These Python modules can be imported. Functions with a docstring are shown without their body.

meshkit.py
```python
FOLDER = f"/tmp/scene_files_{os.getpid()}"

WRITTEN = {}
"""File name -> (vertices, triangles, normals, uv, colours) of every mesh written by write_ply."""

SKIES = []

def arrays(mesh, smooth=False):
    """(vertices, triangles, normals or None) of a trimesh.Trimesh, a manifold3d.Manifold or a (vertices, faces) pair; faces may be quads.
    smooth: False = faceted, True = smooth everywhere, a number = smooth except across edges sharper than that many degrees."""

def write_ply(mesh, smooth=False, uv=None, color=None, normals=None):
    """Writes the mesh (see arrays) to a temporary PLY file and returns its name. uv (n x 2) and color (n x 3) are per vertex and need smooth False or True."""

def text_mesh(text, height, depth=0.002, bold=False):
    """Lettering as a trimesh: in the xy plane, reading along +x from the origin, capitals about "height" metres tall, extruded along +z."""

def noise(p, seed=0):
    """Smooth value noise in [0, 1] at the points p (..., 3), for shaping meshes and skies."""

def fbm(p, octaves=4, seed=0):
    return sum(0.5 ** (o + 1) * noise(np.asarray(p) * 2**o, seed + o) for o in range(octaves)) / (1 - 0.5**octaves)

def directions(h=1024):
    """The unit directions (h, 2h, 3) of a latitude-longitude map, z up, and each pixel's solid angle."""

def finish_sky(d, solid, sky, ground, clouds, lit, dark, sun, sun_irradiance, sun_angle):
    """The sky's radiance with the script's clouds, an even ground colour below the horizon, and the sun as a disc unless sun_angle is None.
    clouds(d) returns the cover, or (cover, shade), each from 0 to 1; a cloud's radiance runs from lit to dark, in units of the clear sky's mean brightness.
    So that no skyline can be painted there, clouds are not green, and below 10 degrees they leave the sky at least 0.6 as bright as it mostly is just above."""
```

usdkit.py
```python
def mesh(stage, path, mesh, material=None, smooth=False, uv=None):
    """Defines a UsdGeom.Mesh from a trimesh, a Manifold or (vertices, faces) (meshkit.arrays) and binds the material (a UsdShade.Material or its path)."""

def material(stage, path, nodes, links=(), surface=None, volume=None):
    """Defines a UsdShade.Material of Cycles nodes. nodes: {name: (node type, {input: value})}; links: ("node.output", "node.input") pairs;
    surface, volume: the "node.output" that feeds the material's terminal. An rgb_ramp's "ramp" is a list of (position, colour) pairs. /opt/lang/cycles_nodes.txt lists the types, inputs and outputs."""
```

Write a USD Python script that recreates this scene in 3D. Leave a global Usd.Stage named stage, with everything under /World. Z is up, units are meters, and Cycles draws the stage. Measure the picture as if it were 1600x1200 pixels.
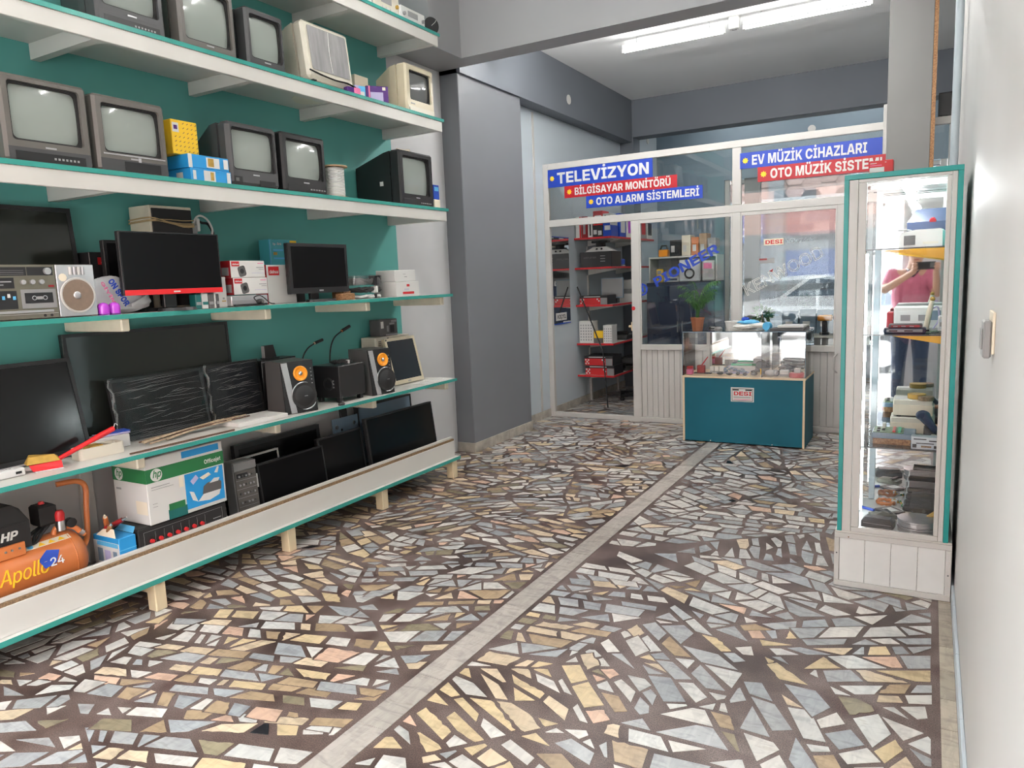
import math, random, glob
import numpy as np, trimesh, manifold3d as m3
import shapely
from shapely import affinity
from shapely.geometry import Polygon, box as sbox, Point, LineString
from scipy.spatial import Voronoi
from PIL import Image, ImageDraw, ImageFont
from pxr import Usd, UsdGeom, UsdLux, UsdShade, Gf, Sdf
import usdkit, meshkit

stage = Usd.Stage.CreateInMemory()
UsdGeom.SetStageUpAxis(stage, 'Z'); UsdGeom.SetStageMetersPerUnit(stage, 1.0)
UsdGeom.Xform.Define(stage, '/World'); UsdGeom.Scope.Define(stage, '/World/Looks')

# ------------------------------------------------------------------ camera, sky, sun, exposure
EXPOSURE = 1.95
cam = UsdGeom.Camera.Define(stage, '/World/camera')
cam.CreateHorizontalApertureAttr(36.0); cam.CreateVerticalApertureAttr(27.0)
cam.CreateFocalLengthAttr(36.0 * 1153.177 / 1600)
cam.CreateClippingRangeAttr(Gf.Vec2f(0.03, 500)); cam.CreateExposureAttr(EXPOSURE)
def camera_axes(yaw, pitch, roll):
    cy, sy, cp, sp, cr, sr = math.cos(yaw), math.sin(yaw), math.cos(pitch), math.sin(pitch), math.cos(roll), math.sin(roll)
    f = np.array([-sy*cp, cy*cp, -sp]); r0 = np.array([cy, sy, 0]); u0 = np.cross(r0, f)
    return cr*r0 + sr*u0, -sr*r0 + cr*u0, f
_r, _u, _f = camera_axes(0.517016534, 0.139026234, -0.0403157921)
cam.AddTransformOp().Set(Gf.Matrix4d(*_r, 0, *_u, 0, *(-_f), 0, 0, 0, 1.5, 1))

SKY, SUN, TUBE = 1.7, 6.5, 10.0
sky = UsdLux.DomeLight.Define(stage, '/World/sky_light')
sky.CreateIntensityAttr(SKY); sky.CreateColorAttr(Gf.Vec3f(0.93, 0.97, 1.0))
sun = UsdLux.DistantLight.Define(stage, '/World/sun_light')
sun.CreateIntensityAttr(SUN); sun.CreateColorAttr(Gf.Vec3f(1.0, 0.94, 0.84)); sun.CreateAngleAttr(0.6)
sun.AddRotateXYZOp().Set(Gf.Vec3f(-4, 38, 0))        # from high on the right, along the street: it does not shine into the shop

# ------------------------------------------------------------------ helpers
RNG = random.Random(7)
_used = {}
def numbered(parent, name):
    k = _used.get((parent, name), 0); _used[(parent, name)] = k + 1
    return f'{parent}/{name}' if k == 0 else f'{parent}/{name}_{k:03d}'

_T8 = [(sx, sy, sz) for sx in (-1, 1) for sy in (-1, 1) for sz in (-1, 1)]
def _cham(hx, hy, hz, r):
    pts = []
    for sx, sy, sz in _T8:
        pts += [(sx*hx, sy*(hy-r), sz*(hz-r)), (sx*(hx-r), sy*hy, sz*(hz-r)), (sx*(hx-r), sy*(hy-r), sz*hz)]
    return np.array(pts, float)
_ch = trimesh.convex.convex_hull(_cham(1, 1, 1, .3))
_idx = trimesh.Trimesh(_cham(1, 1, 1, .3), [[0, 1, 2]], process=False).kdtree.query(_ch.vertices)[1]
CH_FACES = _idx[_ch.faces]
BOX = trimesh.creation.box()

def rot(axis, deg):
    return trimesh.transformations.rotation_matrix(math.radians(deg), axis)
def frame(o, x, y):
    x = np.array(x, float); y = np.array(y, float); x /= np.linalg.norm(x); y = y - x*np.dot(x, y); y /= np.linalg.norm(y)
    M = np.eye(4); M[:3, 0], M[:3, 1], M[:3, 2], M[:3, 3] = x, y, np.cross(x, y), o
    return M

_fonts = {}
def text_shape(s, weight=700):
    """Lettering as a shapely shape, capitals one unit high, from the origin along +x."""
    if (s, weight) in _fonts: return _fonts[(s, weight)]
    f = ImageFont.truetype(glob.glob('/opt/blender-*/*/datafiles/fonts/Inter.woff2')[0], 96)
    f.set_variation_by_axes([28, weight])
    x0, y0, x1, y1 = f.getbbox(s, anchor='ls')
    im = Image.new('L', (x1-x0+8, y1-y0+8)); ImageDraw.Draw(im).text((4-x0, 4-y0), s, 255, f, anchor='ls')
    on = np.pad(np.asarray(im) > 127, ((0, 0), (1, 1))).astype(np.int8)
    rows, st = np.nonzero(np.diff(on, axis=1) == 1); en = np.nonzero(np.diff(on, axis=1) == -1)[1]
    sh = shapely.union_all(shapely.box(st, -rows-1, en, -rows)).buffer(.6).buffer(-.6).simplify(.8)
    k = 1/70.
    sh = affinity.affine_transform(sh, [k, 0, 0, k, -4*k, (4-y0)*k])
    _fonts[(s, weight)] = sh
    return sh

class G:
    """Collects shapes into one mesh."""
    def __init__(s): s.m = []
    def add(s, t, M=None):
        if M is not None: t = t.copy(); t.apply_transform(M)
        s.m.append(t); return s
    def box(s, x0, x1, y0, y1, z0, z1, r=0.0, M=None):
        hx, hy, hz = abs(x1-x0)/2, abs(y1-y0)/2, abs(z1-z0)/2
        c = np.array([(x0+x1)/2, (y0+y1)/2, (z0+z1)/2])
        r = min(r, .45*min(hx, hy, hz))
        if r > 0: t = trimesh.Trimesh(_cham(hx, hy, hz, r)+c, CH_FACES, process=False)
        else: t = trimesh.Trimesh(BOX.vertices*[2*hx, 2*hy, 2*hz]+c, BOX.faces, process=False)
        return s.add(t, M)
    def hexa(s, bottom, top):
        """A solid between two quads (each 4 points)."""
        return s.add(trimesh.convex.convex_hull(np.array(list(bottom)+list(top), float)))
    def hull(s, pts): return s.add(trimesh.convex.convex_hull(np.array(pts, float)))
    def cyl(s, a, b, r, r2=None, n=16):
        a, b = np.array(a, float), np.array(b, float); r2 = r if r2 is None else r2
        d = b-a; L = np.linalg.norm(d); d /= L
        x = np.cross(d, [0, 0, 1.] if abs(d[2]) < .9 else [1., 0, 0]); x /= np.linalg.norm(x); y = np.cross(d, x)
        t = np.linspace(0, 2*np.pi, n, endpoint=False); c = np.cos(t)[:, None]*x + np.sin(t)[:, None]*y
        v = np.vstack([a+c*r, b+c*r2, [a], [b]]); f = []
        for i in range(n):
            j = (i+1) % n; f += [[i, j, n+j], [i, n+j, n+i], [2*n, j, i], [2*n+1, n+i, n+j]]
        return s.add(trimesh.Trimesh(v, f, process=False))
    def tube(s, pts, r, n=8, closed=False, smooth=0):
        p = np.array(pts, float)
        if smooth:
            q = np.vstack([p[-1:], p, p[:2]]) if closed else np.vstack([2*p[0]-p[1], p, 2*p[-1]-p[-2]]); out = []
            m = len(p) if closed else len(p)-1
            for i in range(m):
                a, b, c, d = q[i], q[i+1], q[i+2], q[i+3]
                for t in np.linspace(0, 1, smooth, endpoint=False):
                    out.append(.5*((2*b)+(c-a)*t+(2*a-5*b+4*c-d)*t*t+(3*b-a-3*c+d)*t**3))
            if not closed: out.append(p[-1])
            p = np.array(out)
        N = len(p); tg = np.roll(p, -1, 0)-np.roll(p, 1, 0) if closed else np.gradient(p, axis=0)
        tg /= np.maximum(np.linalg.norm(tg, axis=1, keepdims=True), 1e-9)
        u = np.cross(tg[0], [0, 0, 1.] if abs(tg[0][2]) < .9 else [1., 0, 0]); u /= np.linalg.norm(u); V = []
        R = np.broadcast_to(r, N) if np.ndim(r) == 0 else np.interp(np.linspace(0, 1, N), np.linspace(0, 1, len(r)), r)
        for i in range(N):
            u = u-tg[i]*np.dot(u, tg[i]); u /= np.linalg.norm(u); w = np.cross(tg[i], u)
            a = np.linspace(0, 2*np.pi, n, endpoint=False)
            V.append(p[i]+R[i]*(np.cos(a)[:, None]*u+np.sin(a)[:, None]*w))
        V = np.vstack(V); f = []
        for i in range(N if closed else N-1):
            k = (i+1) % N
            for j in range(n):
                l = (j+1) % n; f += [[i*n+j, i*n+l, k*n+l], [i*n+j, k*n+l, k*n+j]]
        if not closed:
            b = len(V); V = np.vstack([V, p[:1], p[-1:]])
            for j in range(n):
                l = (j+1) % n; f += [[b, l, j], [b+1, (N-1)*n+j, (N-1)*n+l]]
        return s.add(trimesh.Trimesh(V, f, process=False))
    def poly(s, shape, depth, M=None):
        """Extrudes a shapely shape along +z of the frame M."""
        for g in getattr(shape, 'geoms', [shape]):
            if g.is_empty or g.area < 1e-9: continue
            s.add(trimesh.creation.extrude_polygon(g, depth, engine='earcut'), M)
        return s
    def text(s, t, h, M, depth=.0012, weight=700, align=0, wide=1.0, slant=0.0, fit=None):
        sh = text_shape(t, weight)
        if fit: wide = fit/(h*(sh.bounds[2]-sh.bounds[0]))
        sh = affinity.affine_transform(sh, [h*wide, h*slant, 0, h, 0, 0])
        if align: sh = affinity.translate(sh, -align*(sh.bounds[2]))
        return s.poly(sh, depth, M)
    def lathe(s, prof, o=(0, 0, 0), axis=(0, 0, 1), n=20):
        prof = np.array(prof, float); ax = np.array(axis, float); ax /= np.linalg.norm(ax)
        x = np.cross(ax, [0, 1., 0] if abs(ax[1]) < .9 else [1., 0, 0]); x /= np.linalg.norm(x); y = np.cross(ax, x)
        a = np.linspace(0, 2*np.pi, n, endpoint=False); c = np.cos(a)[:, None]*x+np.sin(a)[:, None]*y
        V = np.vstack([np.array(o)+c*r+ax*h for r, h in prof]); f = []; N = len(prof)
        for i in range(N-1):
            for j in range(n):
                l = (j+1) % n; f += [[i*n+j, i*n+l, (i+1)*n+l], [i*n+j, (i+1)*n+l, (i+1)*n+j]]
        b = len(V); V = np.vstack([V, [np.array(o)+ax*prof[0][1]], [np.array(o)+ax*prof[-1][1]]])
        for j in range(n):
            l = (j+1) % n; f += [[b, l, j], [b+1, (N-1)*n+j, (N-1)*n+l]]
        return s.add(trimesh.Trimesh(V, f, process=False))
    def ball(s, c, r, sub=2, sc=(1, 1, 1)):
        t = trimesh.creation.icosphere(sub, 1.0); t.apply_scale(np.array(sc)*r); t.apply_translation(c); return s.add(t)
    def ring(s, c, R, r, axis=(0, 0, 1), n=24, k=8, squash=1.0):
        ax = np.array(axis, float); ax /= np.linalg.norm(ax)
        x = np.cross(ax, [0, 1., 0] if abs(ax[1]) < .9 else [1., 0, 0]); x /= np.linalg.norm(x); y = np.cross(ax, x)
        a = np.linspace(0, 2*np.pi, n, endpoint=False)
        return s.tube([np.array(c)+R*(math.cos(t)*x+squash*math.sin(t)*y) for t in a], r, k, closed=True)
    def mesh(s): return trimesh.util.concatenate(s.m) if len(s.m) > 1 else s.m[0]

def diff(a, *bs):
    """Boolean difference of closed trimeshes."""
    def man(t):
        t = t.copy(); t.merge_vertices()
        return m3.Manifold(m3.Mesh(np.asarray(t.vertices, np.float32), np.asarray(t.faces, np.uint32)))
    r = man(a)
    for b in bs: r = r - man(b)
    k = r.to_mesh()
    return trimesh.Trimesh(np.array(k.vert_properties[:, :3]), np.array(k.tri_verts), process=False)

def setdata(p, **kw):
    for k, v in kw.items():
        if v is not None: p.SetCustomDataByKey(k, v)

class Thing:
    """An Xform under /World whose children are the thing's parts."""
    def __init__(s, name, label, cat, loc=(0, 0, 0), rz=0, lean=0, group=None, kind=None, roll=0):
        s.path = numbered('/World', name); s.x = UsdGeom.Xform.Define(stage, s.path)
        s.x.AddTranslateOp().Set(Gf.Vec3d(*map(float, loc)))
        if rz: s.x.AddRotateZOp().Set(float(rz))
        if lean: s.x.AddRotateXOp().Set(float(-lean))
        if roll: s.x.AddRotateYOp().Set(float(roll))
        setdata(s.x.GetPrim(), label=label, category=cat, group=group, kind=kind)
    def p(s, name, g, mat, label=None, smooth=False, under=None, kind=None):
        path = numbered(under or s.path, name)
        m = usdkit.mesh(stage, path, g.mesh() if isinstance(g, G) else g, L[mat], smooth=smooth)
        setdata(m.GetPrim(), label=label, kind=kind)
        return path
def single(name, g, mat, label, cat, smooth=False, group=None, kind=None):
    path = numbered('/World', name)
    m = usdkit.mesh(stage, path, g.mesh() if isinstance(g, G) else g, L[mat], smooth=smooth)
    setdata(m.GetPrim(), label=label, category=cat, group=group, kind=kind); return path
class Struct(Thing):
    def __init__(s, name, label=None):
        s.path = numbered('/World', name); s.x = UsdGeom.Xform.Define(stage, s.path)
        setdata(s.x.GetPrim(), kind='structure', label=label)
def struct(name, g, mat, label=None, parent=None):
    path = numbered('/World', name)
    m = usdkit.mesh(stage, path, g.mesh() if isinstance(g, G) else g, L[mat]); setdata(m.GetPrim(), kind='structure', label=label); return path
def copy_thing(src, name, label, cat, loc, rz=0, group=None, lean=0):
    t = Thing.__new__(Thing); t.path = numbered('/World', name); t.x = UsdGeom.Xform.Define(stage, t.path)
    t.x.GetPrim().GetReferences().AddInternalReference(Sdf.Path(src.path)); t.x.ClearXformOpOrder()
    for op, v in ((t.x.AddTranslateOp, Gf.Vec3d(*map(float, loc))), (t.x.AddRotateZOp, float(rz)), (t.x.AddRotateXOp, float(-lean))):
        op(opSuffix='copy').Set(v)
    setdata(t.x.GetPrim(), label=label, category=cat, group=group); t.x.GetPrim().SetInstanceable(True)
    return t

# ------------------------------------------------------------------ materials
L = {}
def mat(name, col, rough=.5, metal=0., coat=0., vary=0., scale=30., bump=0., bscale=200., spec=.5, trans=0., emit=0., ior=1.5, stretch=None, col2=None, lo=.35, hi=.65):
    """A principled surface whose colour wanders a little (or runs to col2) with noise and whose relief is fine noise."""
    n = {'p': ('principled_bsdf', dict(base_color=col, roughness=rough, metallic=metal, coat_weight=coat, specular_ior_level=spec, transmission_weight=trans, ior=ior))}
    l = []
    if emit: n['p'][1].update(emission_color=col, emission_strength=emit)
    if vary or col2 is not None or bump:
        n['tc'] = ('texture_coordinate', {})
        n['mp'] = ('mapping', {'scale': stretch or (1, 1, 1)}); l.append(('tc.object', 'mp.vector'))
    if vary or col2 is not None:
        c2 = col2 if col2 is not None else tuple(max(0, c*(1-vary)) for c in col)
        n['no'] = ('noise_texture', dict(scale=scale, detail=4.0)); n['ra'] = ('rgb_ramp', {'ramp': [(lo, col), (hi, c2)]})
        l += [('mp.vector', 'no.vector'), ('no.fac', 'ra.fac'), ('ra.color', 'p.base_color')]
    if bump:
        n['nb'] = ('noise_texture', dict(scale=bscale, detail=3.0)); n['bu'] = ('bump', dict(strength=bump, distance=.002))
        l += [('mp.vector', 'nb.vector'), ('nb.fac', 'bu.height'), ('bu.normal', 'p.normal')]
    L[name] = usdkit.material(stage, f'/World/Looks/{name}', n, l, surface='p.BSDF')
def pane(name, tint=(1, 1, 1), f=1.5, k=1.0):
    L[name] = usdkit.material(stage, f'/World/Looks/{name}', {'t': ('transparent_bsdf', {'color': tint}), 'g': ('glossy_bsdf', {'color': (k, k, k), 'roughness': 0.0}),
        'f': ('fresnel', {'IOR': f}), 'm': ('mix_closure', {})}, [('f.fac', 'm.fac'), ('t.BSDF', 'm.closure1'), ('g.BSDF', 'm.closure2')], surface='m.closure')

mat('wall_light', (.56, .56, .565), .6, vary=.06, scale=1.5, bump=.15, bscale=120)
mat('wall_right_paint', (.56, .55, .535), .55, vary=.05, scale=1.2, bump=.12, bscale=120)
mat('wall_blue', (.50, .56, .60), .5, vary=.05, scale=1.0, bump=.1)
mat('wall_teal', (.11, .40, .36), .5, vary=.12, scale=1.3, bump=.1)
mat('paint_grey', (.31, .31, .315), .55, vary=.06, scale=1.5, bump=.1)
mat('paint_pillar', (.20, .196, .19), .55, vary=.06, scale=1.5); mat('paint_blue_grey', (.20, .265, .32), .55, vary=.06, scale=1.5); mat('paint_column', (.175, .182, .20), .55, vary=.06, scale=1.5, bump=.1)
mat('paint_grey_dark', (.15, .165, .19), .55, vary=.06, scale=1.5)
mat('paint_niche', (.58, .565, .55), .6, vary=.06, scale=1.5)
mat('ceiling_white', (.90, .91, .91), .7, vary=.03, scale=1.0, bump=.1)
mat('skirting_stone', (.46, .42, .36), .35, vary=.3, scale=12)
def grout():
    n = {'geo': ('geometry', {}), 'n1': ('noise_texture', dict(scale=2.6, detail=5.0)), 'n2': ('noise_texture', dict(scale=230.0, detail=2.0)), 'n3': ('noise_texture', dict(scale=7.0, detail=4.0)),
         'r1': ('rgb_ramp', {'ramp': [(.34, (.050, .031, .027)), (.46, (.108, .073, .064)), (.58, (.158, .118, .107)), (.68, (.088, .050, .045))]}), 'r2': ('rgb_ramp', {'ramp': [(.35, (.62, .62, .62)), (.5, (1, 1, 1)), (.66, (1.5, 1.45, 1.4))]}), 'r3': ('rgb_ramp', {'ramp': [(.32, (.70, .66, .64)), (.46, (1, 1, 1))]}),
         'm': ('mix', {'mix_type': 'multiply', 'fac': 1.0}), 'm2': ('mix', {'mix_type': 'multiply', 'fac': 1.0}), 'p': ('principled_bsdf', dict(roughness=.36))}
    L['grout'] = usdkit.material(stage, '/World/Looks/grout', n, [('geo.position', 'n1.vector'), ('geo.position', 'n2.vector'), ('geo.position', 'n3.vector'), ('n1.fac', 'r1.fac'), ('n2.fac', 'r2.fac'), ('n3.fac', 'r3.fac'), ('r1.color', 'm.color1'), ('r2.color', 'm.color2'), ('m.color', 'm2.color1'), ('r3.color', 'm2.color2'), ('m2.color', 'p.base_color')], surface='p.BSDF')
grout()
mat('white_laminate', (.60, .585, .545), .38, vary=.05, scale=3)
mat('white_alu', (.52, .505, .48), .3, vary=.03, scale=4)
mat('white_plastic', (.64, .64, .62), .35, vary=.03, scale=20)
mat('cream_paint', (.72, .66, .52), .45, vary=.12, scale=9)
mat('cream_wood', (.70, .58, .38), .5, vary=.2, scale=14, stretch=(1, 1, .2))
mat('chipboard', (.30, .19, .10), .7, vary=.5, scale=120)
mat('wood_board', (.40, .21, .09), .6, col2=(.20, .09, .035), scale=90)
mat('teal_edge', (.04, .30, .255), .25)
mat('teal_panel', (.008, .125, .18), .5, spec=.25, vary=.12, scale=2.5)
mat('teal_cabinet', (.012, .27, .25), .3)
mat('beige_edge', (.68, .52, .34), .4)
mat('black_plastic', (.018, .018, .019), .32, bump=.08, bscale=900)
mat('black_matte', (.016, .015, .015), .6)
mat('charcoal', (.06, .06, .062), .38, bump=.06, bscale=900)
mat('dark_grey', (.105, .10, .098), .4, bump=.06, bscale=900)
mat('grey_brown', (.125, .115, .103), .38, bump=.05, bscale=900)
mat('mid_grey', (.26, .26, .26), .4)
mat('silver', (.52, .52, .53), .28, metal=.6)
mat('steel', (.55, .56, .57), .25, metal=1.0)
mat('beige_plastic', (.60, .53, .38), .42, vary=.1, scale=7)
mat('beige_pc', (.64, .60, .50), .45, vary=.06, scale=7)
mat('crt_glass', (.27, .30, .275), .12, coat=1.0)
mat('crt_glass_dark', (.13, .135, .135), .1, coat=1.0)
mat('lcd', (.0065, .0065, .007), .16, spec=.35)
mat('lcd_matte', (.0055, .0055, .006), .3, spec=.12)
mat('lcd_green', (.022, .026, .022), .12)
mat('lcd_blue', (.02, .026, .034), .2)
mat('red', (.55, .018, .022), .4); mat('red_gloss', (.75, .02, .025), .25); mat('dark_red', (.28, .01, .014), .4)
mat('yellow', (.85, .52, .02), .45); mat('mustard', (.50, .30, .05), .5, vary=.2, scale=40)
mat('amber_board', (.80, .42, .03), .5)
mat('orange', (.62, .19, .055), .3, vary=.12, scale=5); mat('orange_bright', (.90, .32, .01), .35)
mat('green', (.02, .17, .055), .45); mat('green_mint', (.10, .5, .28), .4); mat('pcb_green', (.16, .28, .15), .5, vary=.5, scale=80)
mat('blue', (.01, .06, .42), .4); mat('sign_blue', (.012, .05, .40), .35); mat('sign_red', (.42, .012, .02), .35)
mat('cyan_blue', (.02, .28, .62), .4); mat('sky_blue', (.10, .42, .70), .4); mat('navy', (.02, .032, .07), .3); mat('slate_blue', (.16, .23, .30), .5)
mat('print_white', (.62, .61, .585), .45); mat('print_cream', (.74, .66, .52), .5); mat('print_black', (.02, .02, .022), .4); mat('print_grey', (.30, .30, .30), .5)
mat('purple', (.075, .018, .17), .35); mat('magenta', (.50, .05, .62), .12, coat=1.0); mat('pink', (.75, .18, .35), .4); mat('lilac', (.42, .38, .58), .4)
mat('teal_print', (.06, .36, .42), .4); mat('teal_dark', (.01, .13, .12), .4)
mat('paper', (.70, .69, .66), .8, vary=.05, scale=10); mat('cardboard', (.42, .28, .16), .8, vary=.15, scale=20)
mat('bag_plastic', (.66, .66, .67), .3, bump=.4, bscale=30)
mat('rubber', (.02, .02, .02), .7); mat('cable_white', (.62, .62, .60), .45); mat('twine', (.45, .33, .17), .8); mat('stick', (.55, .42, .28), .7, vary=.35, scale=60); mat('stick_dark', (.12, .065, .04), .7)
mat('cone_brown', (.23, .165, .12), .55, vary=.1, scale=60); mat('olive_metal', (.18, .17, .13), .35, metal=.3)
mat('terracotta', (.30, .11, .05), .5, vary=.1, scale=15); mat('soil', (.05, .03, .02), .9)
mat('skin', (.52, .30, .21), .5); mat('hair', (.03, .025, .02), .6); mat('shirt_pink', (.55, .15, .23), .8, vary=.1, scale=30); mat('denim', (.03, .05, .10), .85, vary=.3, scale=60)
mat('leather_black', (.035, .032, .031), .45, bump=.5, bscale=60)
mat('car_white', (.78, .78, .77), .2, coat=1.0); mat('car_window', (.10, .12, .14), .05); mat('tyre', (.015, .015, .015), .8)
mat('asphalt', (.30, .29, .28), .85, vary=.2, scale=4); mat('pavement', (.55, .53, .49), .8, vary=.15, scale=4)
mat('pink_tile', (.50, .33, .28), .6, vary=.12, scale=4); mat('tile_joint', (.10, .08, .07), .8); mat('awning_blue', (.03, .08, .26), .5); mat('awning_red', (.14, .008, .02), .5); mat('facade_grey', (.25, .25, .25), .6)
mat('tube_light', (1.0, .985, .96), .5, emit=TUBE); mat('led_strip', (.85, .97, 1.0), .5, emit=5.0); mat('tube_light_front', (1.0, .985, .96), .5, emit=20.0); mat('tube_light_rear', (1.0, .985, .96), .5, emit=11.0); mat('tube_light_middle', (1.0, .985, .96), .5, emit=42.0); mat('lamp_small', (.95, .99, 1.0), .5, emit=50.0)
mat('mirror', (.86, .88, .88), .02, metal=1.0)
mat('translucent_box', (.78, .80, .80), .3, trans=.6)
pane('glass'); pane('glass_tinted', (.31, .32, .33)); pane('glass_clear', (.97, .99, .985)); pane('shrink_wrap', (.80, .80, .80), 1.9)

def leafmat():
    L['leaf'] = usdkit.material(stage, '/World/Looks/leaf', {'d': ('principled_bsdf', dict(base_color=(.045, .15, .03), roughness=.4)), 't': ('translucent_bsdf', dict(color=(.10, .28, .05))), 'm': ('mix_closure', dict(fac=.3))},
        [('d.BSDF', 'm.closure1'), ('t.BSDF', 'm.closure2')], surface='m.closure')
leafmat()
L['film'] = usdkit.material(stage, '/World/Looks/film', {'t': ('transparent_bsdf', {'color': (.93, .93, .93)}), 'g': ('glossy_bsdf', {'color': (.9, .9, .9), 'roughness': .22}), 'f': ('fresnel', {'IOR': 1.55}), 'm': ('mix_closure', {})}, [('f.fac', 'm.fac'), ('t.BSDF', 'm.closure1'), ('g.BSDF', 'm.closure2')], surface='m.closure')
mat('film_soft', (.33, .32, .32), .22, col2=(.24, .235, .24), scale=5, stretch=(6, 1, 1), coat=.5)
def marble(name, a, b, vein, sc=9, st=(1, 1, 1), rough=.22):
    n = {'geo': ('geometry', {}), 'mp': ('mapping', {'scale': st, 'rotation': (0, 0, RNG.uniform(0, 3))}), 'no': ('noise_texture', dict(scale=sc, detail=6.0, distortion=1.2)),
         'ra': ('rgb_ramp', {'ramp': [(.30, a), (.52, b), (.60, vein), (.66, b)]}), 'n2': ('noise_texture', dict(scale=1.6, detail=2.0)), 'mr': ('map_range', dict(from_min=.3, from_max=.7, to_min=rough-.08, to_max=rough+.14)), 'p': ('principled_bsdf', dict(roughness=rough))}
    L[name] = usdkit.material(stage, f'/World/Looks/{name}', n, [('geo.position', 'mp.vector'), ('mp.vector', 'no.vector'), ('no.fac', 'ra.fac'), ('ra.color', 'p.base_color'), ('geo.position', 'n2.vector'), ('n2.fac', 'mr.value'), ('mr.result', 'p.roughness')], surface='p.BSDF')
marble('marble_white', (.55, .54, .51), (.49, .48, .46), (.36, .37, .38)); marble('marble_pearl', (.52, .52, .49), (.45, .46, .45), (.30, .32, .33), 6, (1, 4, 1))
marble('marble_grey', (.36, .38, .39), (.27, .29, .31), (.17, .19, .215), 5, (1, 5, 1)); marble('marble_blue', (.29, .32, .35), (.22, .25, .28), (.38, .40, .41), 4, (5, 1, 1))
marble('marble_cream', (.60, .50, .36), (.54, .42, .29), (.40, .26, .15), 8); marble('marble_yellow', (.56, .44, .25), (.48, .36, .18), (.33, .21, .08), 8)
marble('marble_tan', (.36, .26, .155), (.28, .19, .10), (.17, .10, .045), 9); marble('marble_pink', (.60, .42, .32), (.54, .36, .27), (.36, .17, .12), 9)
marble('marble_olive', (.27, .24, .17), (.22, .185, .12), (.12, .09, .05), 10); marble('marble_black', (.012, .013, .016), (.022, .024, .028), (.16, .17, .18), 7, (1, 4, 1))
marble('marble_strip', (.46, .41, .37), (.40, .355, .32), (.28, .23, .19), 6)
# ------------------------------------------------------------------ the room shell
XW, XR, YF, YP, YB, H = -3.66, 0.138, -0.85, 7.2, 11.0, 3.75
struct('ceiling', G().box(XW-.2, XR+.2, YF, YB+.2, H, H+.2), 'ceiling_white', 'white ceiling of the shop')
wl = Struct('wall_left', 'long left wall, teal behind the shelves')
wl.p('wall_body', G().box(XW-.2, XW-.012, YF, 5.41, 0, H), 'wall_light')
wl.p('teal_panel', G().box(XW-.012, XW, YF, 4.70, .745, H), 'wall_teal', 'teal painted stretch')
wl.p('grey_panel', G().box(XW-.012, XW, 4.70, 5.41, 0, H), 'wall_light', 'light grey end stretch')
wl.p('lower_panel', G().box(XW-.012, XW, YF, 4.70, 0, .745), 'paint_niche', 'grey stretch under the shelves')
wl.p('pilaster_strip', G().box(XW, XW+.03, 2.03, 2.095, .18, .74, .004), 'white_laminate', 'narrow white upright strip')
wb = Struct('wall_left_rear', 'pale blue left wall towards the back room')
wb.p('wall_body', G().box(XW-.2, -3.62, 6.50, YB, 0, H), 'wall_blue')
wb.p('panel_joint', G().box(-3.62, -3.612, 6.985, 7.02, .09, 3.2), 'white_alu')
struct('wall_right', G().box(XR, XR+.2, YF, YB, 0, H), 'wall_right_paint', 'white right hand wall')
bw = G()
bw.box(XW-.2, XR+.2, YB, YB+.2, 2.80, H); bw.box(XW-.2, -2.62, YB, YB+.2, 0, 2.80); bw.box(-2.62, XR+.2, YB, YB+.2, 0, .45)
struct('wall_back', bw, 'paint_blue_grey', 'far wall of the back room')
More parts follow.
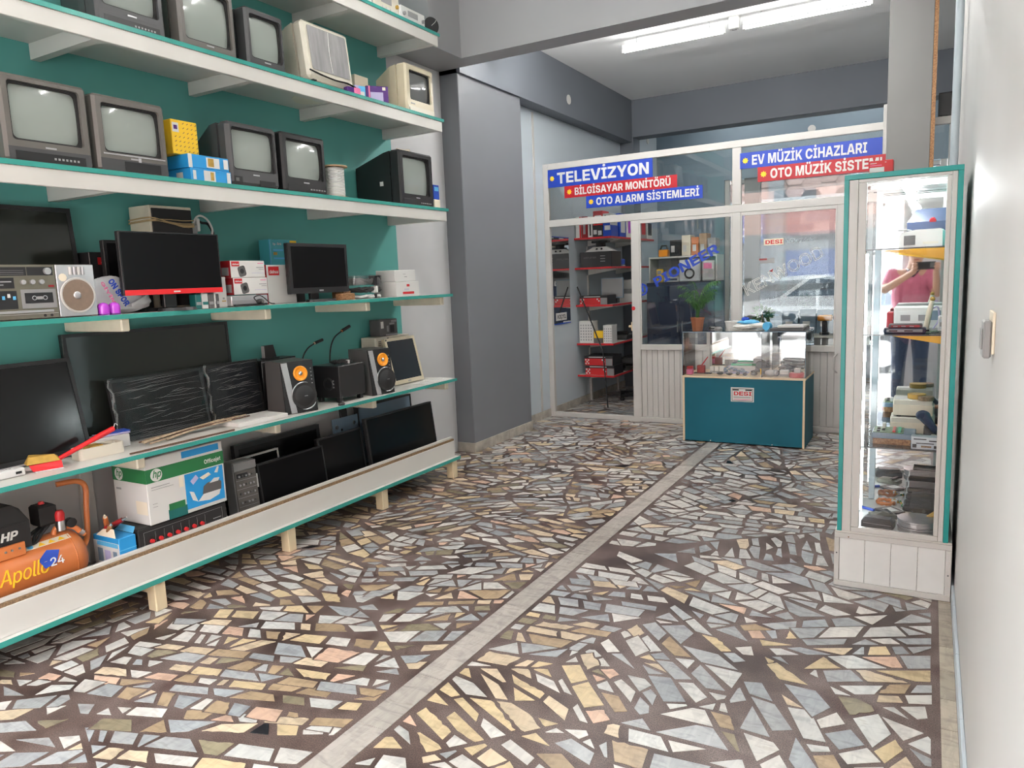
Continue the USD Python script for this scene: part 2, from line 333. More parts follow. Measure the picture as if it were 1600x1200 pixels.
fw = G().box(XW-.2, XR+.2, YF-.2, YF, 3.05, H); fw.box(-.28, XR+.2, YF-.2, YF, 0, 3.0499); fw.box(XW-.2, -3.35, YF-.2, YF, 0, 3.0499)
struct('wall_front', fw, 'wall_light', 'wall over the open shop front')
struct('canopy_slab', G().box(XW-.2, XR+.2, YF-.9, YF-.2, 3.10, 3.22), 'facade_grey', 'slab over the street door')
struct('column', G().box(XW-.2, -3.48, 5.41, 6.50, 0, H, .006), 'paint_column', 'dark grey column')
struct('beam', G().box(-3.80, XR+.1, 5.20, 5.41, 3.26, H), 'paint_grey', 'beam across the shop')
struct('lintel', G().box(XW-.1, -3.30, 4.78, 5.20, 3.26, H), 'paint_grey')
struct('lintel', G().box(-3.7, -3.455, 5.41, 9.5, 3.225, H), 'paint_grey_dark', 'beam over the pale blue wall')
struct('beam', G().box(-3.62, XR, 9.5, 9.75, 3.285, H), 'paint_grey_dark', 'dark beam over the back room')
struct('pillar', G().box(-3.62, -3.44, 9.5, 9.75, 0, 3.285), 'paint_grey_dark')
pc = Struct('pillar', 'grey pillar beside the partition with a brown edge')
pc.p('pillar_body', G().box(-.355, -.040, 6.98, 7.14, 0, H, .004), 'paint_pillar')
pc.p('edge_trim', G().box(-.040, -.012, 6.98, 7.14, 0, H), 'wood_board', 'brown side strip')
for i, (x, y, z, ax) in enumerate([(-3.4535, 7.55, 3.40, 0), (-3.4535, 10.35, 3.43, 0), (-1.46, YB-.0015, 3.36, 1)]):
    g = G().cyl((x, y, z), (x+.006*(ax == 0), y-.006*(ax == 1), z), .05, n=24) if i != 1 else G().cyl((-3.62, 10.6, 3.42), (-3.613, 10.6, 3.42), .05, n=24)
    single('ceiling_vent_cap', g, 'print_white', ['round white cover disc on the beam over the pale blue wall', 'round white cover disc on the side wall beyond the far beam', 'round white cover disc on the far wall above the transom'][i], 'cover')
single('wall_pipe', G().cyl((.095, 5.15, .0), (.095, 5.15, H-.001), .022, n=16), 'wall_blue', 'pale blue upright pipe in the corner by the right wall', 'pipe', smooth=30)

# ------------------------------------------------------------------ skirting
def skirting(name, x0, x1, y0, y1, along, label):
    t = Struct(name, label); a, b = (y0, y1) if along == 'y' else (x0, x1); k = 0
    while a < b-.02:
        e = min(b, a+.30)
        g = G().box(x0, x1, a+.001, e-.001, 0, .085, .002) if along == 'y' else G().box(a+.001, e-.001, y0, y1, 0, .085, .002)
        t.p('tile', g, 'skirting_stone'); a = e
skirting('baseboard_column', -3.48, -3.468, 5.41, 6.50, 'y', 'stone skirting of the column')
skirting('baseboard_column_front', -3.655, -3.468, 5.398, 5.41, 'x', 'stone skirting on the column front')
skirting('baseboard_left_rear', -3.62, -3.608, 6.50, 9.5, 'y', 'stone skirting of the pale blue wall')
t = Struct('baseboard_right', 'pale skirting of the right wall'); y = .3
while y < 7.1: t.p('tile', G().box(XR-.012, XR-.0005, y+.001, y+.449, 0, .075, .002), 'wall_blue'); y += .45

# ------------------------------------------------------------------ terrazzo floor
fl = Struct('floor', 'floor of irregular marble pieces set in brown cement')
fl.p('cement_bed', G().box(XW-.2, XR+.2, YF-.25, YB+.2, -.12, 0), 'grout')
def stone_material():
    n = {'at': ('attribute', {'attribute': 'tone'}), 'geo': ('geometry', {}), 'mp': ('mapping', {'scale': (3, 9, 1), 'rotation': (0, 0, .5)}), 'mp2': ('mapping', {'scale': (11, 3, 1), 'rotation': (0, 0, .9)}),
         'no': ('noise_texture', dict(scale=3.0, detail=5.0, distortion=1.0)), 'nb': ('noise_texture', dict(scale=2.0, detail=5.0, distortion=1.5)),
         'r1': ('rgb_ramp', {'ramp': [(.36, (.80, .80, .81)), (.5, (1, 1, 1)), (.64, (1.0, 1.0, 1.0)), (.7, (.86, .85, .83))]}), 'r2': ('rgb_ramp', {'ramp': [(.40, (1, 1, 1)), (.60, (.86, .86, .87)), (.68, (1.0, 1.0, 1.0))]}),
         'm1': ('mix', {'mix_type': 'multiply', 'fac': 1.0}), 'm2': ('mix', {'mix_type': 'multiply', 'fac': 1.0}),
         'n2': ('noise_texture', dict(scale=1.4, detail=3.0)), 'mr': ('map_range', dict(from_min=.35, from_max=.65, to_min=.16, to_max=.34, clamp=True)), 'p': ('principled_bsdf', dict(roughness=.2))}
    l = [('geo.position', 'mp.vector'), ('geo.position', 'mp2.vector'), ('mp.vector', 'no.vector'), ('mp2.vector', 'nb.vector'), ('no.fac', 'r1.fac'), ('nb.fac', 'r2.fac'), ('at.color', 'm1.color1'), ('r1.color', 'm1.color2'),
         ('m1.color', 'm2.color1'), ('r2.color', 'm2.color2'), ('m2.color', 'p.base_color'), ('geo.position', 'n2.vector'), ('n2.fac', 'mr.value'), ('mr.result', 'p.roughness')]
    L['stone'] = usdkit.material(stage, '/World/Looks/stone', n, l, surface='p.BSDF')
stone_material()
TONES = dict(white=(.55, .53, .49), pearl=(.49, .49, .465), grey=(.355, .365, .365), blue=(.315, .335, .345), cream=(.58, .47, .33), yellow=(.55, .435, .265), tan=(.365, .27, .17), pink=(.57, .39, .29), olive=(.26, .225, .15), black=(.018, .019, .023))
def toned(m, rgb):
    cols = np.broadcast_to(np.asarray(rgb, np.float32), (len(m.GetPointsAttr().Get()), 3)) if np.ndim(rgb) == 1 else np.asarray(rgb, np.float32)
    UsdGeom.PrimvarsAPI(m).CreatePrimvar('tone', Sdf.ValueTypeNames.Color3fArray, 'vertex').Set(cols)
def thin_to(pts, k):
    p = [np.array(q) for q in pts]
    while len(p) > k:
        a = [abs((p[i]-p[i-1])[0]*(p[(i+1) % len(p)]-p[i])[1]-(p[i]-p[i-1])[1]*(p[(i+1) % len(p)]-p[i])[0]) for i in range(len(p))]; p.pop(int(np.argmin(a)))
    return p
def make_stones():
    rs = np.random.RandomState(11); out = []
    for (x0, x1, y0, y1, dens) in ((XW, -1.700, -.6, YB, 84.), (-1.555, .060, -.6, YB, 72.)):
        region = sbox(x0, y0, x1, y1); npatch = int((x1-x0)*(y1-y0)/.33)
        pc_ = np.c_[rs.uniform(x0, x1, npatch), rs.uniform(y0, y1, npatch)]
        far = np.array([[x0-9, y0-9], [x1+9, y0-9], [x0-9, y1+9], [x1+9, y1+9], [x0-9, (y0+y1)/2], [x1+9, (y0+y1)/2]])
        vo = Voronoi(np.vstack([pc_, far]))
        for i in range(npatch):
            rg = vo.regions[vo.point_region[i]]
            if -1 in rg or not rg: continue
            patch = Polygon(vo.vertices[rg]).intersection(region)
            if patch.is_empty or patch.geom_type != 'Polygon': continue
            ang = (0.15 if x0 < -2 else -.15)+rs.normal(0, .55); st = rs.uniform(1.7, 3.4); c = np.array(pc_[i])
            A = np.array([[math.cos(ang), math.sin(ang)], [-math.sin(ang), math.cos(ang)]])
            R = 1.0; step = 1/math.sqrt(dens); n = int(2*R/step)+2; q = []; cells = []
            if rs.rand() < .72:                                   # courses of strips with slanting ends
                yy = -.8
                while yy < .8:
                    hh = step*rs.uniform(.52, .98); xx = -.8-rs.rand()*.2; tl = rs.normal(0, .05); ends = [(xx, rs.normal(0, .3)*hh)]
                    while xx < .8: xx += step*rs.uniform(.45, 1.65); ends.append((xx, rs.normal(0, .30)*hh))
                    for (xa, sa), (xb, sb) in zip(ends, ends[1:]):
                        jt = rs.uniform(-.006, .006, 8)
                        w = np.array([(xa-sa+jt[0], yy+xa*tl+jt[1]), (xb-sb+jt[2], yy+xb*tl+jt[3]), (xb+sb+jt[4], yy+hh+xb*tl+jt[5]), (xa+sa+jt[6], yy+hh+xa*tl+jt[7])])
                        if rs.rand() < .10: cells += [w[[0, 1, 2]], w[[0, 2, 3]]]
                        else: cells.append(w)
                    yy += hh
            else:
                for a in range(-n//2, n//2+1):
                    for b in range(-n//2, n//2+1):
                        q.append(((a+.5*(b % 2)+rs.uniform(-.30, .30))*step, (b+rs.uniform(-.30, .30))*step))
                q = np.array(q); v2 = Voronoi(q)
                for j in range(len(q)):
                    r2 = v2.regions[v2.point_region[j]]
                    if -1 in r2 or not r2: continue
                    cells.append(v2.vertices[r2]*[math.sqrt(st), 1/math.sqrt(st)])
            for w in cells:
                w = np.array(w) @ A + c
                if abs(w-c).max() > 3: continue
                pg = Polygon(w)
                if not pg.is_valid or not pg.intersects(patch): continue
                pg = pg.intersection(patch)
                if pg.geom_type != 'Polygon' or pg.area < .0016: continue
                pts = list(pg.convex_hull.exterior.coords)[:-1]
                k = rs.choice([3, 4, 5, 6], p=[.11, .64, .20, .05])
                s = Polygon(thin_to(pts, k)).buffer(-rs.uniform(.0075, .0140), join_style=2)
                if s.is_empty or s.geom_type != 'Polygon' or s.area < .0007: continue
                cx, cy = s.centroid.x, s.centroid.y
                nz = meshkit.fbm(np.array([[cx*.9+3, cy*.9+1.3, 0.]]), 3, 5)[0]; n2 = meshkit.fbm(np.array([[cx*1.3+30, cy*1.3+7, 4.]]), 2, 9)[0]
                warm = (.30 if cx < -1.6 and cy < 6 else .16)+.9*max(0, nz-.47)+(.12 if cy < 3.2 and cx > -1.6 else 0); u = rs.rand()
                if u < warm: kind = rs.choice(['cream', 'yellow', 'tan', 'pink', 'olive'], p=[.28, .20, .32, .12, .08] if cx < -1.6 else [.38, .22, .18, .12, .10])
                elif u > .9975: kind = 'black'
                else: kind = rs.choice(['white', 'pearl', 'grey', 'blue'], p=[.34, .28, .23, .15] if n2 > .5 else [.20, .22, .33, .25])
                if math.hypot(cx+1.3, cy-2.15) < .33: kind = rs.choice(['yellow', 'cream', 'yellow', 'white'])
                for bx, by in ((-2.37, 1.83), (-1.98, 1.59), (-2.66, 2.28), (-1.43, 3.29)):
                    if math.hypot(cx-bx, cy-by) < .035: kind = 'black'
                if kind in ('cream', 'yellow', 'pink', 'tan', 'olive') and rs.rand() < .6:
                    co = np.array(s.exterior.coords)[:-1]; nw = []; e0 = rs.randint(len(co))
                    for e in range(len(co)):
                        nw.append(co[e])
                        if e == e0 or rs.rand() < .25:
                            d = co[(e+1) % len(co)]-co[e]; m = int(np.linalg.norm(d)/.018)
                            for z in range(1, m): nw.append(co[e]+d*z/m+np.array([-d[1], d[0]])/np.linalg.norm(d)*rs.uniform(-.0045, .0045))
                    sj = Polygon(nw)
                    if sj.is_valid and sj.area > .0009: s = sj
                tone = np.array(TONES[kind])*rs.uniform(1.0, 1.27)
                out.append((s, tone, cx, cy))
    return out
def stone_mesh(s, z=.0016):
    return trimesh.creation.extrude_polygon(s, .0046, engine='earcut', transform=trimesh.transformations.translation_matrix([0, 0, z-.0046]))
def clear_overlaps(st):
    st = sorted(st, key=lambda s: -s[0].area); tree = shapely.STRtree([s[0] for s in st]); out = []; done = {}
    for i, s in enumerate(st):
        g = s[0]
        for j in tree.query(g.buffer(.006)):
            if j < i and done.get(j) is not None and done[j].distance(g) < .005: g = g.difference(done[j].buffer(.007, join_style=2))
        if g.geom_type == 'MultiPolygon': g = max(g.geoms, key=lambda q: q.area)
        g = g.simplify(.001) if not g.is_empty else g
        if g.is_empty or g.geom_type != 'Polygon' or g.area < .0005 or g.buffer(-.0085).is_empty: done[i] = None; continue
        done[i] = g; out.append((g, s[1], g.centroid.x, g.centroid.y))
    return out
stones = clear_overlaps(make_stones())
def shown(s):
    d = np.array([s[2], s[3], -1.5]); c = np.array([_r@d, _u@d, _f@d])
    if c[2] < .3: return 0
    px, py = 800+1153*c[0]/c[2], 600-1153*c[1]/c[2]
    if not (-40 < px < 1640 and py < 1230) or s[3] > 7.1: return 0
    if s[2] < -3.1 and s[3] < 4.65: return 0
    return s[0].area/c[2]**3
stones.sort(key=shown, reverse=True)
stones = [s for s in stones if s[3] > .9 or True]
for s in stones[:300]:
    path = numbered(fl.path, 'stone'); m = usdkit.mesh(stage, path, stone_mesh(s[0]), L['stone']); toned(m, s[1])
rest = [stone_mesh(s[0]) for s in stones[300:]]
m = usdkit.mesh(stage, fl.path+'/far_stones', trimesh.util.concatenate(rest), L['stone'])
toned(m, np.vstack([np.tile(s[1], (len(t.vertices), 1)) for s, t in zip(stones[300:], rest)])); setdata(m.GetPrim(), kind='stuff', label='the smaller and farther marble pieces')
y = -.5; k = 0
rs_ = random.Random(3)
while y < 7.1:
    ln = rs_.uniform(.26, .40); path = numbered(fl.path, 'strip_tile')
    m = usdkit.mesh(stage, path, G().box(-1.686, -1.568, y+.0012, y+ln-.0012, -.003, .0018).mesh(), L['stone']); v = rs_.uniform(.9, 1.06); toned(m, (.47*v, .43*v, .385*v)); y += ln
y = .2
while y < 7.1:
    ln = rs_.uniform(.19, .23); path = numbered(fl.path, 'border_tile')
    m = usdkit.mesh(stage, path, G().box(.078, XR-.013, y+.0012, y+ln-.0012, -.003, .0022).mesh(), L['stone']); v = rs_.uniform(.82, 1.1); toned(m, (.46*v, .40*v, .32*v)); y += ln

# ------------------------------------------------------------------ the wall shelves
BR_Y = (1.235, 2.08, 2.925, 3.77, 4.62)
def wall_shelf(z, kind, label):
    """A long board on the teal wall; its top is at z."""
    t = Thing('wall_shelf', label, 'shelf', (XW+.0015, 0, z)); x1 = -3.15-XW-.0015; y0, y1 = .2, 4.69
    t.p('board', G().box(0, x1-.003, y0, y1-.004, -.020, 0, .001), 'white_laminate')
    t.p('front_edge', G().box(x1-.003, x1, y0, y1, -.0205, .0005, .001), 'teal_edge', 'teal edge strip')
    if kind == 'up':
        t.p('front_lip', G().box(x1-.026, x1-.006, y0, y1-.02, -.092, -.0205, .002), 'white_laminate', 'white board along the front')
        for y in BR_Y: t.p('bracket', G().hexa([(0, y-.022, -.021), (0, y+.022, -.021), (x1-.027, y+.022, -.021), (x1-.027, y-.022, -.021)], [(0, y-.022, -.092), (0, y+.022, -.092), (x1-.027, y+.022, -.090), (x1-.027, y-.022, -.090)]), 'white_laminate')
    else:
        for y in BR_Y: t.p('bracket', G().box(.002, x1-.05, y-.022, y+.022, -.080, -.021, .006), 'cream_paint' if kind == 'flat' else 'white_laminate')
    return t
wall_shelf(3.285, 'up', 'topmost white wall shelf with car stereos on it')
wall_shelf(2.69, 'up', 'second white wall shelf from the top, with the cream monitors')
wall_shelf(2.05, 'up', 'third white wall shelf with the row of old televisions and blue boxes')
wall_shelf(1.42, 'flat', 'wall shelf at eye height with camera boxes and two monitors')
wall_shelf(.775, 'flat', 'white wall shelf with the orange ringed speakers')
t = Thing('floor_shelf', 'low white shelf on wooden legs with an upright front board', 'shelf', (XW+.0015, 0, 0)); x1 = -3.15-XW-.0015
t.p('board', G().box(0, x1-.003, .2, 4.68, .142, .165, .001), 'white_laminate')
t.p('front_edge', G().box(x1-.003, x1, .2, 4.684, .1415, .1655, .001), 'teal_edge', 'teal edge strip')
t.p('front_board', G().box(x1-.052, x1-.034, .2, 4.655, .1655, .288, .0015), 'white_laminate')
t.p('raw_edge', G().box(x1-.052, x1-.037, .2, 4.655, .2883, .303), 'chipboard', 'brown chipboard edge')
t.p('inner_board', G().box(x1-.072, x1-.0525, .2, 4.655, .1655, .318, .0015), 'white_laminate')
for y in BR_Y:
    k = t.p('leg', G().box(x1-.075, x1-.012, y-.03, y+.03, .002, .1415, .004), 'cream_wood')
    t.p('crossbar', G().box(.004, x1-.076, y-.025, y+.025, .085, .1415, .003), 'cream_wood')
    t.p('rear_leg', G().box(.004, .06, y-.03, y+.03, .002, .0845, .003), 'cream_wood')
# ------------------------------------------------------------------ the partition of white aluminium and glass
PT = Struct('partition', 'white aluminium and glass partition with signs')
def bar(x0, x1, z0, z1, name='frame_bar', y0=YP, y1=YP+.05): PT.p(name, G().box(x0, x1, y0, y1, z0, z1, .003), 'white_alu')
bar(-3.6195, -3.560, 0, 2.70, 'post'); bar(-2.650, -2.562, .051, 2.046, 'post'); bar(-1.645, -1.565, .051, 2.046, 'post'); bar(-1.645, -1.565, 2.119, 2.635, 'post'); bar(-.735, -.678, .051, 2.046, 'post'); bar(-.392, -.358, 0, 2.84, 'post', YP-.002, YP+.052)
bar(-3.560, -.358, 2.636, 2.70, 'rail'); bar(-3.560, -.358, 2.047, 2.118, 'rail'); bar(-3.560, -.358, 0, .05, 'rail'); bar(-2.562, -1.645, .745, .802, 'rail'); bar(-1.565, -.735, .745, .802, 'rail')
bar(-.355, XR-.0005, 2.625, 2.685, 'rail'); bar(.100, XR-.0005, 0, 2.624, 'post'); bar(-.355, .1, 1.0, 1.05, 'rail')
for a, b in ((-2.562, -1.645), (-1.565, -.735)):
    n = 16 if b-a > .9 else 14; w = (b-a)/n
    for i in range(n): PT.p('panel_slat', G().box(a+i*w+.0012, a+(i+1)*w-.0012, YP+.018, YP+.03, .051, .744, .003), 'white_alu')
for a, b, z0, z1 in ((-3.56, -1.645, 2.118, 2.636), (-1.565, -.392, 2.118, 2.636), (-2.562, -1.645, .802, 2.047), (-1.565, -.735, .802, 2.047), (-.678, -.392, .05, 2.047), (-.33, .10, 1.05, 2.625)):
    PT.p('glass_pane', G().box(a, b, YP+.021, YP+.025, z0, z1), 'glass_clear')
for a, b in ((-2.562, -1.645), (-1.565, -.735)):
    PT.p('glazing_bead', G().box(a+.001, b-.001, YP+.004, YP+.018, 2.015, 2.046).box(a+.001, a+.013, YP+.004, YP+.018, .803, 2.0145).box(b-.013, b-.001, YP+.004, YP+.018, .803, 2.0145), 'white_alu')
PT.p('door_lock', G().cyl((-2.652, YP+.02, .985), (-2.69, YP+.02, .985), .014).box(-2.664, -2.652, YP+.005, YP+.035, .94, 1.03, .002), 'beige_edge')
PT.p('red_tag', G().cyl((-2.632, YP-.004, 1.17), (-2.632, YP, 1.17), .02, n=14), 'red')
t = Thing('door_pull', 'white loop pull handle on the partition door behind the tall showcase', 'handle', (-.712, YP, .645))
t.p('grip', G().tube([(0, 0, -.085), (-.022, -.035, -.06), (-.022, -.035, .06), (0, 0, .085)], .007, 8), 'white_alu', smooth=40)

# lettered signs on the transom
def star(g, M, r):
    k = [(math.cos(a)*(r if i % 2 == 0 else r*.66), math.sin(a)*(r if i % 2 == 0 else r*.66)) for i, a in enumerate(np.linspace(0, 2*np.pi, 16, endpoint=False))]
    return g.poly(Polygon(k), .0012, M)
def sign(x0, x1, z0, z1, words, tx0, tx1, h, col, label, sx, n=0):
    t = Thing('lettered_sign', label, 'sign', ((x0+x1)/2, YP-.0005, z0)); c = (x0+x1)/2
    t.p('board', G().box(x0-c, x1-c, -.004, 0, 0, z1-z0), col)
    F = lambda x, z: frame((x-c, -.0041, z), (1, 0, 0), (0, 0, 1))
    zt = (z1-z0-h)/2; t.p('lettering', G().text(words, h, F(tx0, zt), weight=800, fit=tx1-tx0), 'print_white', 'white lettering'); t.p('sun_mark', star(G(), F(sx, (z1-z0)/2), .030), 'yellow', 'yellow sun mark')
sign(-3.555, -2.410, 2.452, 2.634, 'TELEVİZYON', -3.452, -2.452, .112, 'sign_blue', 'blue sign lettered TELEVİZYON on the partition transom', -3.507)
sign(-3.368, -2.167, 2.331, 2.4515, 'BİLGİSAYAR MONİTÖRÜ', -3.255, -2.235, .074, 'sign_red', 'red sign lettered BİLGİSAYAR MONİTÖRÜ under the television sign', -3.312)
sign(-3.124, -1.920, 2.208, 2.3305, 'OTO ALARM SİSTEMLERİ', -3.015, -1.955, .074, 'sign_blue', 'blue sign lettered OTO ALARM SİSTEMLERİ, lowest of the three on the left', -3.07)
sign(-1.572, -.394, 2.4365, 2.578, 'EV MÜZİK CİHAZLARI', -1.47, -.515, .088, 'sign_blue', 'blue sign lettered EV MÜZİK CİHAZLARI on the right transom', -1.525)
sign(-1.414, -.20, 2.305, 2.436, 'OTO MÜZİK SİSTEMLERİ', -1.305, -.215, .086, 'sign_red', 'red sign lettered OTO MÜZİK SİSTEMLERİ partly behind the grey pillar', -1.362)
# stickers on the panes
def along(x0, z0, x1, z1): return frame((x0, YP+.0204, z0), (x1-x0, 0, z1-z0), (-(z1-z0), 0, x1-x0))
tx = Thing('window_lettering', 'blue slanted lettering PIONEER with a round mark on the glass', 'lettering', (0, 0, 0))
tx.p('letters', G().text('PIONEER', .095, along(-2.40, 1.375, -1.78, 1.685), .0006, 800, fit=.70), 'sign_blue')
M = along(-2.55, 1.295, -2.4, 1.37); tx.p('round_mark', G().poly(Point(.03, .055).buffer(.062).difference(Point(.03, .055).buffer(.045)).union(LineString([(.0, .02), (.01, .085), (.035, .03), (.05, .09)]).buffer(.009)), .0006, M), 'sign_blue')
tx = Thing('window_lettering', 'white outline lettering KENWOOD slanting across the right pane', 'lettering', (0, 0, 0))
sh = text_shape('KENWOOD', 500); sh = affinity.scale(sh, .76/(sh.bounds[2]*.105), 1, origin=(0, 0)); sh = affinity.scale(sh, .105, .105, origin=(0, 0)); 
tx.p('letters', G().poly(sh.buffer(.002).difference(sh.buffer(-.0035)), .0006, along(-1.515, 1.265, -.82, 1.615)), 'print_white')
M = along(-1.515, 1.265, -.82, 1.615); tx.p('red_triangle', G().poly(Polygon([(.285, .112), (.325, .112), (.305, .09)]), .0006, M), 'red')
tx = Thing('window_sticker', 'narrow sticker lettered DESI ALARM on the right pane', 'sticker', (-1.36, YP+.0204, 1.728)); F = lambda x, z: frame((x, -.0006, z), (1, 0, 0), (0, 0, 1))
tx.p('patch', G().box(0, .175, -.0005, 0, 0, .06), 'print_cream'); tx.p('red_letters', G().text('DESI', .036, F(.012, .012), .0004, 800, fit=.15), 'red'); tx.p('pale_letters', G().text('ALARM', .036, F(.19, .014), .0004, 700, fit=.105).text('Çözümleri', .030, F(.302, .018), .0004, 300, fit=.135), 'wall_blue')
tx = Thing('window_sticker', 'small grey notice sticker low on the right pane', 'sticker', (-1.40, YP+.0204, 1.565)); tx.p('patch', G().box(0, .135, -.0005, 0, 0, .045), 'print_grey'); tx.p('stripe', G().box(0, .07, -.0009, -.0005, .03, .045), 'dark_red')

# ------------------------------------------------------------------ tube lamps on the ceiling
def tube_lamp(x0, x1, y, label, m='tube_light', cat='ceiling lamp'):
    drop = .20 if m == 'tube_light_middle' else .05 if m == 'tube_light' else 0; t = Thing('tube_lamp', label, cat, ((x0+x1)/2, y, H-drop)); h = (x1-x0)/2
    if drop: t.p('hanger', G().cyl((-h*.7, 0, 0), (-h*.7, 0, drop-.0005), .006, n=8), 'steel'); t.p('hanger', G().cyl((h*.7, 0, 0), (h*.7, 0, drop-.0005), .006, n=8), 'steel')
    t.p('housing', G().box(-h, h, -.016, .016, -.034, -.0005, .004), 'white_plastic')
    t.p('end_socket', G().box(-h-.001, -h+.022, -.014, .014, -.075, -.0345, .003), 'white_plastic'); t.p('end_socket', G().box(h-.022, h+.001, -.014, .014, -.075, -.0345, .003), 'white_plastic')
    t.p('glowing_tube', G().cyl((-h+.0225, 0, -.060), (h-.0225, 0, -.060), .013, n=14), m, 'glowing white tube', smooth=40)
    return t
tube_lamp(-2.665, -1.68, 7.10, 'glowing white tube lamp over the partition, left of the pair')
tube_lamp(-1.53, -.485, 7.10, 'glowing white tube lamp over the partition, right of the pair')
t = Thing('junction_box', 'small white junction box between the two ceiling tubes', 'junction box', (-1.605, 7.10, H)); t.p('cover', G().box(-.045, .045, -.03, .03, -.105, -.0005, .006), 'white_plastic'); t.p('screw_cap', G().box(-.02, .02, -.012, .012, -.112, -.1055, .002), 'mid_grey')
for x, y, lab in ((-3.0, 3.6, 'left tube lamp on the ceiling of the front of the shop, before the beam'), (-1.5, 3.6, 'right tube lamp on the ceiling of the front of the shop, before the beam'), (-3.0, 1.3, 'left tube lamp on the ceiling close to the street'), (-1.5, 1.3, 'right tube lamp on the ceiling close to the street'), (-2.9, 10.35, 'left tube lamp on the ceiling of the back room'), (-1.4, 10.35, 'right tube lamp on the ceiling of the back room'), (-3.2, 5.95, 'left tube lamp on the ceiling just behind the beam'), (-1.6, 5.95, 'right tube lamp on the ceiling just behind the beam')): tube_lamp(x, x+1.2, y, lab, 'tube_light_rear' if y > 9 else 'tube_light_middle' if y > 5 else 'tube_light_front')

# ------------------------------------------------------------------ rear shop window and the street beyond
wn = Struct('window_1', 'rear shop window in the far wall')
for x0, x1 in ((-2.62, -2.56), (-2.345, -2.13), (-.75, -.69), (.06, XR)): wn.p('post', G().box(x0, x1, YB+.02, YB+.12, .451, 2.799, .004), 'facade_grey' if x0 == -2.345 else 'white_alu')
for z0, z1 in ((.451, .50), (1.20, 1.30), (2.74, 2.799)): wn.p('rail', G().box(-2.56, .06, YB+.13, YB+.17, z0, z1, .003), 'white_alu')
wn.p('glass_pane', G().box(-2.56, .06, YB+.066, YB+.07, .5, 2.74), 'glass_tinted')
struct('street_ground', G().box(-40, 40, YB+.2, 45, -.25, -.10), 'asphalt', 'sunlit street behind the shop')
struct('pavement', G().box(-40, 40, YB+.2, YB+1.4, -.10, 0), 'pavement')
struct('street_ground', G().box(-40, 40, -45, YF-.25, -.25, -.10), 'asphalt', 'sunlit street before the shop')
struct('pavement', G().box(-40, 40, YF-1.6, YF-.25, -.10, 0), 'pavement')
def car(label, loc, rz):
    t = Thing('car', label, 'car', loc, rz)
    prof = [(-2.15, .30), (-2.18, .62), (-2.05, .86), (-1.20, .95), (-.55, 1.42), (.2, 1.50), (1.25, 1.46), (1.95, 1.02), (2.12, .92), (2.16, .45), (2.10, .28)]
    body = trimesh.creation.extrude_polygon(Polygon(prof), 1.66); body.apply_transform(frame((0, .83, 0), (1, 0, 0), (0, 0, 1)))
    arch = G().cyl((-1.32, -1, .31), (-1.32, 1, .31), .36, n=24).mesh(), G().cyl((1.3, -1, .31), (1.3, 1, .31), .36, n=24).mesh()
    t.p('body', diff(body, *arch), 'car_white')
    for s in (-1, 1):
        for pts in ([(-1.02, .98), (-.5, 1.36), (.10, 1.43), (.10, .98)], [(.16, .98), (.16, 1.43), (1.15, 1.40), (1.60, 1.02)]):
            t.p('side_window', G().poly(Polygon(pts), .006, frame((0, s*.8305 if s < 0 else .8365, 0), (1, 0, 0), (0, 0, 1))), 'car_window')
        for x in (-1.32, 1.3):
            w = t.p('wheel', G().cyl((x, s*.62, .30), (x, s*.82, .30), .30, n=24), 'tyre'); t.p('hub', G().cyl((x, s*.821, .30), (x, s*.828, .30), .2, n=20), 'silver', under=w)
    t.p('windscreen', G().hexa([(-1.16, -.7, .97), (-1.16, .7, .97), (-.58, .62, 1.405), (-.58, -.62, 1.405)], [(-1.14, -.7, .98), (-1.14, .7, .98), (-.56, .62, 1.415), (-.56, -.62, 1.415)]), 'car_window')
    return t
c0 = car('white car parked outside the rear shop window', (-1.5, 14.1, -.10), 180)
copy_thing(c0, 'car', 'white car parked in the street before the shop', 'car', (-1.9, -4.6, -.10), 0)
fb = Thing('street_building', 'pink tiled building with blue and red awnings across the rear street', 'building', (-2, 21, 0))
fb.p('wall', G().box(-14, 14, .1, 4, -.1, 9), 'tile_joint')
fb.p('pier', G().box(.30, .55, -.02, .099, -.1, 3.0), 'facade_grey'); fb.p('pier', G().box(-1.85, -1.45, -.02, .099, -.1, 9), 'facade_grey')
fb.p('shop_front', G().box(-6, 5, .05, .099, -.1, 2.9), 'facade_grey'); fb.p('blue_shutter', G().box(-1.4, 2.3, .02, .049, -.1, 2.0), 'awning_blue')
aw = fb.p('awning', G().box(-5.2, -1.9, -.5, .0, 2.25, 3.1), 'awning_blue', 'blue awning'); [fb.p('stripe', G().box(-5.2, -1.9, -.503, -.501, z, z+.05), 'print_white', under=aw) for z in (2.4, 2.58)]
fb.p('awning', G().box(-1.3, 3.2, -.5, .0, 2.38, 3.05), 'awning_red', 'dark red sign band'); fb.p('band', G().box(-6, 5, -.3, .099, 3.15, 3.35), 'white_alu')
hx = Polygon([(-.25, 0), (-.15, .15), (.15, .15), (.25, 0), (.15, -.15), (-.15, -.15)])
for i in range(-5, 10):
    for j in range(0, 5):
        cx, cz = -1.2+i*.415, 3.52+j*.32+(.16 if i % 2 else 0)
        fb.p('tile', G().poly(hx, .02, frame((cx, .0995, cz), (1, 0, 0), (0, 0, 1))), 'pink_tile')
for x in (-3.9, .15, 1.75): fb.p('window_strip', G().box(x, x+.28, .03, .0785, 3.38, 6), 'wall_blue')
fb2 = Thing('street_building', 'pink building across the street before the shop', 'building', (-2, -14, 0)); fb2.p('wall', G().box(-16, 16, -4, 0, -.1, 9), 'pink_tile')
for i in range(6): fb2.p('window', G().box(-9+i*3, -7.6+i*3, .001, .05, 3.6, 5.4), 'car_window')
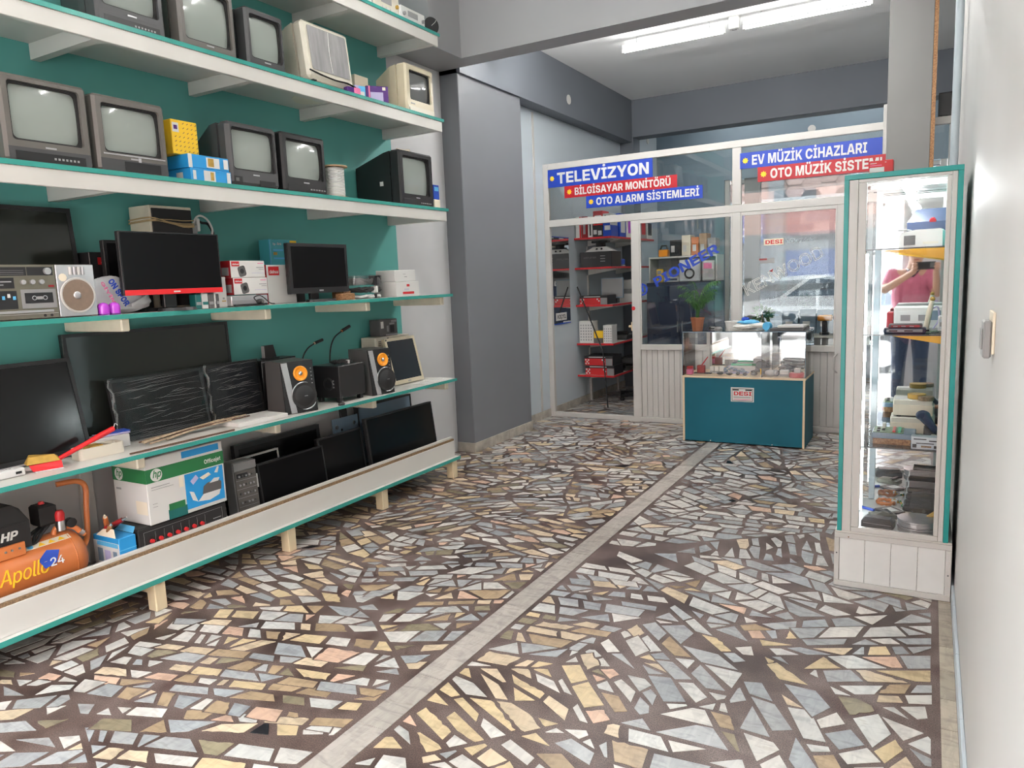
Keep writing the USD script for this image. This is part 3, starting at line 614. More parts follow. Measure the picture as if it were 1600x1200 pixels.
fb2.p('shop_front', G().box(-9, 9, .001, .1, -.1, 2.8), 'facade_grey')
# ------------------------------------------------------------------ kinds of goods
def face(w, d, h, f, u, v):
    """A frame on face f of a box standing on z=0 with its front at y=0: u runs right and v up as one looks at that face."""
    e = .0002
    if f == 'f': return frame((-w/2+u, -e, v), (1, 0, 0), (0, 0, 1))
    if f == 'l': return frame((-w/2-e, d-u, v), (0, -1, 0), (0, 0, 1))
    if f == 'r': return frame((w/2+e, u, v), (0, 1, 0), (0, 0, 1))
    return frame((-w/2+u, v, h+e), (1, 0, 0), (0, 1, 0))
def carton(label, cat, loc, w, d, h, m, prints=(), rz=90, name='carton', group=None, lean=0, flap=True, r=.003):
    """A printed box: prints are (face, part name, material, u0, u1, v0, v1) panels or (face, part name, material, u, v, text, height, width)."""
    t = Thing(name, label, cat, loc, rz, lean, group)
    b = t.p('box_body', G().box(-w/2, w/2, 0, d, 0, h, r), m)
    lv = {}
    for q in prints:
        f = q[0]; k = lv.get(f, 0)
        if isinstance(q[5], str): g = G().text(q[5], q[6], face(w, d, h, f, q[3], q[4]) @ trimesh.transformations.translation_matrix([0, 0, .0004*(k+1)]), .0004, 700, fit=q[7])
        else: g = G().poly(sbox(0, 0, q[4]-q[3], q[6]-q[5]), .0004, face(w, d, h, f, q[3], q[5]) @ trimesh.transformations.translation_matrix([0, 0, .0004*k])); lv[f] = k+1
        t.p(q[1], g, q[2])
    if flap: t.p('lid_seam', G().box(-w/2+.002, w/2-.002, d*.49, d*.51, h-.0004, h+.0006), 'print_grey')
    return t
def rrect(x0, x1, z0, z1, r): return sbox(x0+r, z0+r, x1-r, z1-r).buffer(r, quad_segs=4)
def crt(label, y0, y1, z, X, h, d, m, glass='crt_glass', marg=(.030, .030, .085, .028), rz=90, cat='television', name='crt_television', trim=None, lean=0, chin='buttons', r=.012, back=.62, badge=True, group=None):
    w = y1-y0; t = Thing(name, label, cat, (X, (y0+y1)/2, z), rz, lean, group)
    l, rr, b, tp = marg; x0, x1, z0, z1 = -w/2+l, w/2-rr, b, h-tp
    fd = .085
    shell = G().box(-w/2, w/2, 0, fd, .006, h, r).mesh()
    hole = G().poly(rrect(x0, x1, z0, z1, .014), .06, frame((0, .05, 0), (1, 0, 0), (0, 0, 1))).mesh()
    t.p('cabinet_front', diff(shell, hole), m)
    bw, bh = w/2*back, h*back
    g = G().hull([(s*(w/2-.004), fd+.0003, q) for s in (-1, 1) for q in (.012, h-.004)]+[(s*w/2*.94, fd+.06, q) for s in (-1, 1) for q in (.012, h*.97)]+[(s*bw, d, q) for s in (-1, 1) for q in (.02, .03+bh)])
    t.p('cabinet_back', g, m)
    for i in range(5): t.p('vent_slot', G().box(-w*.3, w*.3, fd+.010+i*.009, fd+.013+i*.009, h-.0045, h-.0015), 'black_matte')
    t.p('screen_mask', G().poly(rrect(x0-.001, x1+.001, z0-.001, z1+.001, .015).difference(rrect(x0+.010, x1-.010, z0+.009, z1-.009, .02)), .022, frame((0, .036, 0), (1, 0, 0), (0, 0, 1))), trim or 'black_matte')
    U = np.linspace(-1, 1, 15); V = []; F = []
    for j, v in enumerate(U):
        for i, u in enumerate(U):
            V.append(((x0+x1)/2+u*(x1-x0-.008)/2, .016+.013*(u*u+v*v)/2+.004*u*u*v*v, (z0+z1)/2+v*(z1-z0-.008)/2))
    for j in range(14):
        for i in range(14): a = j*15+i; F += [[a, a+1, a+16], [a, a+16, a+15]]
    t.p('screen', trimesh.Trimesh(V, F, process=False), glass, smooth=True)
    if badge: t.p('badge', G().box(-.022, .022, -.0012, .001, b*.74, b*.74+.007), 'silver')
    if chin == 'buttons':
        t.p('lower_panel', G().box(-w*.47, w*.47, -.0009, .001, b*.06, b*.70, .0006), 'charcoal'); t.p('control_flap', G().box(-w*.40, w*.40, -.0026, -.001, b*.12, b*.52, .0006), 'black_plastic')
        for i in range(7): t.p('button', G().box(w*.02+i*.016, w*.02+i*.016+.009, -.0040, -.0027, b*.26, b*.36, .0006), 'print_grey')
    elif chin == 'flap':
        fl_ = t.p('control_flap', G().box(-.055, w*.36, -.003, -.0012, b*.14, b*.62, .001), 'black_plastic'); t.p('lower_panel', G().box(-w*.47, w*.47, -.001, .001, b*.05, b*.70, .0006), 'charcoal'); t.p('slider', G().box(.012, .026, -.007, -.0032, b*.64, b*.86, .001), 'silver')
    elif chin == 'box':
        t.p('sensor_box', G().box(-w*.44, -w*.28, -.002, .001, b*.22, b*.62, .001), 'black_plastic'); t.p('control_flap', G().box(w*.06, w*.38, -.0018, .001, b*.15, b*.5, .001), 'black_plastic')
        t.p('sensor_window', G().box(-w*.41, -w*.35, -.0026, -.0021, b*.32, b*.52), 'dark_grey')
    elif chin == 'slots':
        for i in range(6): t.p('button', G().box(w*.08+i*.022, w*.08+i*.022+.014, -.003, .001, b*.30, b*.40, .0008), 'mid_grey')
        t.p('control_flap', G().box(-w*.42, -w*.02, -.0018, .001, b*.14, b*.62, .001), 'black_plastic')
    for s in (-1, 1): t.p('foot', G().box(s*w*.36-.015, s*w*.36+.015, .01, .05, 0, .0058), 'rubber')
    return t
def flat_panel(label, y0, y1, z, X, h, th=.035, bez=.012, chin=.018, scr='lcd', m='black_plastic', rz=90, lean=0, cat='monitor', name='flat_monitor', stand=0, chin_mat=None, badge='silver', film=False, group=None, base=(.2, .15), roll=0):
    w = y1-y0; t = Thing(name, label, cat, (X, (y0+y1)/2, z), rz, lean, group, roll=roll); z0 = stand
    body = G().box(-w/2, w/2, .004, th, z0, z0+h, .003).mesh()
    t.p('case', body, m)
    fr = sbox(-w/2, z0, w/2, z0+h).difference(sbox(-w/2+bez, z0+chin, w/2-bez, z0+h-bez))
    t.p('bezel', G().poly(fr, .0045, frame((0, .0038, 0), (1, 0, 0), (0, 0, 1))), m)
    t.p('screen', G().poly(sbox(-w/2+bez+.0003, z0+chin+.0003, w/2-bez-.0003, z0+h-bez-.0003), .0018, frame((0, .0038, 0), (1, 0, 0), (0, 0, 1))), scr)
    if chin_mat: t.p('chin_strip', G().box(-w/2+.001, w/2-.001, -.003, -.0009, z0-.001, z0+chin, .0008), chin_mat)
    if badge: t.p('badge', G().box(-.018, .018, -.0048 if chin_mat else -.0016, -.0031 if chin_mat else -.0008, z0+chin*.32, z0+chin*.60), badge)
    t.p('back_cover', G().box(-w*.33, w*.33, th+.0003, th+.022, z0+h*.18, z0+h*.82, .006), m)
    if stand:
        t.p('neck', G().box(-.035, .035, th+.0225, th+.045, .016, z0+h*.5, .003), m)
        t.p('base', G().cyl((0, th+.02, 0), (0, th+.02, .015), .5, .46, 28).mesh().apply_transform(np.diag([base[0], base[1], 1, 1])), m)
    if film:
        g = np.random.RandomState(int(y0*100)); n1, n2 = 26, 16; V = []; F = []
        for j in range(n2+1):
            for i in range(n1+1):
                u, v = i/n1, j/n2; e = min(u, 1-u, v, 1-v)
                V.append((-w/2-.008+u*(w+.016), -.0045-.0008*math.sin(i*1.1+j*.7)-(.005*abs(math.sin(i*1.7+j)) if e < .05 else 0), z0-.002+v*(h+.010)))
        for j in range(n2):
            for i in range(n1): a = j*(n1+1)+i; F += [[a, a+1, a+n1+2], [a, a+n1+2, a+n1+1]]
        cr = G()
        for k in range(46):
            za = g.uniform(.02, .98); zb = np.clip(za+g.uniform(-.02, .16), .02, .99); ua, ub = sorted(g.uniform(.01, .99, 2)); ub = min(.99, max(ub, ua+.15)); zb = za+(zb-za)*(ub-ua)
            cr.tube([(-w/2+w*(ua+(ub-ua)*q), -.0085-.001*math.sin(q*3), z0+h*(za+(zb-za)*q+.01*math.sin(q*5+k))) for q in np.linspace(0, 1, 7)], [.0002, .0006+.0006*g.rand(), .0007, .0002], 4)
        t.p('film_creases', cr, 'mid_grey', kind='stuff'); t.p('stretch_film', trimesh.Trimesh(V, F, process=False), 'film', 'clear stretch film', smooth=True)
        for s, e in ((-1, 1),):
            pts = [(s*w/2-.004+.010*math.sin(i*2.1), -.010-.004*math.sin(i*1.3), z0+h*i/9) for i in range(10)]
            t.p('film_fold', G().tube(pts, [.004+.005*abs(math.sin(i*1.9)) for i in range(10)], 6), 'shrink_wrap', smooth=50)
    return t
def coil(label, c, R, r, turns, m, name='cable_coil', cat='cable coil', seed=1, squash=1.0, group=None):
    rs = np.random.RandomState(seed); t = Thing(name, label, cat, c, 0, 0, group); pts = []
    n = 26*turns
    for i in range(n):
        a = 2*np.pi*i/26; k = i/n
        pts.append(((R+rs.normal(0, R*.03))*math.cos(a), squash*(R+rs.normal(0, R*.03))*math.sin(a), r+rs.rand()*r*turns*.5))
    t.p('cable', G().tube(pts, r, 6), m, smooth=50)
    t.p('tie', G().box(R-r*1.9, R+r*1.9, -r*1.1, r*1.1, .0004, r*(2+turns*.5), .001), 'white_plastic' if m != 'cable_white' else 'black_plastic')
    return t

# ------------------------------------------------------------------ topmost shelf: car stereos
for i, (y, w, h, lab) in enumerate([(3.32, .19, .055, 'grey car stereo, farthest from the speaker on the topmost shelf'), (3.72, .2, .12, 'pale car stereo on the topmost shelf with black clips, third from the speaker'), (4.005, .22, .135, 'pale car stereo with a yellowed cover, second from the speaker on the topmost shelf'), (4.29, .19, .105, 'pale car stereo nearest the speaker on the topmost shelf')]):
    w = (.3, .26, .26, .27)[i]
    t = Thing('car_stereo', lab, 'car stereo', (-3.20, y+w/2+.02, 3.286), 90); t.p('metal_case', G().box(-w/2, w/2, .012, .19, 0, h, .003), 'silver')
    t.p('front_panel', G().box(-w/2-.002, w/2+.002, 0, .0118, .002, h-.002, .003), ['white_plastic', 'white_plastic', 'beige_pc', 'white_plastic'][i]); t.p('display', G().box(-w*.22, w*.2, -.0015, -.0002, h*.45, h*.8), 'print_grey')
    for s in (-1, 1): t.p('knob', G().cyl((s*w*.4, 0, h*.5), (s*w*.4, -.014, h*.5), .012, n=14), 'mid_grey' if i != 2 else 'mustard', smooth=40)
    for k in range(4): t.p('button', G().box(-w*.2+k*.045, -w*.2+k*.045+.03, -.004, -.0002, h*.16, h*.3, .0008), 'print_white')
t = Thing('loudspeaker_driver', 'bare black loudspeaker cone at the end of the topmost shelf', 'loudspeaker', (-3.20, 4.665, 3.345), 62)
t.p('basket', G().lathe([(.025, .07), (.03, .05), (.056, .004), (.059, 0), (.053, 0)], (0, 0, 0), (0, 1, 0), 24), 'black_plastic', smooth=40); t.p('cone', G().lathe([(.05, .002), (.02, .022), (.012, .018), (.001, .012)], (0, 0, 0), (0, 1, 0), 24), 'charcoal', smooth=40); t.p('wire', G().tube([(0, .0, .0), (.02, -.02, .02), (.03, -.015, .035)], .002, 5), 'cable_white')

# ------------------------------------------------------------------ second shelf: televisions and cream monitors
S2 = 2.6908
crt('dark grey old television, first on the second shelf from the top', 2.11, 2.45, S2, -3.205, .325, .36, 'charcoal', chin='buttons', badge=True)
crt('brown-grey old television with a deep chin, second on the second shelf from the top', 2.535, 2.875, S2, -3.21, .325, .36, 'grey_brown', marg=(.03, .03, .05, .024), chin='none')
crt('blue-black narrow old television next to the wrapped cream monitor', 2.945, 3.215, S2, -3.21, .31, .34, 'charcoal', marg=(.028, .022, .052, .03), chin='none')
t = crt('large cream computer monitor wrapped in clear film', 3.40, 3.80, S2+.035, -3.215, .345, .40, 'beige_pc', 'crt_glass_dark', marg=(.042, .042, .065, .036), cat='monitor', name='crt_monitor', trim='beige_plastic', lean=6, chin='none', r=.03, back=.66, badge=False)
t.p('swivel_base', G().lathe([(.13, -.034), (.135, -.024), (.10, -.012), (.07, .004)], (0, .17, 0), (0, 0, 1), 28), 'beige_pc', smooth=40)
t.p('film', G().poly(rrect(-.165, .165, .06, .315, .01), .0006, frame((0, -.003, 0), (1, 0, 0), (0, 0, 1))), 'film_soft', 'clear film over the screen')
t.p('film_fold', G().tube([(-.19, -.004, .05), (-.1, -.008, .035), (.02, -.006, .028), (.12, -.009, .03), (.2, -.004, .022)], .005, 6, smooth=3), 'shrink_wrap'); t.p('film_fold', G().tube([(.006, -.005, .07), (.0, -.005, .19), (.012, -.005, .31)], .0022, 5, smooth=3), 'cable_white')
t = crt('small cream computer monitor at the end of the second shelf', 4.335, 4.67, S2+.002, -3.215, .335, .30, 'beige_plastic', 'crt_glass_dark', marg=(.045, .036, .095, .038), cat='monitor', name='crt_monitor', trim='black_matte', chin='none', r=.012, back=.7, badge=False)
t.p('drive_slot', G().box(-.15, .16, -.004, .0, .012, .052, .002), 'beige_pc'); t.p('maker_plate', G().box(-.12, -.07, -.0015, .0, .066, .074), 'print_grey'); t.p('dial', G().cyl((-.14, 0, .03), (-.14, -.012, .03), .009, n=12), 'beige_pc', smooth=40)
carton('purple printed carton on the second shelf beside the small cream monitor', 'box', (-3.25, 4.06, S2), .15, .13, .125, 'purple', [('f', 'label_panel', 'lilac', .03, .115, .0, .085), ('f', 'pink_edge', 'pink', .018, .028, 0, .125), ('l', 'label_panel', 'print_white', .02, .10, .012, .088), ('f', 'cream_dot', 'print_cream', .11, .132, .098, .118)], rz=50)
carton('small blue and pink carton between the two cream monitors', 'box', (-3.23, 3.865, S2), .08, .06, .085, 'sky_blue', [('f', 'label_panel', 'lilac', .0, .03, 0, .085), ('f', 'label_panel', 'print_white', .04, .07, .01, .05)], rz=70)
carton('flat purple carton lying by the base of the wrapped monitor', 'box', (-3.157, 3.72, S2), .10, .04, .035, 'purple', [('f', 'pink_edge', 'pink', .05, .1, .0, .035)], rz=80)
carton('cream cardboard piece standing behind the purple carton', 'box', (-3.45, 4.15, S2), .14, .03, .24, 'print_cream', flap=False)

# ------------------------------------------------------------------ third shelf: televisions, blue boxes, cable drum
S3 = 2.0508
crt('wide black television with a bright badge, first on the third shelf', 1.665, 2.02, S3, -3.205, .345, .36, 'grey_brown', marg=(.032, .034, .088, .026), chin='buttons')
crt('black television with a silver strip under its screen, second on the third shelf', 2.045, 2.395, S3, -3.205, .335, .36, 'grey_brown', marg=(.034, .03, .088, .034), chin='flap').p('silver_strip', G().box(-.15, .155, -.0025, .001, .078, .084, .0008), 'silver')
carton('lower of the two blue bulb cartons on the third shelf', 'box', (-3.205, 2.635, S3), .245, .21, .068, 'cyan_blue', [('f', 'white_label', 'print_white', .012, .03, .012, .056), ('f', 'energy_label', 'print_white', .075, .145, .008, .060), ('f', 'colour_bars', 'mustard', .115, .135, .014, .055), ('f', 'white_label', 'print_white', .215, .238, .006, .062), ('l', 'white_mark', 'print_white', .10, .15, .02, .05)])
carton('upper of the two blue bulb cartons on the third shelf', 'box', (-3.21, 2.63, S3+.0690), .245, .21, .066, 'cyan_blue', [('f', 'white_label', 'print_white', .0, .022, .0, .066), ('f', 'energy_label', 'print_white', .105, .185, .008, .058), ('f', 'colour_bars', 'mustard', .115, .150, .014, .054), ('f', 'white_label', 'print_white', .21, .238, .01, .058)])
t = carton('yellow carton with slanting dark print standing on the blue bulb cartons', 'box', (-3.265, 2.545, S3+.1362), .15, .12, .165, 'yellow', [('f', 'white_label', 'print_white', .006, .042, .105, .150), ('f', 'code_mark', 'purple', .014, .034, .118, .138)])
for i in range(6):
    for j in range(7):
        u, v = .016+i*.024, .012+j*.022
        if u < .05 and v > .09: continue
        t.p('print_dash', G().poly(Polygon([(0, 0), (.010, .007), (.010, .011), (0, .004)]), .0004, face(.15, .12, .165, 'f', u, v)), 'chipboard')
crt('charcoal television with a thick round cornered rim, third on the third shelf', 2.755, 3.10, S3, -3.205, .335, .36, 'charcoal', marg=(.028, .028, .088, .028), chin='box', r=.022)
crt('black television showing bright reflections, beside the cable drum', 3.125, 3.475, S3, -3.205, .335, .36, 'black_plastic', marg=(.034, .030, .080, .034), chin='slots')
t = Thing('cable_drum', 'cardboard drum wound with white cable on the third shelf', 'cable drum', (-3.245, 3.585, S3)); t.p('flange', G().cyl((0, 0, 0), (0, 0, .006), .078, n=28), 'cardboard'); t.p('flange', G().cyl((0, 0, .186), (0, 0, .193), .082, n=28), 'cardboard')
t.p('winding', G().lathe([(.058 if i % 2 else .061, .007+i*.0033) for i in range(54)], n=28), 'cable_white', smooth=30)
t = crt('squarish black television with a deep back and a paper tag on its side', 4.195, 4.59, S3, -3.205, .375, .44, 'black_plastic', marg=(.04, .045, .075, .035), chin='slots', back=.7)
t.p('price_tag', G().box(-.196, -.1945, .15, .18, .14, .17), 'print_white'); t.p('paper_roll', G().tube([(-.15, .05, .38), (-.06, .055, .382), (-.03, .03, .385)], .01, 8), 'print_cream')
carton('small beige carton at the very end of the third shelf', 'box', (-3.215, 4.645, S3), .07, .09, .068, 'print_cream', flap=False)
carton('small blue carton standing on the beige carton at the end of the third shelf', 'box', (-3.22, 4.645, S3+.0690), .07, .09, .105, 'blue', [('f', 'white_label', 'sky_blue', .01, .06, .06, .09)])

# ------------------------------------------------------------------ fourth shelf
S4 = 1.4208
flat_panel('large black television leaning on the teal wall behind the silver radio recorder', 1.22, 2.115, S4, -3.545, .505, bez=.02, chin=.03, scr='lcd_green', lean=5, cat='television', name='flat_television')
t = Thing('radio_recorder', 'silver radio cassette recorder with a big round brown loudspeaker', 'radio recorder', (-3.19, 1.64, S4), 90); w = .62; h = .222
t.p('body', G().box(-w/2, w/2, .004, .13, .004, h, .006), 'olive_metal')
for s in (-1, 1):
    c = s*(w/2-.082); sp = t.p('speaker_panel', G().box(c-.081, c+.081, -.004, .0038, .004, h-.001, .003), 'silver')
    t.p('rim', G().lathe([(.066, 0), (.074, -.002), (.076, .003), (.072, .006), (.066, .004)], (c, -.005, .092), (0, -1, 0), 36), 'white_alu', under=sp, smooth=40)
    t.p('cone', G().lathe([(.0665, .004), (.04, -.004), (.024, -.006), (.018, .0), (.010, .006), (.001, .008)], (c, -.006, .092), (0, -1, 0), 36), 'cone_brown', under=sp, smooth=40); t.p('dust_cap', G().ball((c-.004, -.008, .092), .017, 2, (1, .5, 1)), 'silver', under=sp, smooth=True)
    for k in range(4): t.p('tweeter_bar', G().cyl((c-.022+k*.018, -.006, .178), (c-.022+k*.018, -.006, .212), .0065, n=10), 'silver' if k % 2 else 'white_alu', under=sp, smooth=40)
    if s > 0: t.p('gold_sticker', G().cyl((c-.055, -.004, .168), (c-.055, -.0055, .168), .017, n=10), 'print_cream', under=sp)
d = t.p('centre_panel', G().box(-.145, .145, -.002, .0038, .004, h-.001, .002), 'olive_metal')
t.p('tuning_scale', G().box(-.14, .03, -.004, -.0022, .178, .212), 'print_black', under=d); t.p('scale_lines', G().box(-.135, .02, -.0046, -.0041, .1905, .192).box(-.135, .02, -.0046, -.0041, .199, .2).box(-.135, .02, -.0046, -.0041, .184, .185), 'mid_grey', under=d); t.p('tuning_window', G().box(.034, .135, -.004, -.0022, .178, .212), 'print_black', under=d)
t.p('tuning_knob', G().cyl((.11, -.004, .195), (.11, -.016, .195), .014, n=20), 'silver', under=d, smooth=40)
for k in range(3): t.p('knob', G().cyl((.012+k*.036, -.002, .152), (.012+k*.036, -.014, .152), .0095, n=16), 'silver', under=d, smooth=40)
t.p('meter_window', G().box(-.14, -.02, -.0035, -.0022, .128, .17), 'print_black', under=d); t.p('meter_bars', G().box(-.13, -.03, -.0042, -.0036, .152, .157).box(-.13, -.06, -.0042, -.0036, .14, .144), 'silver', under=d)
t.p('equalizer', G().box(-.14, -.015, -.0035, -.0022, .046, .118), 'print_black', under=d)
for k in range(6): t.p('slider', G().box(-.132+k*.02, -.122+k*.02, -.009, -.0036, .085+.006*math.sin(k*2), .100+.006*math.sin(k*2), .001), 'sky_blue' if k % 2 else 'print_white', under=d)
t.p('cassette_door', G().box(.0, .138, -.0045, -.0022, .045, .122, .001), 'mid_grey', under=d); t.p('cassette_window', G().box(.014, .124, -.0056, -.0046, .066, .108), 'print_black', under=d)
for k in range(2): t.p('reel', G().ring((.05+k*.042, -.0058, .087), .008, .002, (0, 1, 0), 14, 5), 'silver', under=d)
t.p('label_window', G().box(.060, .082, -.0062, -.0057, .081, .093), 'print_grey', under=d); t.p('key_row', G().box(-.1, .12, -.009, -.0022, .028, .038, .001), 'silver', under=d); t.p('switch_slot', G().box(.112, .135, -.0035, -.0022, .13, .138), 'dark_red', under=d)
t.p('jack', G().cyl((.085, -.002, .014), (.085, -.004, .014), .0055, n=12), 'black_matte', under=d); t.p('jack', G().cyl((.112, -.002, .014), (.112, -.004, .014), .0055, n=12), 'black_matte', under=d); t.p('bright_line', G().box(-.14, .14, -.0035, -.0022, .0215, .0235), 'white_alu', under=d)
carton('black carton with a red band lettered AUDIO behind the radio recorder', 'box', (-3.50, 2.268, S4), .28, .10, .295, 'print_black', [('f', 'red_band', 'red', .04, .225, .235, .270), ('f', 'lettering', 'print_white', .055, .243, 'AUDIO', .020, .15), ('f', 'red_band', 'red', 0, .28, .06, .10)])
flat_panel('small black monitor half hidden behind the monitor with the red lower edge', 2.135, 2.60, S4, -3.385, .26, stand=.085, bez=.014, chin=.02, badge=None, base=(.14, .10))
t = Thing('plastic_bag', 'white plastic carrier bag with blue and red print beside the radio recorder', 'bag', (-3.275, 2.13, S4), 90)
rs = np.random.RandomState(4); ico = trimesh.creation.icosphere(4, 1.0); v = ico.vertices.copy(); nz = meshkit.fbm(v*2.2+5, 4, 3)-.5; v = v*(1+.28*nz[:, None]); v[:, 0] *= .155; v[:, 1] *= .040; v[:, 2] = np.where(v[:, 2] > 0, v[:, 2]*.125*(1-.35*np.clip(v[:, 0]/.155+.2, -1, 1)), v[:, 2]*.05); v[:, 2] -= v[:, 2].min(); v[:, 1] += .037
t.p('bag_body', trimesh.Trimesh(v, ico.faces, process=False), 'bag_plastic', smooth=35)
t.p('bag_flap', G().hexa([(.02, -.03, .03), (.02, .07, .03), (.12, .055, .070), (.12, .0, .070)], [(.02, -.03, .042), (.02, .07, .042), (.12, .05, .082), (.12, .0, .082)]), 'bag_plastic')
M = frame((-.085, -.030, .15), (.055, -.004, -.095), (.095, .0, .055)); t.p('blue_print', G().text('ON SPOR', .028, M, .004, 800, fit=.135), 'sign_blue'); M = frame((-.115, -.022, .145), (.05, -.004, -.1), (.1, .0, .05)); t.p('red_print', G().text('GİYİM', .013, M, .004, 700, fit=.11), 'pink')
for i, y in enumerate((1.983, 2.034)):
    t = Thing('shiny_lid', ['glossy purple dome lid by the radio recorder', 'glossy purple dome lid beside the white bag'][i], 'lid', (-3.20, y, S4)); t.p('dome', G().lathe([(.024, 0), (.0245, .035), (.021, .047), (.012, .053), (.001, .055)], n=24), 'magenta', smooth=40); t.p('rim', G().ring((0, 0, .004), .0242, .002, n=24, k=5), 'purple')
flat_panel('black monitor with a red lower edge on the fourth shelf', 2.095, 2.635, S4, -3.205, .292, stand=.082, th=.03, bez=.005, chin=.024, scr='lcd_matte', chin_mat='red_gloss', base=(.20, .14), badge='print_white')
t = Thing('bookshelf_speaker', 'tall cream speaker box with black grille tied round with twine', 'loudspeaker', (-3.47, 2.575, S4), 90); t.p('cabinet', G().box(-.125, .125, .004, .17, 0, .535, .003), 'cream_paint'); t.p('grille', G().box(-.115, .118, -.004, .0035, .02, .520, .003), 'black_matte')
rs = np.random.RandomState(9)
for k in range(6):
    z0, z1 = .468+rs.uniform(-.02, .02), .452+rs.uniform(-.025, .02); t.p('twine', G().tube([(-.129, .172, z0), (-.129, -.002, z0+.005), (-.04, -.008, (z0+z1)/2+.004), (.06, -.008, z1-.004), (.129, -.004, z1), (.129, .172, z1-.004)], .0025, 5, smooth=3), 'twine')
carton('slim white carton standing behind the monitor with the red edge', 'box', (-3.50, 2.80, S4), .13, .09, .395, 'print_white')
t = Thing('cable_bundle', 'loop of white and black power leads on top of the slim white carton', 'cable', (-3.5, 2.80, S4+.397), 90); t.p('white_lead', G().tube([(-.05, .04, .006), (-.045, .03, .07), (-.01, .03, .105), (.04, .03, .09), (.07, .03, .04), (.075, .04, .008)], .006, 7, smooth=4), 'cable_white', smooth=40); t.p('black_lead', G().tube([(-.03, .06, .006), (-.02, .05, .08), (.02, .05, .07), (.06, .05, .065), (.09, .05, .02), (.085, .05, .006)], .007, 7, smooth=4), 'rubber', smooth=40)
t.p('plug', G().box(-.035, -.012, .02, .045, .02, .09, .004), 'cable_white'); t.p('adapter', G().box(-.075, -.04, .01, .07, 0, .055, .004), 'mid_grey')
for i, (y0, y1, hh, m, lab) in enumerate([(2.475, 2.510, .075, 'teal_dark', 'dark teal small carton under the monitor with the red edge'), (2.513, 2.550, .078, 'print_white', 'white small carton next to the dark teal one under the monitor'), (2.553, 2.585, .075, 'dark_grey', 'dark grey small carton under the monitor'), (2.588, 2.598, .074, 'print_white', 'thin white carton under the monitor'), (2.600, 2.618, .072, 'charcoal', 'thin charcoal carton next to the white spray carton')]):
    carton(lab, 'box', (-3.215, (y0+y1)/2, S4), y1-y0, .05, hh, m, [('f', 'label_panel', 'print_grey' if i != 1 else 'teal_dark', .003, (y1-y0)-.003, .02, .035)], flap=False)
carton('upright white carton with faint yellow print beside the camera cartons', 'box', (-3.262, 2.665, S4), .085, .06, .16, 'print_white', [('f', 'print_line', 'mustard', .05, .075, .030, .036), ('f', 'print_line', 'print_grey', .055, .068, .042, .052)])
t = Thing('receiver_box', 'flat silver receiver under the stacked camera cartons', 'receiver', (-3.225, 2.83, S4), 90); t.p('case', G().box(-.125, .125, .002, .16, .004, .058, .004), 'silver'); t.p('front_panel', G().box(-.125, .06, -.002, .0018, .012, .034, .001), 'mid_grey'); t.p('laptop_lid', G().box(-.12, .10, -.02, -.003, .001, .012, .003), 'black_plastic')
CP = lambda: [('f', 'red_mark', 'red', .008, .060, .060, .086), ('f', 'brand', 'print_white', .013, .067, 'dahua', .010, .042), ('l', 'red_side', 'dark_red', 0, .12, 0, .09), ('l', 'grey_patch', 'mid_grey', .05, .105, .012, .055), ('f', 'print_line', 'pink', .185, .225, .074, .078), ('f', 'print_line', 'print_grey', .175, .225, .052, .056), ('f', 'print_line', 'print_grey', .19, .225, .042, .045), ('f', 'print_line', 'lilac', .14, .225, .022, .024)]
def camera_carton(y, z, lab):
    t = carton(lab, 'box', (-3.235, y, z), .235, .12, .09, 'print_white', CP()); t.p('camera_picture', G().poly(rrect(-.025, .025, -.028, .028, .012), .0005, face(.235, .12, .09, 'f', .075, .034) @ rot((0, 0, 1), 14)), 'dark_grey'); t.p('lens_picture', G().poly(Point(0, 0).buffer(.013), .0004, face(.235, .12, .09, 'f', .075, .034) @ trimesh.transformations.translation_matrix([0, 0, .0006])), 'print_black')
camera_carton(2.85, S4+.0625, 'lower red and white camera carton of the stack of two'); camera_carton(2.84, S4+.1535, 'upper red and white camera carton of the stack of two')
t = Thing('webcam', 'small black webcam with a curled lead in front of the camera cartons', 'webcam', (-3.185, 2.86, S4)); t.p('housing', G().ball((0, 0, .022), .016, 2, (1, 1.6, .9)), 'black_plastic', smooth=True); t.p('lens', G().cyl((.014, 0, .022), (.021, 0, .022), .008, n=14), 'dark_grey'); t.p('clip', G().box(-.012, .012, -.02, .02, 0, .007, .002), 'black_matte'); t.p('lead', G().tube([(0, -.02, .02), (.0, -.04, .045), (.01, -.01, .055), (.0, .03, .04), (.008, .06, .012), (.012, .09, .006)], .003, 6, smooth=4), 'rubber', smooth=40)
carton('tall red and white camera carton behind the black monitor', 'box', (-3.318, 3.152, S4), .22, .10, .225, 'print_white', [('f', 'red_mark', 'red', .015, .095, .165, .215), ('f', 'brand', 'print_white', .022, .176, 'dahua', .020, .066), ('l', 'red_side', 'red', 0, .1, 0, .225), ('l', 'print_line', 'print_white', .05, .09, .16, .166), ('l', 'print_line', 'print_white', .06, .09, .13, .136)])
carton('flat black carton under the tall teal carton', 'box', (-3.47, 3.36, S4), .25, .12, .215, 'print_black')
carton('teal router carton standing high behind the black monitor', 'box', (-3.49, 3.36, S4+.2165), .225, .10, .170, 'teal_print', [('f', 'yellow_tab', 'yellow', .16, .215, .145, .165), ('f', 'brand', 'print_white', .02, .135, 'tp-link', .016, .07), ('f', 'print_line', 'sky_blue', .02, .10, .10, .11), ('f', 'print_line', 'mustard', .02, .05, .075, .092), ('f', 'print_line', 'sky_blue', .02, .11, .05, .06), ('l', 'edge_strip', 'sky_blue', .09, .097, 0, .17)])
flat_panel('black monitor on a stand in the middle of the fourth shelf', 3.14, 3.635, S4, -3.235, .295, stand=.052, th=.034, bez=.020, chin=.034, scr='lcd_matte', base=(.24, .12))
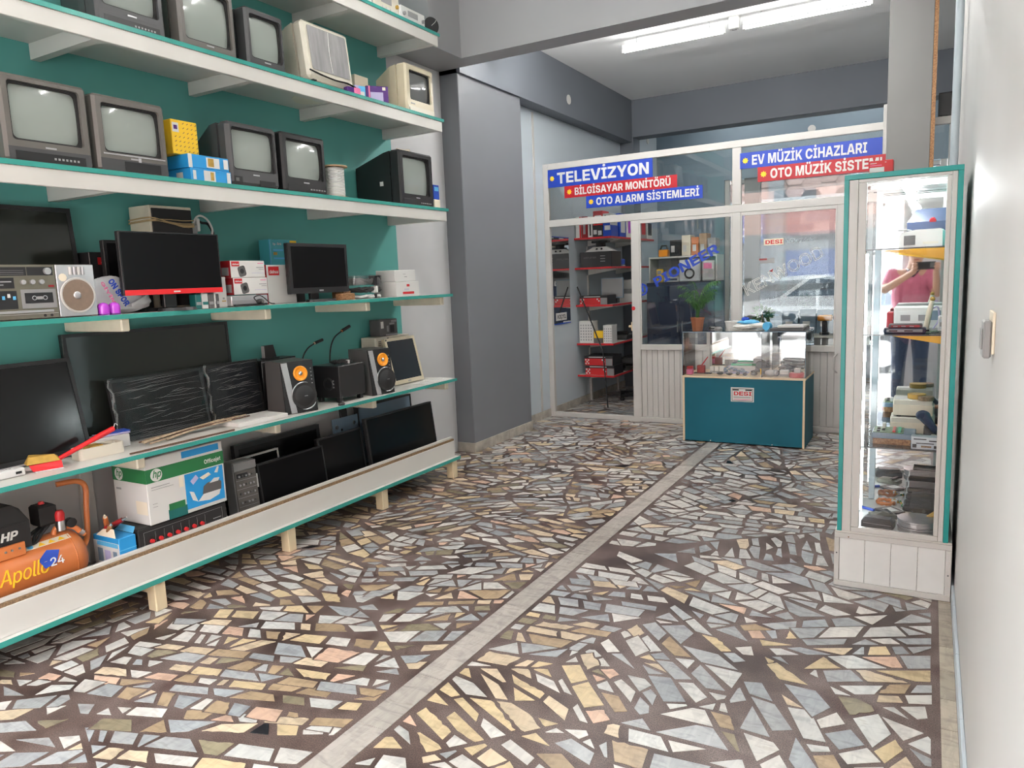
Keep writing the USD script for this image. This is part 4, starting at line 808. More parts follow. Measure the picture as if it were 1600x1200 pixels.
carton('reddish wooden block lying by the foot of the black monitor', 'block', (-3.215, 3.60, S4), .13, .05, .042, 'wood_board', name='wood_block', flap=False); carton('second reddish wooden block with a raised end by the cable coils', 'block', (-3.28, 3.665, S4), .07, .10, .058, 'wood_board', name='wood_block', flap=False)
t = Thing('plug_top', 'small cream plug standing on the wooden block', 'plug', (-3.30, 3.665, S4+.059)); t.p('cap', G().lathe([(.010, 0), (.014, .012), (.024, .03), (.022, .032), (.001, .03)], n=16), 'print_cream', smooth=40); t.p('ring', G().ring((0, 0, .03), .022, .002, n=16, k=5), 'print_white')
coil('lower coil of black and white cable on the fourth shelf', (-3.40, 3.90, S4), .150, .008, 3, 'cable_white', seed=2); coil('middle coil of black cable on the fourth shelf', (-3.40, 3.90, S4+.036), .152, .011, 4, 'rubber', seed=3)
t = coil('coil of white cable in clear film on top of the black coil', (-3.40, 3.90, S4+.088), .146, .012, 5, 'cable_white', seed=5); t.p('film_sleeve', G().lathe([(.128, .0), (.166, .0), (.170, .062), (.13, .068)], n=32), 'shrink_wrap', smooth=40)
carton('lower white carton with red print at the end of the fourth shelf', 'box', (-3.215, 4.225, S4), .265, .20, .103, 'print_white', [('f', 'red_band', 'red', .07, .20, .016, .032), ('f', 'red_mark', 'red', .118, .15, .068, .084), ('f', 'print_line', 'lilac', .09, .14, .047, .052)])
carton('upper white carton with plain sides at the end of the fourth shelf', 'box', (-3.225, 4.215, S4+.104), .235, .17, .080, 'print_white', [('f', 'print_line', 'print_grey', .105, .135, .03, .035), ('f', 'print_line', 'mid_grey', .09, .12, .05, .053)])
# ------------------------------------------------------------------ fifth shelf
S5 = .7758
t = flat_panel('big black television leaning at the near end of the fifth shelf', 1.18, 1.995, S5+.004, -3.435, .455, bez=.018, chin=.03, lean=12, cat='television', name='flat_television', badge=None)
t.p('top_clip', G().box(.02, .10, -.004, .03, .4515, .462, .002), 'mid_grey'); t.p('foot_bar', G().box(-.36, .36, -.006, .0, .002, .010, .001), 'silver')
flat_panel('largest black television, leaning flat against the teal wall on the fifth shelf', 2.008, 2.965, S5, -3.575, .555, bez=.016, chin=.03, scr='lcd_green', lean=2, cat='television', name='flat_television', badge=None)
flat_panel('dark monitor wrapped in stretch film leaning before the largest television', 2.165, 2.70, S5+.003, -3.475, .315, bez=.014, chin=.02, scr='lcd_matte', lean=9, badge=None, film=True)
flat_panel('smaller dark monitor wrapped in stretch film beside the orange ringed speaker', 2.725, 3.10, S5+.003, -3.49, .32, bez=.016, chin=.02, scr='lcd_blue', lean=6, badge=None, film=True)
t = Thing('power_strip', 'white power strip on the near end of the fifth shelf', 'power strip', (-3.275, 1.50, S5), 90); t.p('body', G().box(-.13, .115, 0, .05, 0, .034, .005), 'white_plastic')
for i in range(3): k = t.p('socket', G().cyl((-.06+i*.06, .025, .034), (-.06+i*.06, .025, .0355), .018, n=18), 'print_white'); [t.p('hole', G().cyl((-.06+i*.06+e, .025, .0356), (-.06+i*.06+e, .025, .0362), .0028, n=8), 'black_matte', under=k) for e in (-.008, .008)]
t.p('switch', G().box(.075, .098, -.002, .0005, .012, .022, .001), 'black_plastic'); t.p('lead_end', G().cyl((.1155, .025, .017), (.15, .03, .012), .008, .006, 12), 'white_plastic')
t = Thing('window_squeegee', 'red squeegee with a yellow sponge head lying on the fifth shelf', 'squeegee', (-3.285, 1.725, S5), 74, 0)
t.p('blade_holder', G().hexa([(-.075, -.025, .004), (.035, -.035, .004), (.035, .0, .004), (-.075, .01, .004)], [(-.085, -.02, .03), (.035, -.02, .034), (.035, .006, .034), (-.085, .008, .03)]), 'red_gloss'); t.p('rubber_lip', G().box(-.070, .036, -.036, -.024, .0005, .0035), 'bag_plastic')
t.p('sponge', G().hexa([(-.095, -.024, .0345), (.030, -.024, .0345), (.030, .03, .0345), (-.095, .03, .0345)], [(-.085, -.016, .066), (.012, -.014, .064), (.03, .02, .050), (-.075, .026, .070)]), 'mustard', smooth=False)
t.p('handle', G().tube([(.028, .0, .036), (.08, .02, .052), (.16, .05, .078), (.225, .075, .098), (.285, .098, .116)], [.0095, .010, .0105, .0135, .0125], 12), 'red_gloss', smooth=40)
t = Thing('desk_tray', 'small grey tray with rounded ends behind the squeegee', 'tray', (-3.325, 1.957, S5), 88); tr = trimesh.creation.extrude_polygon(rrect(-.105, .105, -.045, .045, .02), .052)
cv = trimesh.creation.extrude_polygon(rrect(-.099, .099, -.039, .039, .016), .06); cv.apply_translation([0, 0, .008]); t.p('shell', diff(tr, cv), 'beige_pc'); t.p('divider', G().box(.035, .038, -.038, .038, .009, .05), 'beige_pc'); t.p('yellow_card', G().box(-.05, .01, -.03, .03, .0085, .055, .001), 'mustard')
carton('low white carton with odds and ends on top beside the squeegee handle', 'box', (-3.385, 2.072, S5), .17, .12, .062, 'print_white', [('l', 'label_panel', 'lilac', .01, .06, .01, .05)])
t = Thing('notepad', 'small purple and blue notepad on the low white carton', 'notepad', (-3.43, 2.10, S5+.0632), 80); t.p('cover', G().box(-.08, .07, -.03, .04, 0, .008, .001), 'lilac'); t.p('blue_page', G().box(-.02, .075, -.02, .05, .0085, .014, .001), 'blue')
t.p('wire_curl', G().tube([(0, 0, .015), (.01, .0, .04), (.02, .01, .05), (.03, .01, .04)], .0025, 5, smooth=3), 'cable_white')
t = Thing('foam_slab', 'flat white foam slab lying at the shelf edge before the near speaker', 'slab', (-3.20, 2.83, S5), 88); t.p('slab', G().box(-.17, .17, 0, .20, 0, .024, .002), 'paper'); t.p('top_sheet', G().box(-.16, .05, .02, .19, .0243, .026), 'print_white')
rs = np.random.RandomState(12); t = Thing('stick_bundle', 'loose bundle of thin pale sticks along the fifth shelf', 'sticks', (-3.345, 2.50, S5))
for i in range(15):
    a = (rs.uniform(-.06, .07), rs.uniform(-.33, -.20)); b = (rs.uniform(-.085, -.01)+.05, rs.uniform(.12, .33)); k = .008+.0022*i
    k0 = .007+.0015*(i % 7); t.p('stick', G().tube([(a[0], a[1], k0), ((a[0]+b[0])/2, (a[1]+b[1])/2, k0+.012), (b[0]+.03, b[1], k0+.026)], [.0042, .0045, .0038], 6), 'stick' if i % 4 else 'stick_dark')
single('long_stick', G().tube([(-3.185, 2.02, S5+.005), (-3.175, 2.3, S5+.006), (-3.172, 2.60, S5+.005)], [.0042, .005, .0045], 7), 'stick_dark', 'long dark brown stick on the very edge of the fifth shelf', 'stick')
def desk_speaker(label, x, y, rz, w=.205, h=.305):
    t = Thing('desk_speaker', label, 'loudspeaker', (x, y, S5), rz); sl = .03
    t.p('cabinet', G().hexa([(-w/2, .0, 0), (w/2, 0, 0), (w/2, .235, 0), (-w/2, .235, 0)], [(-w/2, sl, h), (w/2, sl, h), (w/2, .225, h), (-w/2, .225, h)]), 'dark_grey')
    M = frame((-w/2, -.0005, 0), (1, 0, 0), (0, sl, h)); T = lambda z: M @ trimesh.transformations.translation_matrix([0, 0, z])
    t.p('baffle', G().poly(sbox(.0, .001, w, h+.0003), .007, M), 'black_plastic'); t.p('silver_strip', G().poly(Polygon([(.002, h-.004), (.040, h-.004), (.070, .002), (.034, .002)]), .004, T(.0072)), 'silver')
    c = np.array([.126, .098]); W = t.p('woofer', G().poly(Point(c).buffer(.078, quad_segs=16), .010, T(.0072)), 'black_matte'); q = M @ np.r_[c, .017, 1]
    t.p('dome', G().lathe([(.062, 0), (.04, .009), (.001, .014)], q[:3], M[:3, 2], 28), 'black_plastic', under=W, smooth=40)
    for a0, a1 in ((70, 185), (255, 325)):
        pts = [(c[0]+.0805*math.cos(math.radians(a)), c[1]+.0805*math.sin(math.radians(a)), .0165) for a in np.linspace(a0, a1, 18)]
        t.p('silver_arc', G().tube([(M @ np.r_[p, 1])[:3] for p in pts], [.0015+.003*math.sin(math.pi*i/17) for i in range(18)], 6), 'steel', under=W, smooth=50)
    t.p('maker_mark', G().poly(sbox(c[0]-.008, c[1]-.003, c[0]+.012, c[1]+.001), .002, T(.030)), 'mid_grey', under=W)
    c = np.array([.118, .232]); q = M @ np.r_[c, .0072, 1]; R = t.p('tweeter_ring', G().lathe([(.026, .0), (.045, 0), (.045, .006), (.040, .010), (.030, .006), (.026, .002)], q[:3], M[:3, 2], 32), 'orange_bright', 'orange ring', smooth=40)
    t.p('cone', G().lathe([(.0258, .001), (.014, .0003), (.001, .0003)], q[:3], M[:3, 2], 24), 'dark_red', under=R, smooth=40); t.p('dome', G().lathe([(.014, .0005), (.012, .008), (.006, .012), (.001, .013)], q[:3], M[:3, 2], 20), 'steel', under=R, smooth=40)
    for i in range(5): t.p('control_mark', G().poly(sbox(w-.022, .165+i*.022, w-.014, .171+i*.022), .001, T(.0072)), 'mid_grey')
desk_speaker('nearer black desk speaker with an orange tweeter ring on the fifth shelf', -3.222, 3.135, 72)
desk_speaker('farther black desk speaker with an orange tweeter ring, beside the cream monitor', -3.200, 3.865, 80, w=.19)
t = Thing('subwoofer', 'black box subwoofer on short feet between the two desk speakers', 'loudspeaker', (-3.225, 3.595, S5), 92)
t.p('cabinet', G().box(-.125, .125, 0, .215, .030, .235, .005), 'black_plastic'); t.p('front_panel', G().box(-.12, .12, -.004, -.0003, .034, .231, .003), 'black_matte')
for s in (-1, 1):
    for e in (.012, .165): t.p('foot', G().box(s*.10-.014, s*.10+.014, e, e+.035, 0, .0298, .003), 'black_plastic')
t.p('side_port', G().ring((-.1255, .09, .12), .035, .006, (1, 0, 0), 22, 6), 'black_plastic', smooth=40)
for i in range(3): t.p('side_jack', G().cyl((-.1252, .05, .10+i*.02), (-.128, .05, .10+i*.02), .006, n=10), 'mid_grey')
coil('coil of black lead lying on the subwoofer', (-3.33, 3.62, S5+.2355), .055, .006, 4, 'rubber', seed=8, squash=1.3)
t = Thing('gooseneck_microphone', 'thin black gooseneck microphone nearer the first desk speaker', 'microphone', (-3.50, 3.455, S5)); t.p('base', G().box(-.04, .04, -.04, .04, 0, .025, .006), 'black_plastic'); t.p('neck', G().tube([(0, 0, .024), (.0, -.01, .14), (.005, -.015, .27), (.01, .03, .34), (.012, .10, .372)], .0045, 8, smooth=5), 'black_matte', smooth=40); k = t.p('head', G().cyl((.012, .10, .372), (.013, .17, .388), .010, n=14), 'black_plastic', smooth=40); t.p('collar', G().cyl((.0118, .092, .3702), (.0119, .0985, .3717), .0085, n=12), 'beige_edge', under=k)
t = Thing('gooseneck_microphone', 'taller black gooseneck microphone behind the subwoofer', 'microphone', (-3.50, 3.69, S5)); t.p('base', G().box(-.04, .04, -.04, .04, 0, .025, .006), 'black_plastic'); t.p('neck', G().tube([(0, 0, .024), (.0, .0, .18), (.005, .01, .31), (.01, .05, .39), (.012, .13, .432)], .0045, 8, smooth=5), 'black_matte', smooth=40); k = t.p('head', G().cyl((.012, .13, .432), (.013, .205, .458), .011, n=14), 'black_plastic', smooth=40); t.p('collar', G().cyl((.0118, .122, .4292), (.0119, .1285, .4315), .0085, n=12), 'orange', under=k)
carton('dark box with a torn top behind the nearer desk speaker', 'box', (-3.512, 3.262, S5), .28, .12, .305, 'black_plastic', [('f', 'silver_strip', 'mid_grey', .0, .28, .290, .297)], name='equipment_box', flap=False)
t = Thing('phone_stand', 'small black stand on top of the dark box behind the speaker', 'stand', (-3.53, 3.235, S5+.3062), 90); t.p('foot', G().box(-.05, .05, 0, .06, 0, .006, .001), 'black_plastic'); t.p('back_plate', G().hexa([(-.048, .02, .006), (.045, .02, .006), (.045, .03, .006), (-.048, .03, .006)], [(-.05, .035, .082), (.038, .035, .082), (.038, .042, .082), (-.05, .042, .082)]), 'black_matte'); t.p('edge', G().box(-.0505, -.0485, .018, .045, .006, .08), 'mid_grey')
t = Thing('computer_case', 'beige computer case lying behind the cream flat monitor', 'computer', (-3.495, 4.375, S5), 90); t.p('case', G().box(-.205, .20, .004, .14, 0, .352, .004), 'beige_pc'); t.p('front_panel', G().box(-.20, -.12, -.002, .0038, .01, .346, .002), 'beige_pc')
for i in range(5): t.p('vent_slot', G().box(-.178, -.150, -.0032, -.0021, .318-i*.014, .323-i*.014), 'dark_grey')
t.p('button', G().cyl((-.165, -.002, .24), (-.165, -.005, .24), .008, n=14), 'dark_grey'); t.p('button', G().cyl((-.06, .004, .335), (-.06, .0, .335), .008, n=14), 'dark_grey'); t.p('rounded_end', G().cyl((.2005, .03, .335), (.2005, .12, .335), .016, n=14), 'mid_grey')
carton('dark grey security camera carton on top of the beige computer case', 'box', (-3.53, 4.375, S5+.3532), .205, .10, .122, 'dark_grey', [('f', 'white_label', 'print_white', .010, .042, .058, .108), ('f', 'camera_picture', 'print_black', .115, .165, .022, .076), ('f', 'white_label', 'print_grey', .11, .17, .082, .094), ('f', 'white_label', 'mid_grey', .13, .195, .098, .114), ('f', 'lens_picture', 'mid_grey', .075, .098, .03, .075), ('f', 'bottom_band', 'silver', .06, .2, .002, .012)])
t = flat_panel('small cream flat monitor leaning back at the end of the fifth shelf', 4.19, 4.545, S5+.006, -3.355, .345, bez=.022, chin=.030, scr='lcd_blue', m='beige_plastic', lean=13, badge='print_grey', th=.03)
t.p('corner_knob', G().cyl((-.165, -.0012, .332), (-.165, -.006, .332), .006, n=12), 'dark_grey')
for i, (x, y, a, lab) in enumerate([(-3.235, 4.42, 5, 'white paper sheet on the shelf before the cream flat monitor'), (-3.25, 4.565, -8, 'white paper sheet at the end of the fifth shelf')]):
    t = Thing('paper_sheet', lab, 'paper', (x, y, S5+.0006+.0012*i), a); t.p('sheet', G().box(-.07, .07, -.105, .105, 0, .0006), 'paper')
    for k in range(5): t.p('print_line', G().box(-.05+k*.02, -.045+k*.02, -.08, .05+.01*(k % 3), .0007, .0009), 'print_grey')
t = Thing('computer_mouse', 'small black mouse at the shelf edge before the subwoofer', 'mouse', (-3.17, 3.42, S5)); t.p('shell', G().ball((0, 0, .004), .02, 2, (.8, 1.3, .75)), 'black_plastic', smooth=True); t.p('wheel', G().cyl((-.003, .012, .018), (.003, .012, .018), .005, n=10), 'mid_grey')

# ------------------------------------------------------------------ low shelf behind its front board
S6 = .1658
t = Thing('air_compressor', 'orange air compressor with a black motor cover on the low shelf', 'compressor', (-3.42, 1.50, S6), 90); r = .125; zc = .165
t.p('tank', G().lathe([(.03, -.36), (.085, -.345), (.118, -.31), (r, -.27), (r, .30), (.118, .335), (.085, .362), (.03, .372)], (0, 0, zc), (1, 0, 0), 36), 'orange', smooth=50)
t.p('weld_ring', G().ring((.292, 0, zc), r+.0005, .0025, (1, 0, 0), 36, 5), 'orange')
for x in (-.2, .22): t.p('foot', G().box(x-.025, x+.025, -.08, .08, 0, .06, .004), 'rubber')
t.p('motor_cover', G().hull([(x, y, z) for x in (-.24, .135) for y in (-.075, .12) for z in (.285, .40)]+[(x, y, .475) for x in (-.22, .085) for y in (-.05, .10)]+[(.11, -.055, .455), (.11, .1, .455)]), 'black_matte'); t.p('cover_rib', G().box(-.22, .12, -.0785, -.0752, .392, .402, .001), 'black_plastic')
pl = t.p('mount_plate', G().box(-.24, .10, -.092, -.079, .262, .318, .002), 'orange'); [t.p('bolt', G().cyl((x, -.0922, .295), (x, -.096, .295), .005, n=8), 'steel', under=pl) for x in (.02, .045, .075)]
t.p('power_lettering', G().text('HP', .036, frame((.012, -.0753, .335), (1, 0, 0), (0, 0, 1)), .003, 800, slant=.25), 'print_white')
def on_tank(x, a): return frame((x, -(r+.0004)*math.cos(math.radians(a)), zc+(r+.0004)*math.sin(math.radians(a))), (1, 0, 0), (0, math.sin(math.radians(a)), math.cos(math.radians(a))))
M = on_tank(-.035, 14) @ trimesh.transformations.translation_matrix([0, -.03, -.0035]); t.p('yellow_lettering', G().text('Apollo', .062, M, .0058, 400, slant=.3, fit=.195), 'yellow')
M = on_tank(.178, 30) @ trimesh.transformations.translation_matrix([0, -.038, -.005]); e = t.p('blue_emblem', G().poly(Polygon([(-.045, .03), (.0, .065), (.05, .05), (.02, .0), (-.03, -.012)]), .0062, M), 'blue'); t.p('number', G().text('24', .036, M @ trimesh.transformations.translation_matrix([-.012, -.012, .0064]), .0006, 600, slant=.2), 'print_white', under=e)
M = on_tank(.20, 60) @ trimesh.transformations.translation_matrix([-.10, -.014, -.0012]); s = t.p('warning_sticker', G().poly(sbox(0, 0, .20, .028), .0024, M), 'print_cream'); [t.p('warning_mark', G().poly(Polygon([(.06+i*.042, .004), (.092+i*.042, .004), (.076+i*.042, .025)]), .0004, M @ trimesh.transformations.translation_matrix([0, 0, .0025])), 'yellow', under=s) for i in range(3)]; t.p('round_mark', G().poly(Point(.03, .014).buffer(.012), .0004, M @ trimesh.transformations.translation_matrix([0, 0, .0025])), 'sky_blue', under=s)
t.p('handle', G().tube([(.335, .06, .488), (.40, .045, .488), (.436, .035, .475), (.45, .03, .44), (.438, .02, .37), (.425, .01, .275), (.408, -.01, .225), (.36, -.05, .192), (.285, -.112, .172)], .0125, 12, smooth=4), 'orange', smooth=50)
sw = t.p('pressure_switch', G().hull([(x, y, z) for x in (.20, .275) for y in (-.03, .05) for z in (.345, .42)]+[(x, y, z) for x in (.208, .262) for y in (-.022, .042) for z in (.335, .43)]), 'black_matte'); t.p('red_button', G().cyl((.235, .01, .431), (.235, .01, .442), .014, .010, 14), 'red', under=sw)
rg = t.p('regulator', G().cyl((.285, -.03, .300), (.285, -.03, .345), .022, n=18), 'steel', smooth=40); t.p('red_cap', G().lathe([(.020, 0), (.021, .03), (.014, .045), (.001, .047)], (.285, -.03, .3455), n=18), 'red', under=rg, smooth=40); t.p('gauge', G().cyl((.322, -.03, .325), (.322, -.056, .325), .022, n=18), 'black_plastic', under=rg)
t.p('copper_pipe', G().tube([(.255, -.02, .268), (.258, -.02, .30), (.27, -.02, .315)], .011, 10), 'orange', smooth=40); t.p('outlet_hose', G().tube([(.305, -.03, .312), (.335, -.045, .30), (.355, -.055, .272), (.37, -.06, .255)], [.012, .011, .012, .010], 10, smooth=3), 'orange', smooth=40); t.p('hose_clamp', G().cyl((.352, -.054, .276), (.364, -.058, .262), .0145, n=12), 'steel')
for i in range(3): t.p('black_hose', G().tube([(.245, -.01+i*.015, .335), (.20-i*.02, -.03+i*.01, .31), (.16-i*.01, -.05, .283), (.12, -.05+i*.01, .28)], .0075, 8, smooth=3), 'rubber', smooth=40)

t = carton('open blue and white carton full of tool handles on the low shelf', 'box', (-3.225, 1.985, S6), .085, .20, .225, 'cyan_blue', [('l', 'white_side', 'print_white', .0, .198, .0, .200), ('l', 'blue_corner', 'cyan_blue', .0, .05, .0, .05), ('l', 'blue_band', 'sky_blue', .03, .19, .178, .198), ('l', 'hand_picture', 'slate_blue', .03, .07, .10, .165), ('l', 'glove_picture', 'lilac', .085, .13, .09, .16), ('l', 'hand_picture', 'slate_blue', .15, .18, .10, .16), ('f', 'fold_line', 'sky_blue', .0, .085, .165, .169)], flap=False)
t.p('torn_flap', G().hexa([(-.042, .02, .2255), (-.042, .17, .2255), (-.044, .17, .2255), (-.044, .02, .2255)], [(-.028, .05, .262), (-.03, .13, .255), (-.033, .13, .255), (-.031, .05, .262)]), 'print_cream'); t.p('torn_flap', G().hexa([(.042, .02, .2255), (.042, .16, .2255), (.044, .16, .2255), (.044, .02, .2255)], [(.06, .03, .25), (.06, .14, .25), (.063, .14, .25), (.063, .03, .25)]), 'sky_blue')
for i, (a, b, m, lab) in enumerate([((-3.36, 1.97, .415), (-3.26, 2.015, .47), 'dark_red', 'brown-red tool handle sticking out of the open carton'), ((-3.39, 1.995, .415), (-3.35, 1.965, .485), 'orange', 'orange tool handle with a pale tip in the open carton'), ((-3.32, 1.96, .412), (-3.29, 1.955, .455), 'wood_board', 'short brown tool handle in the open carton')]):
    a, b = np.array(a), np.array(b); t = Thing('tool_handle', lab, 'tool', tuple(a)); t.p('grip', G().cyl((0, 0, 0), (b-a)*.8, .013, .011, 12), m, smooth=40); t.p('tip', G().cyl((b-a)*.805, b-a, .008, .004, 10), 'print_cream' if i == 1 else 'steel')

t = Thing('mixer_amplifier', 'black mixer amplifier with a row of red knobs under the printer carton', 'amplifier', (-3.225, 2.29, S6), 90); w = .50; h = .238
t.p('case', G().box(-w/2, w/2, .004, .22, .002, h, .003), 'black_matte'); fp = t.p('front_panel', G().box(-w/2, w/2, -.003, .0038, .006, h-.006, .002), 'black_plastic')
t.p('frame_line', G().poly(sbox(-.225, .02, .225, .215).difference(sbox(-.2235, .0215, .2235, .2135)), .0006, frame((0, -.0032, 0), (1, 0, 0), (0, 0, 1))), 'mid_grey', under=fp)
for i in range(7): t.p('divider_line', G().box(-.165+i*.047, -.164+i*.047, -.0038, -.0031, .022, .205), 'mid_grey', under=fp)
for i in range(7):
    t.p('red_knob', G().cyl((-.187+i*.047, -.0032, .165), (-.187+i*.047, -.016, .165), .0105, .009, 14), 'red', under=fp, smooth=40); t.p('knob', G().cyl((-.187+i*.047, -.0032, .115), (-.187+i*.047, -.014, .115), .009, n=12), 'dark_grey', under=fp, smooth=40); t.p('knob', G().cyl((-.187+i*.047, -.0032, .07), (-.187+i*.047, -.014, .07), .009, n=12), 'dark_grey', under=fp, smooth=40)
t.p('volume_knob', G().cyl((.19, -.0032, .10), (.19, -.016, .10), .014, n=16), 'mid_grey', under=fp, smooth=40); t.p('lettering_line', G().box(.165, .215, -.0038, -.0031, .165, .169), 'mid_grey', under=fp)
W, D, HH = .445, .26, .325
t = carton('white and green printer carton with hp marks standing on the black amplifier', 'box', (-3.215, 2.325, S6+.2392), W, D, HH, 'print_white', [('f', 'green_band', 'green', 0, W, .205, .272), ('l', 'green_band', 'green', 0, D, .205, .272), ('f', 'label_strip', 'cyan_blue', .20, .42, .285, .318), ('f', 'blue_picture', 'cyan_blue', .205, W-.012, .020, .200), ('f', 'product_name', 'print_white', .325, .227, 'Officejet', .022, .10), ('f', 'photo_panel', 'teal_dark', .10, .205, .0, .05), ('f', 'green_picture', 'green', .105, .195, .045, .078), ('f', 'peach_sticker', 'print_cream', .172, .195, .145, .20), ('l', 'peach_sticker', 'print_cream', .165, .25, .05, .115), 
    ('f', 'print_line', 'mid_grey', .02, .12, .180, .183), ('f', 'print_line', 'mid_grey', .02, .14, .168, .170), ('l', 'print_mark', 'print_grey', .02, .06, .16, .17), ('f', 'print_line', 'mid_grey', .02, .045, .10, .102), ('f', 'print_line', 'mid_grey', .02, .045, .085, .087)])
for f, u in (('f', .055), ('l', .052)):
    M = face(W, D, HH, f, u, .238) @ trimesh.transformations.translation_matrix([0, 0, .0009]); t.p('round_mark', G().poly(affinity.scale(Point(0, 0).buffer(.031, quad_segs=10), 1.0, 1.0), .0006, M), 'print_white'); t.p('mark_letters', G().text('hp', .036, M @ trimesh.transformations.translation_matrix([-.022, -.011, .0007]), .0005, 600, slant=.25, fit=.042), 'green')
for nm, sh_, m in (('printer_picture', Polygon([(.30, .075), (.31, .115), (.335, .128), (.40, .128), (.418, .115), (.415, .075)]), 'dark_grey'), ('tray_picture', Polygon([(.27, .045), (.305, .075), (.41, .075), (.40, .05), (.34, .035)]), 'print_white'), ('panel_picture', Polygon([(.345, .122), (.375, .142), (.41, .138), (.40, .122)]), 'print_white'), ('sheet_picture', Polygon([(.235, .16), (.27, .185), (.285, .165), (.25, .138)]), 'lilac'), ('sheet_picture', Polygon([(.29, .165), (.345, .18), (.36, .165), (.31, .15)]), 'print_cream'), ('sheet_picture', Polygon([(.38, .17), (.40, .197), (.412, .195), (.40, .165)]), 'print_white'), ('sheet_picture', Polygon([(.225, .11), (.25, .10), (.27, .045), (.24, .06)]), 'print_white')):
    t.p(nm, G().poly(sh_, .0005, face(W, D, HH, 'f', 0, 0) @ trimesh.transformations.translation_matrix([0, 0, .0009+.0003*(nm != 'printer_picture')])), m)
t = Thing('audio_console', 'grey audio console with rows of knobs standing on end beside the printer carton', 'console', (-3.335, 2.795, S6), 84, 4); w = .145; h = .385
t.p('case', G().box(-w/2, w/2, .004, .10, .0, h, .006), 'mid_grey'); t.p('top_bar', G().box(-w/2, w/2, -.006, .0035, h-.05, h-.004, .004), 'mid_grey'); fp = t.p('front_panel', G().box(-w/2+.004, w/2-.004, -.002, .0038, .01, h-.054, .001), 'grey_brown')
for j in range(6):
    t.p('strip_line', G().box(-w/2+.008, w/2-.008, -.003, -.0021, .028+j*.05, .030+j*.05), 'silver', under=fp)
    for i in range(5): t.p('knob', G().cyl((-.045+i*.022, -.0021, .052+j*.05), (-.045+i*.022, -.010, .052+j*.05), .0062, n=10), 'silver' if (i+j) % 3 else 'dark_grey', under=fp, smooth=40)
t.p('cassette_window', G().box(-.058, .012, -.0035, -.0021, .292, .318), 'print_black', under=fp); t.p('white_tag', G().box(w/2+.0005, w/2+.02, .02, .03, .21, .29, .001), 'print_white')

flat_panel('black panel television leaning at the back of the low shelf behind the white framed monitor', 2.93, 3.64, S6+.003, -3.565, .42, bez=.03, chin=.05, scr='lcd', lean=4, cat='television', name='flat_television', badge=None)
t = flat_panel('black monitor with a thin white frame leaning on the low shelf', 2.76, 3.22, S6+.002, -3.505, .355, bez=.012, chin=.016, scr='lcd', m='white_plastic', lean=6, badge=None, th=.025)
flat_panel('black television standing at the front of the low shelf beside the audio console', 2.90, 3.435, S6+.002, -3.335, .335, bez=.010, chin=.016, scr='lcd_matte', lean=7, cat='television', name='flat_television', badge=None)
flat_panel('black television leaning in the middle of the low shelf', 3.44, 3.86, S6+.002, -3.375, .37, bez=.012, chin=.02, scr='lcd', lean=7, cat='television', name='flat_television', badge=None)
flat_panel('wide black television at the far end of the low shelf', 3.875, 4.655, S6+.002, -3.335, .425, bez=.011, chin=.02, scr='lcd', lean=7, cat='television', name='flat_television', badge=None)
t = flat_panel('tall black screen standing hidden behind the wide far television', 4.02, 4.66, S6+.002, -3.56, .475, bez=.014, chin=.05, scr='slate_blue', lean=3, cat='television', name='flat_television', badge=None)
t = Thing('wall_mount_bracket', 'grey metal television mount plate behind the middle television of the low shelf', 'bracket', (-3.50, 3.83, S6), 90, 3); pl = sbox(-.12, .30, .14, .44).difference(Point(-.08, .38).buffer(.016)).difference(Point(.10, .385).buffer(.014)).difference(Point(-.03, .355).buffer(.010)); t.p('plate', G().poly(pl, .004, frame((0, .02, 0), (1, 0, 0), (0, 0, 1))), 'slate_blue'); t.p('arm', G().box(-.02, .045, .0205, .04, .002, .52, .003), 'black_matte'); t.p('bolt_head', G().cyl((-.08, .018, .38), (-.08, .008, .38), .012, n=14), 'steel')
# ------------------------------------------------------------------ tall glass showcase by the right wall
X0, X1, Y0, Y1 = -.356, .123, 3.65, 4.25
SC = Thing('display_showcase', 'tall glass showcase with teal edges and a white aluminium door by the right wall', 'showcase', (0, 0, 0))
sp = SC.p
sp('plinth_frame', G().box(X0, X1, Y0, Y0+.02, .003, .030, .002).box(X0, X1, Y0, Y0+.02, .240, .266, .002).box(X0, X0+.022, Y0, Y0+.02, .0303, .2397, .002).box(X1-.024, X1, Y0, Y0+.02, .0303, .2397, .002), 'white_alu', 'white plinth frame')
for i in range(4): a = X0+.0222; w = (X1-X0-.0464)/4; sp('plinth_panel', G().box(a+i*w+.0006, a+(i+1)*w-.0006, Y0+.005, Y0+.014, .0305, .2395, .0012), 'white_plastic')
sp('screw', G().cyl((X0+.011, Y0, .165), (X0+.011, Y0-.002, .165), .0035, n=10), 'dark_grey'); sp('screw', G().cyl((X1-.012, Y0, .125), (X1-.012, Y0-.002, .125), .0035, n=10), 'dark_grey'); sp('screw', G().cyl((-.295, Y0+.006, .248), (-.295, Y0-.002, .248), .003, n=10), 'chipboard')
sp('plinth_side', G().box(X0, X0+.02, Y0+.0205, Y1, .003, .266).box(X1-.02, X1, Y0+.0205, Y1, .003, .266), 'white_plastic')
sp('floor_board', G().box(X0+.002, X1-.002, Y0+.004, Y1, .2665, .276), 'white_laminate')
sp('teal_side', G().box(.086, .106, Y0-.006, Y1, .2765, 1.878, .001), 'teal_cabinet'); sp('teal_post', G().box(-.345, -.326, Y0-.006, Y0+.03, .2765, 1.878, .001), 'teal_cabinet'); sp('teal_post', G().box(-.345, -.326, Y1-.03, Y1, .2765, 1.878, .001), 'teal_cabinet')
sp('teal_top', G().box(-.345, .106, Y0-.006, Y1, 1.8785, 1.9, .001), 'teal_cabinet')
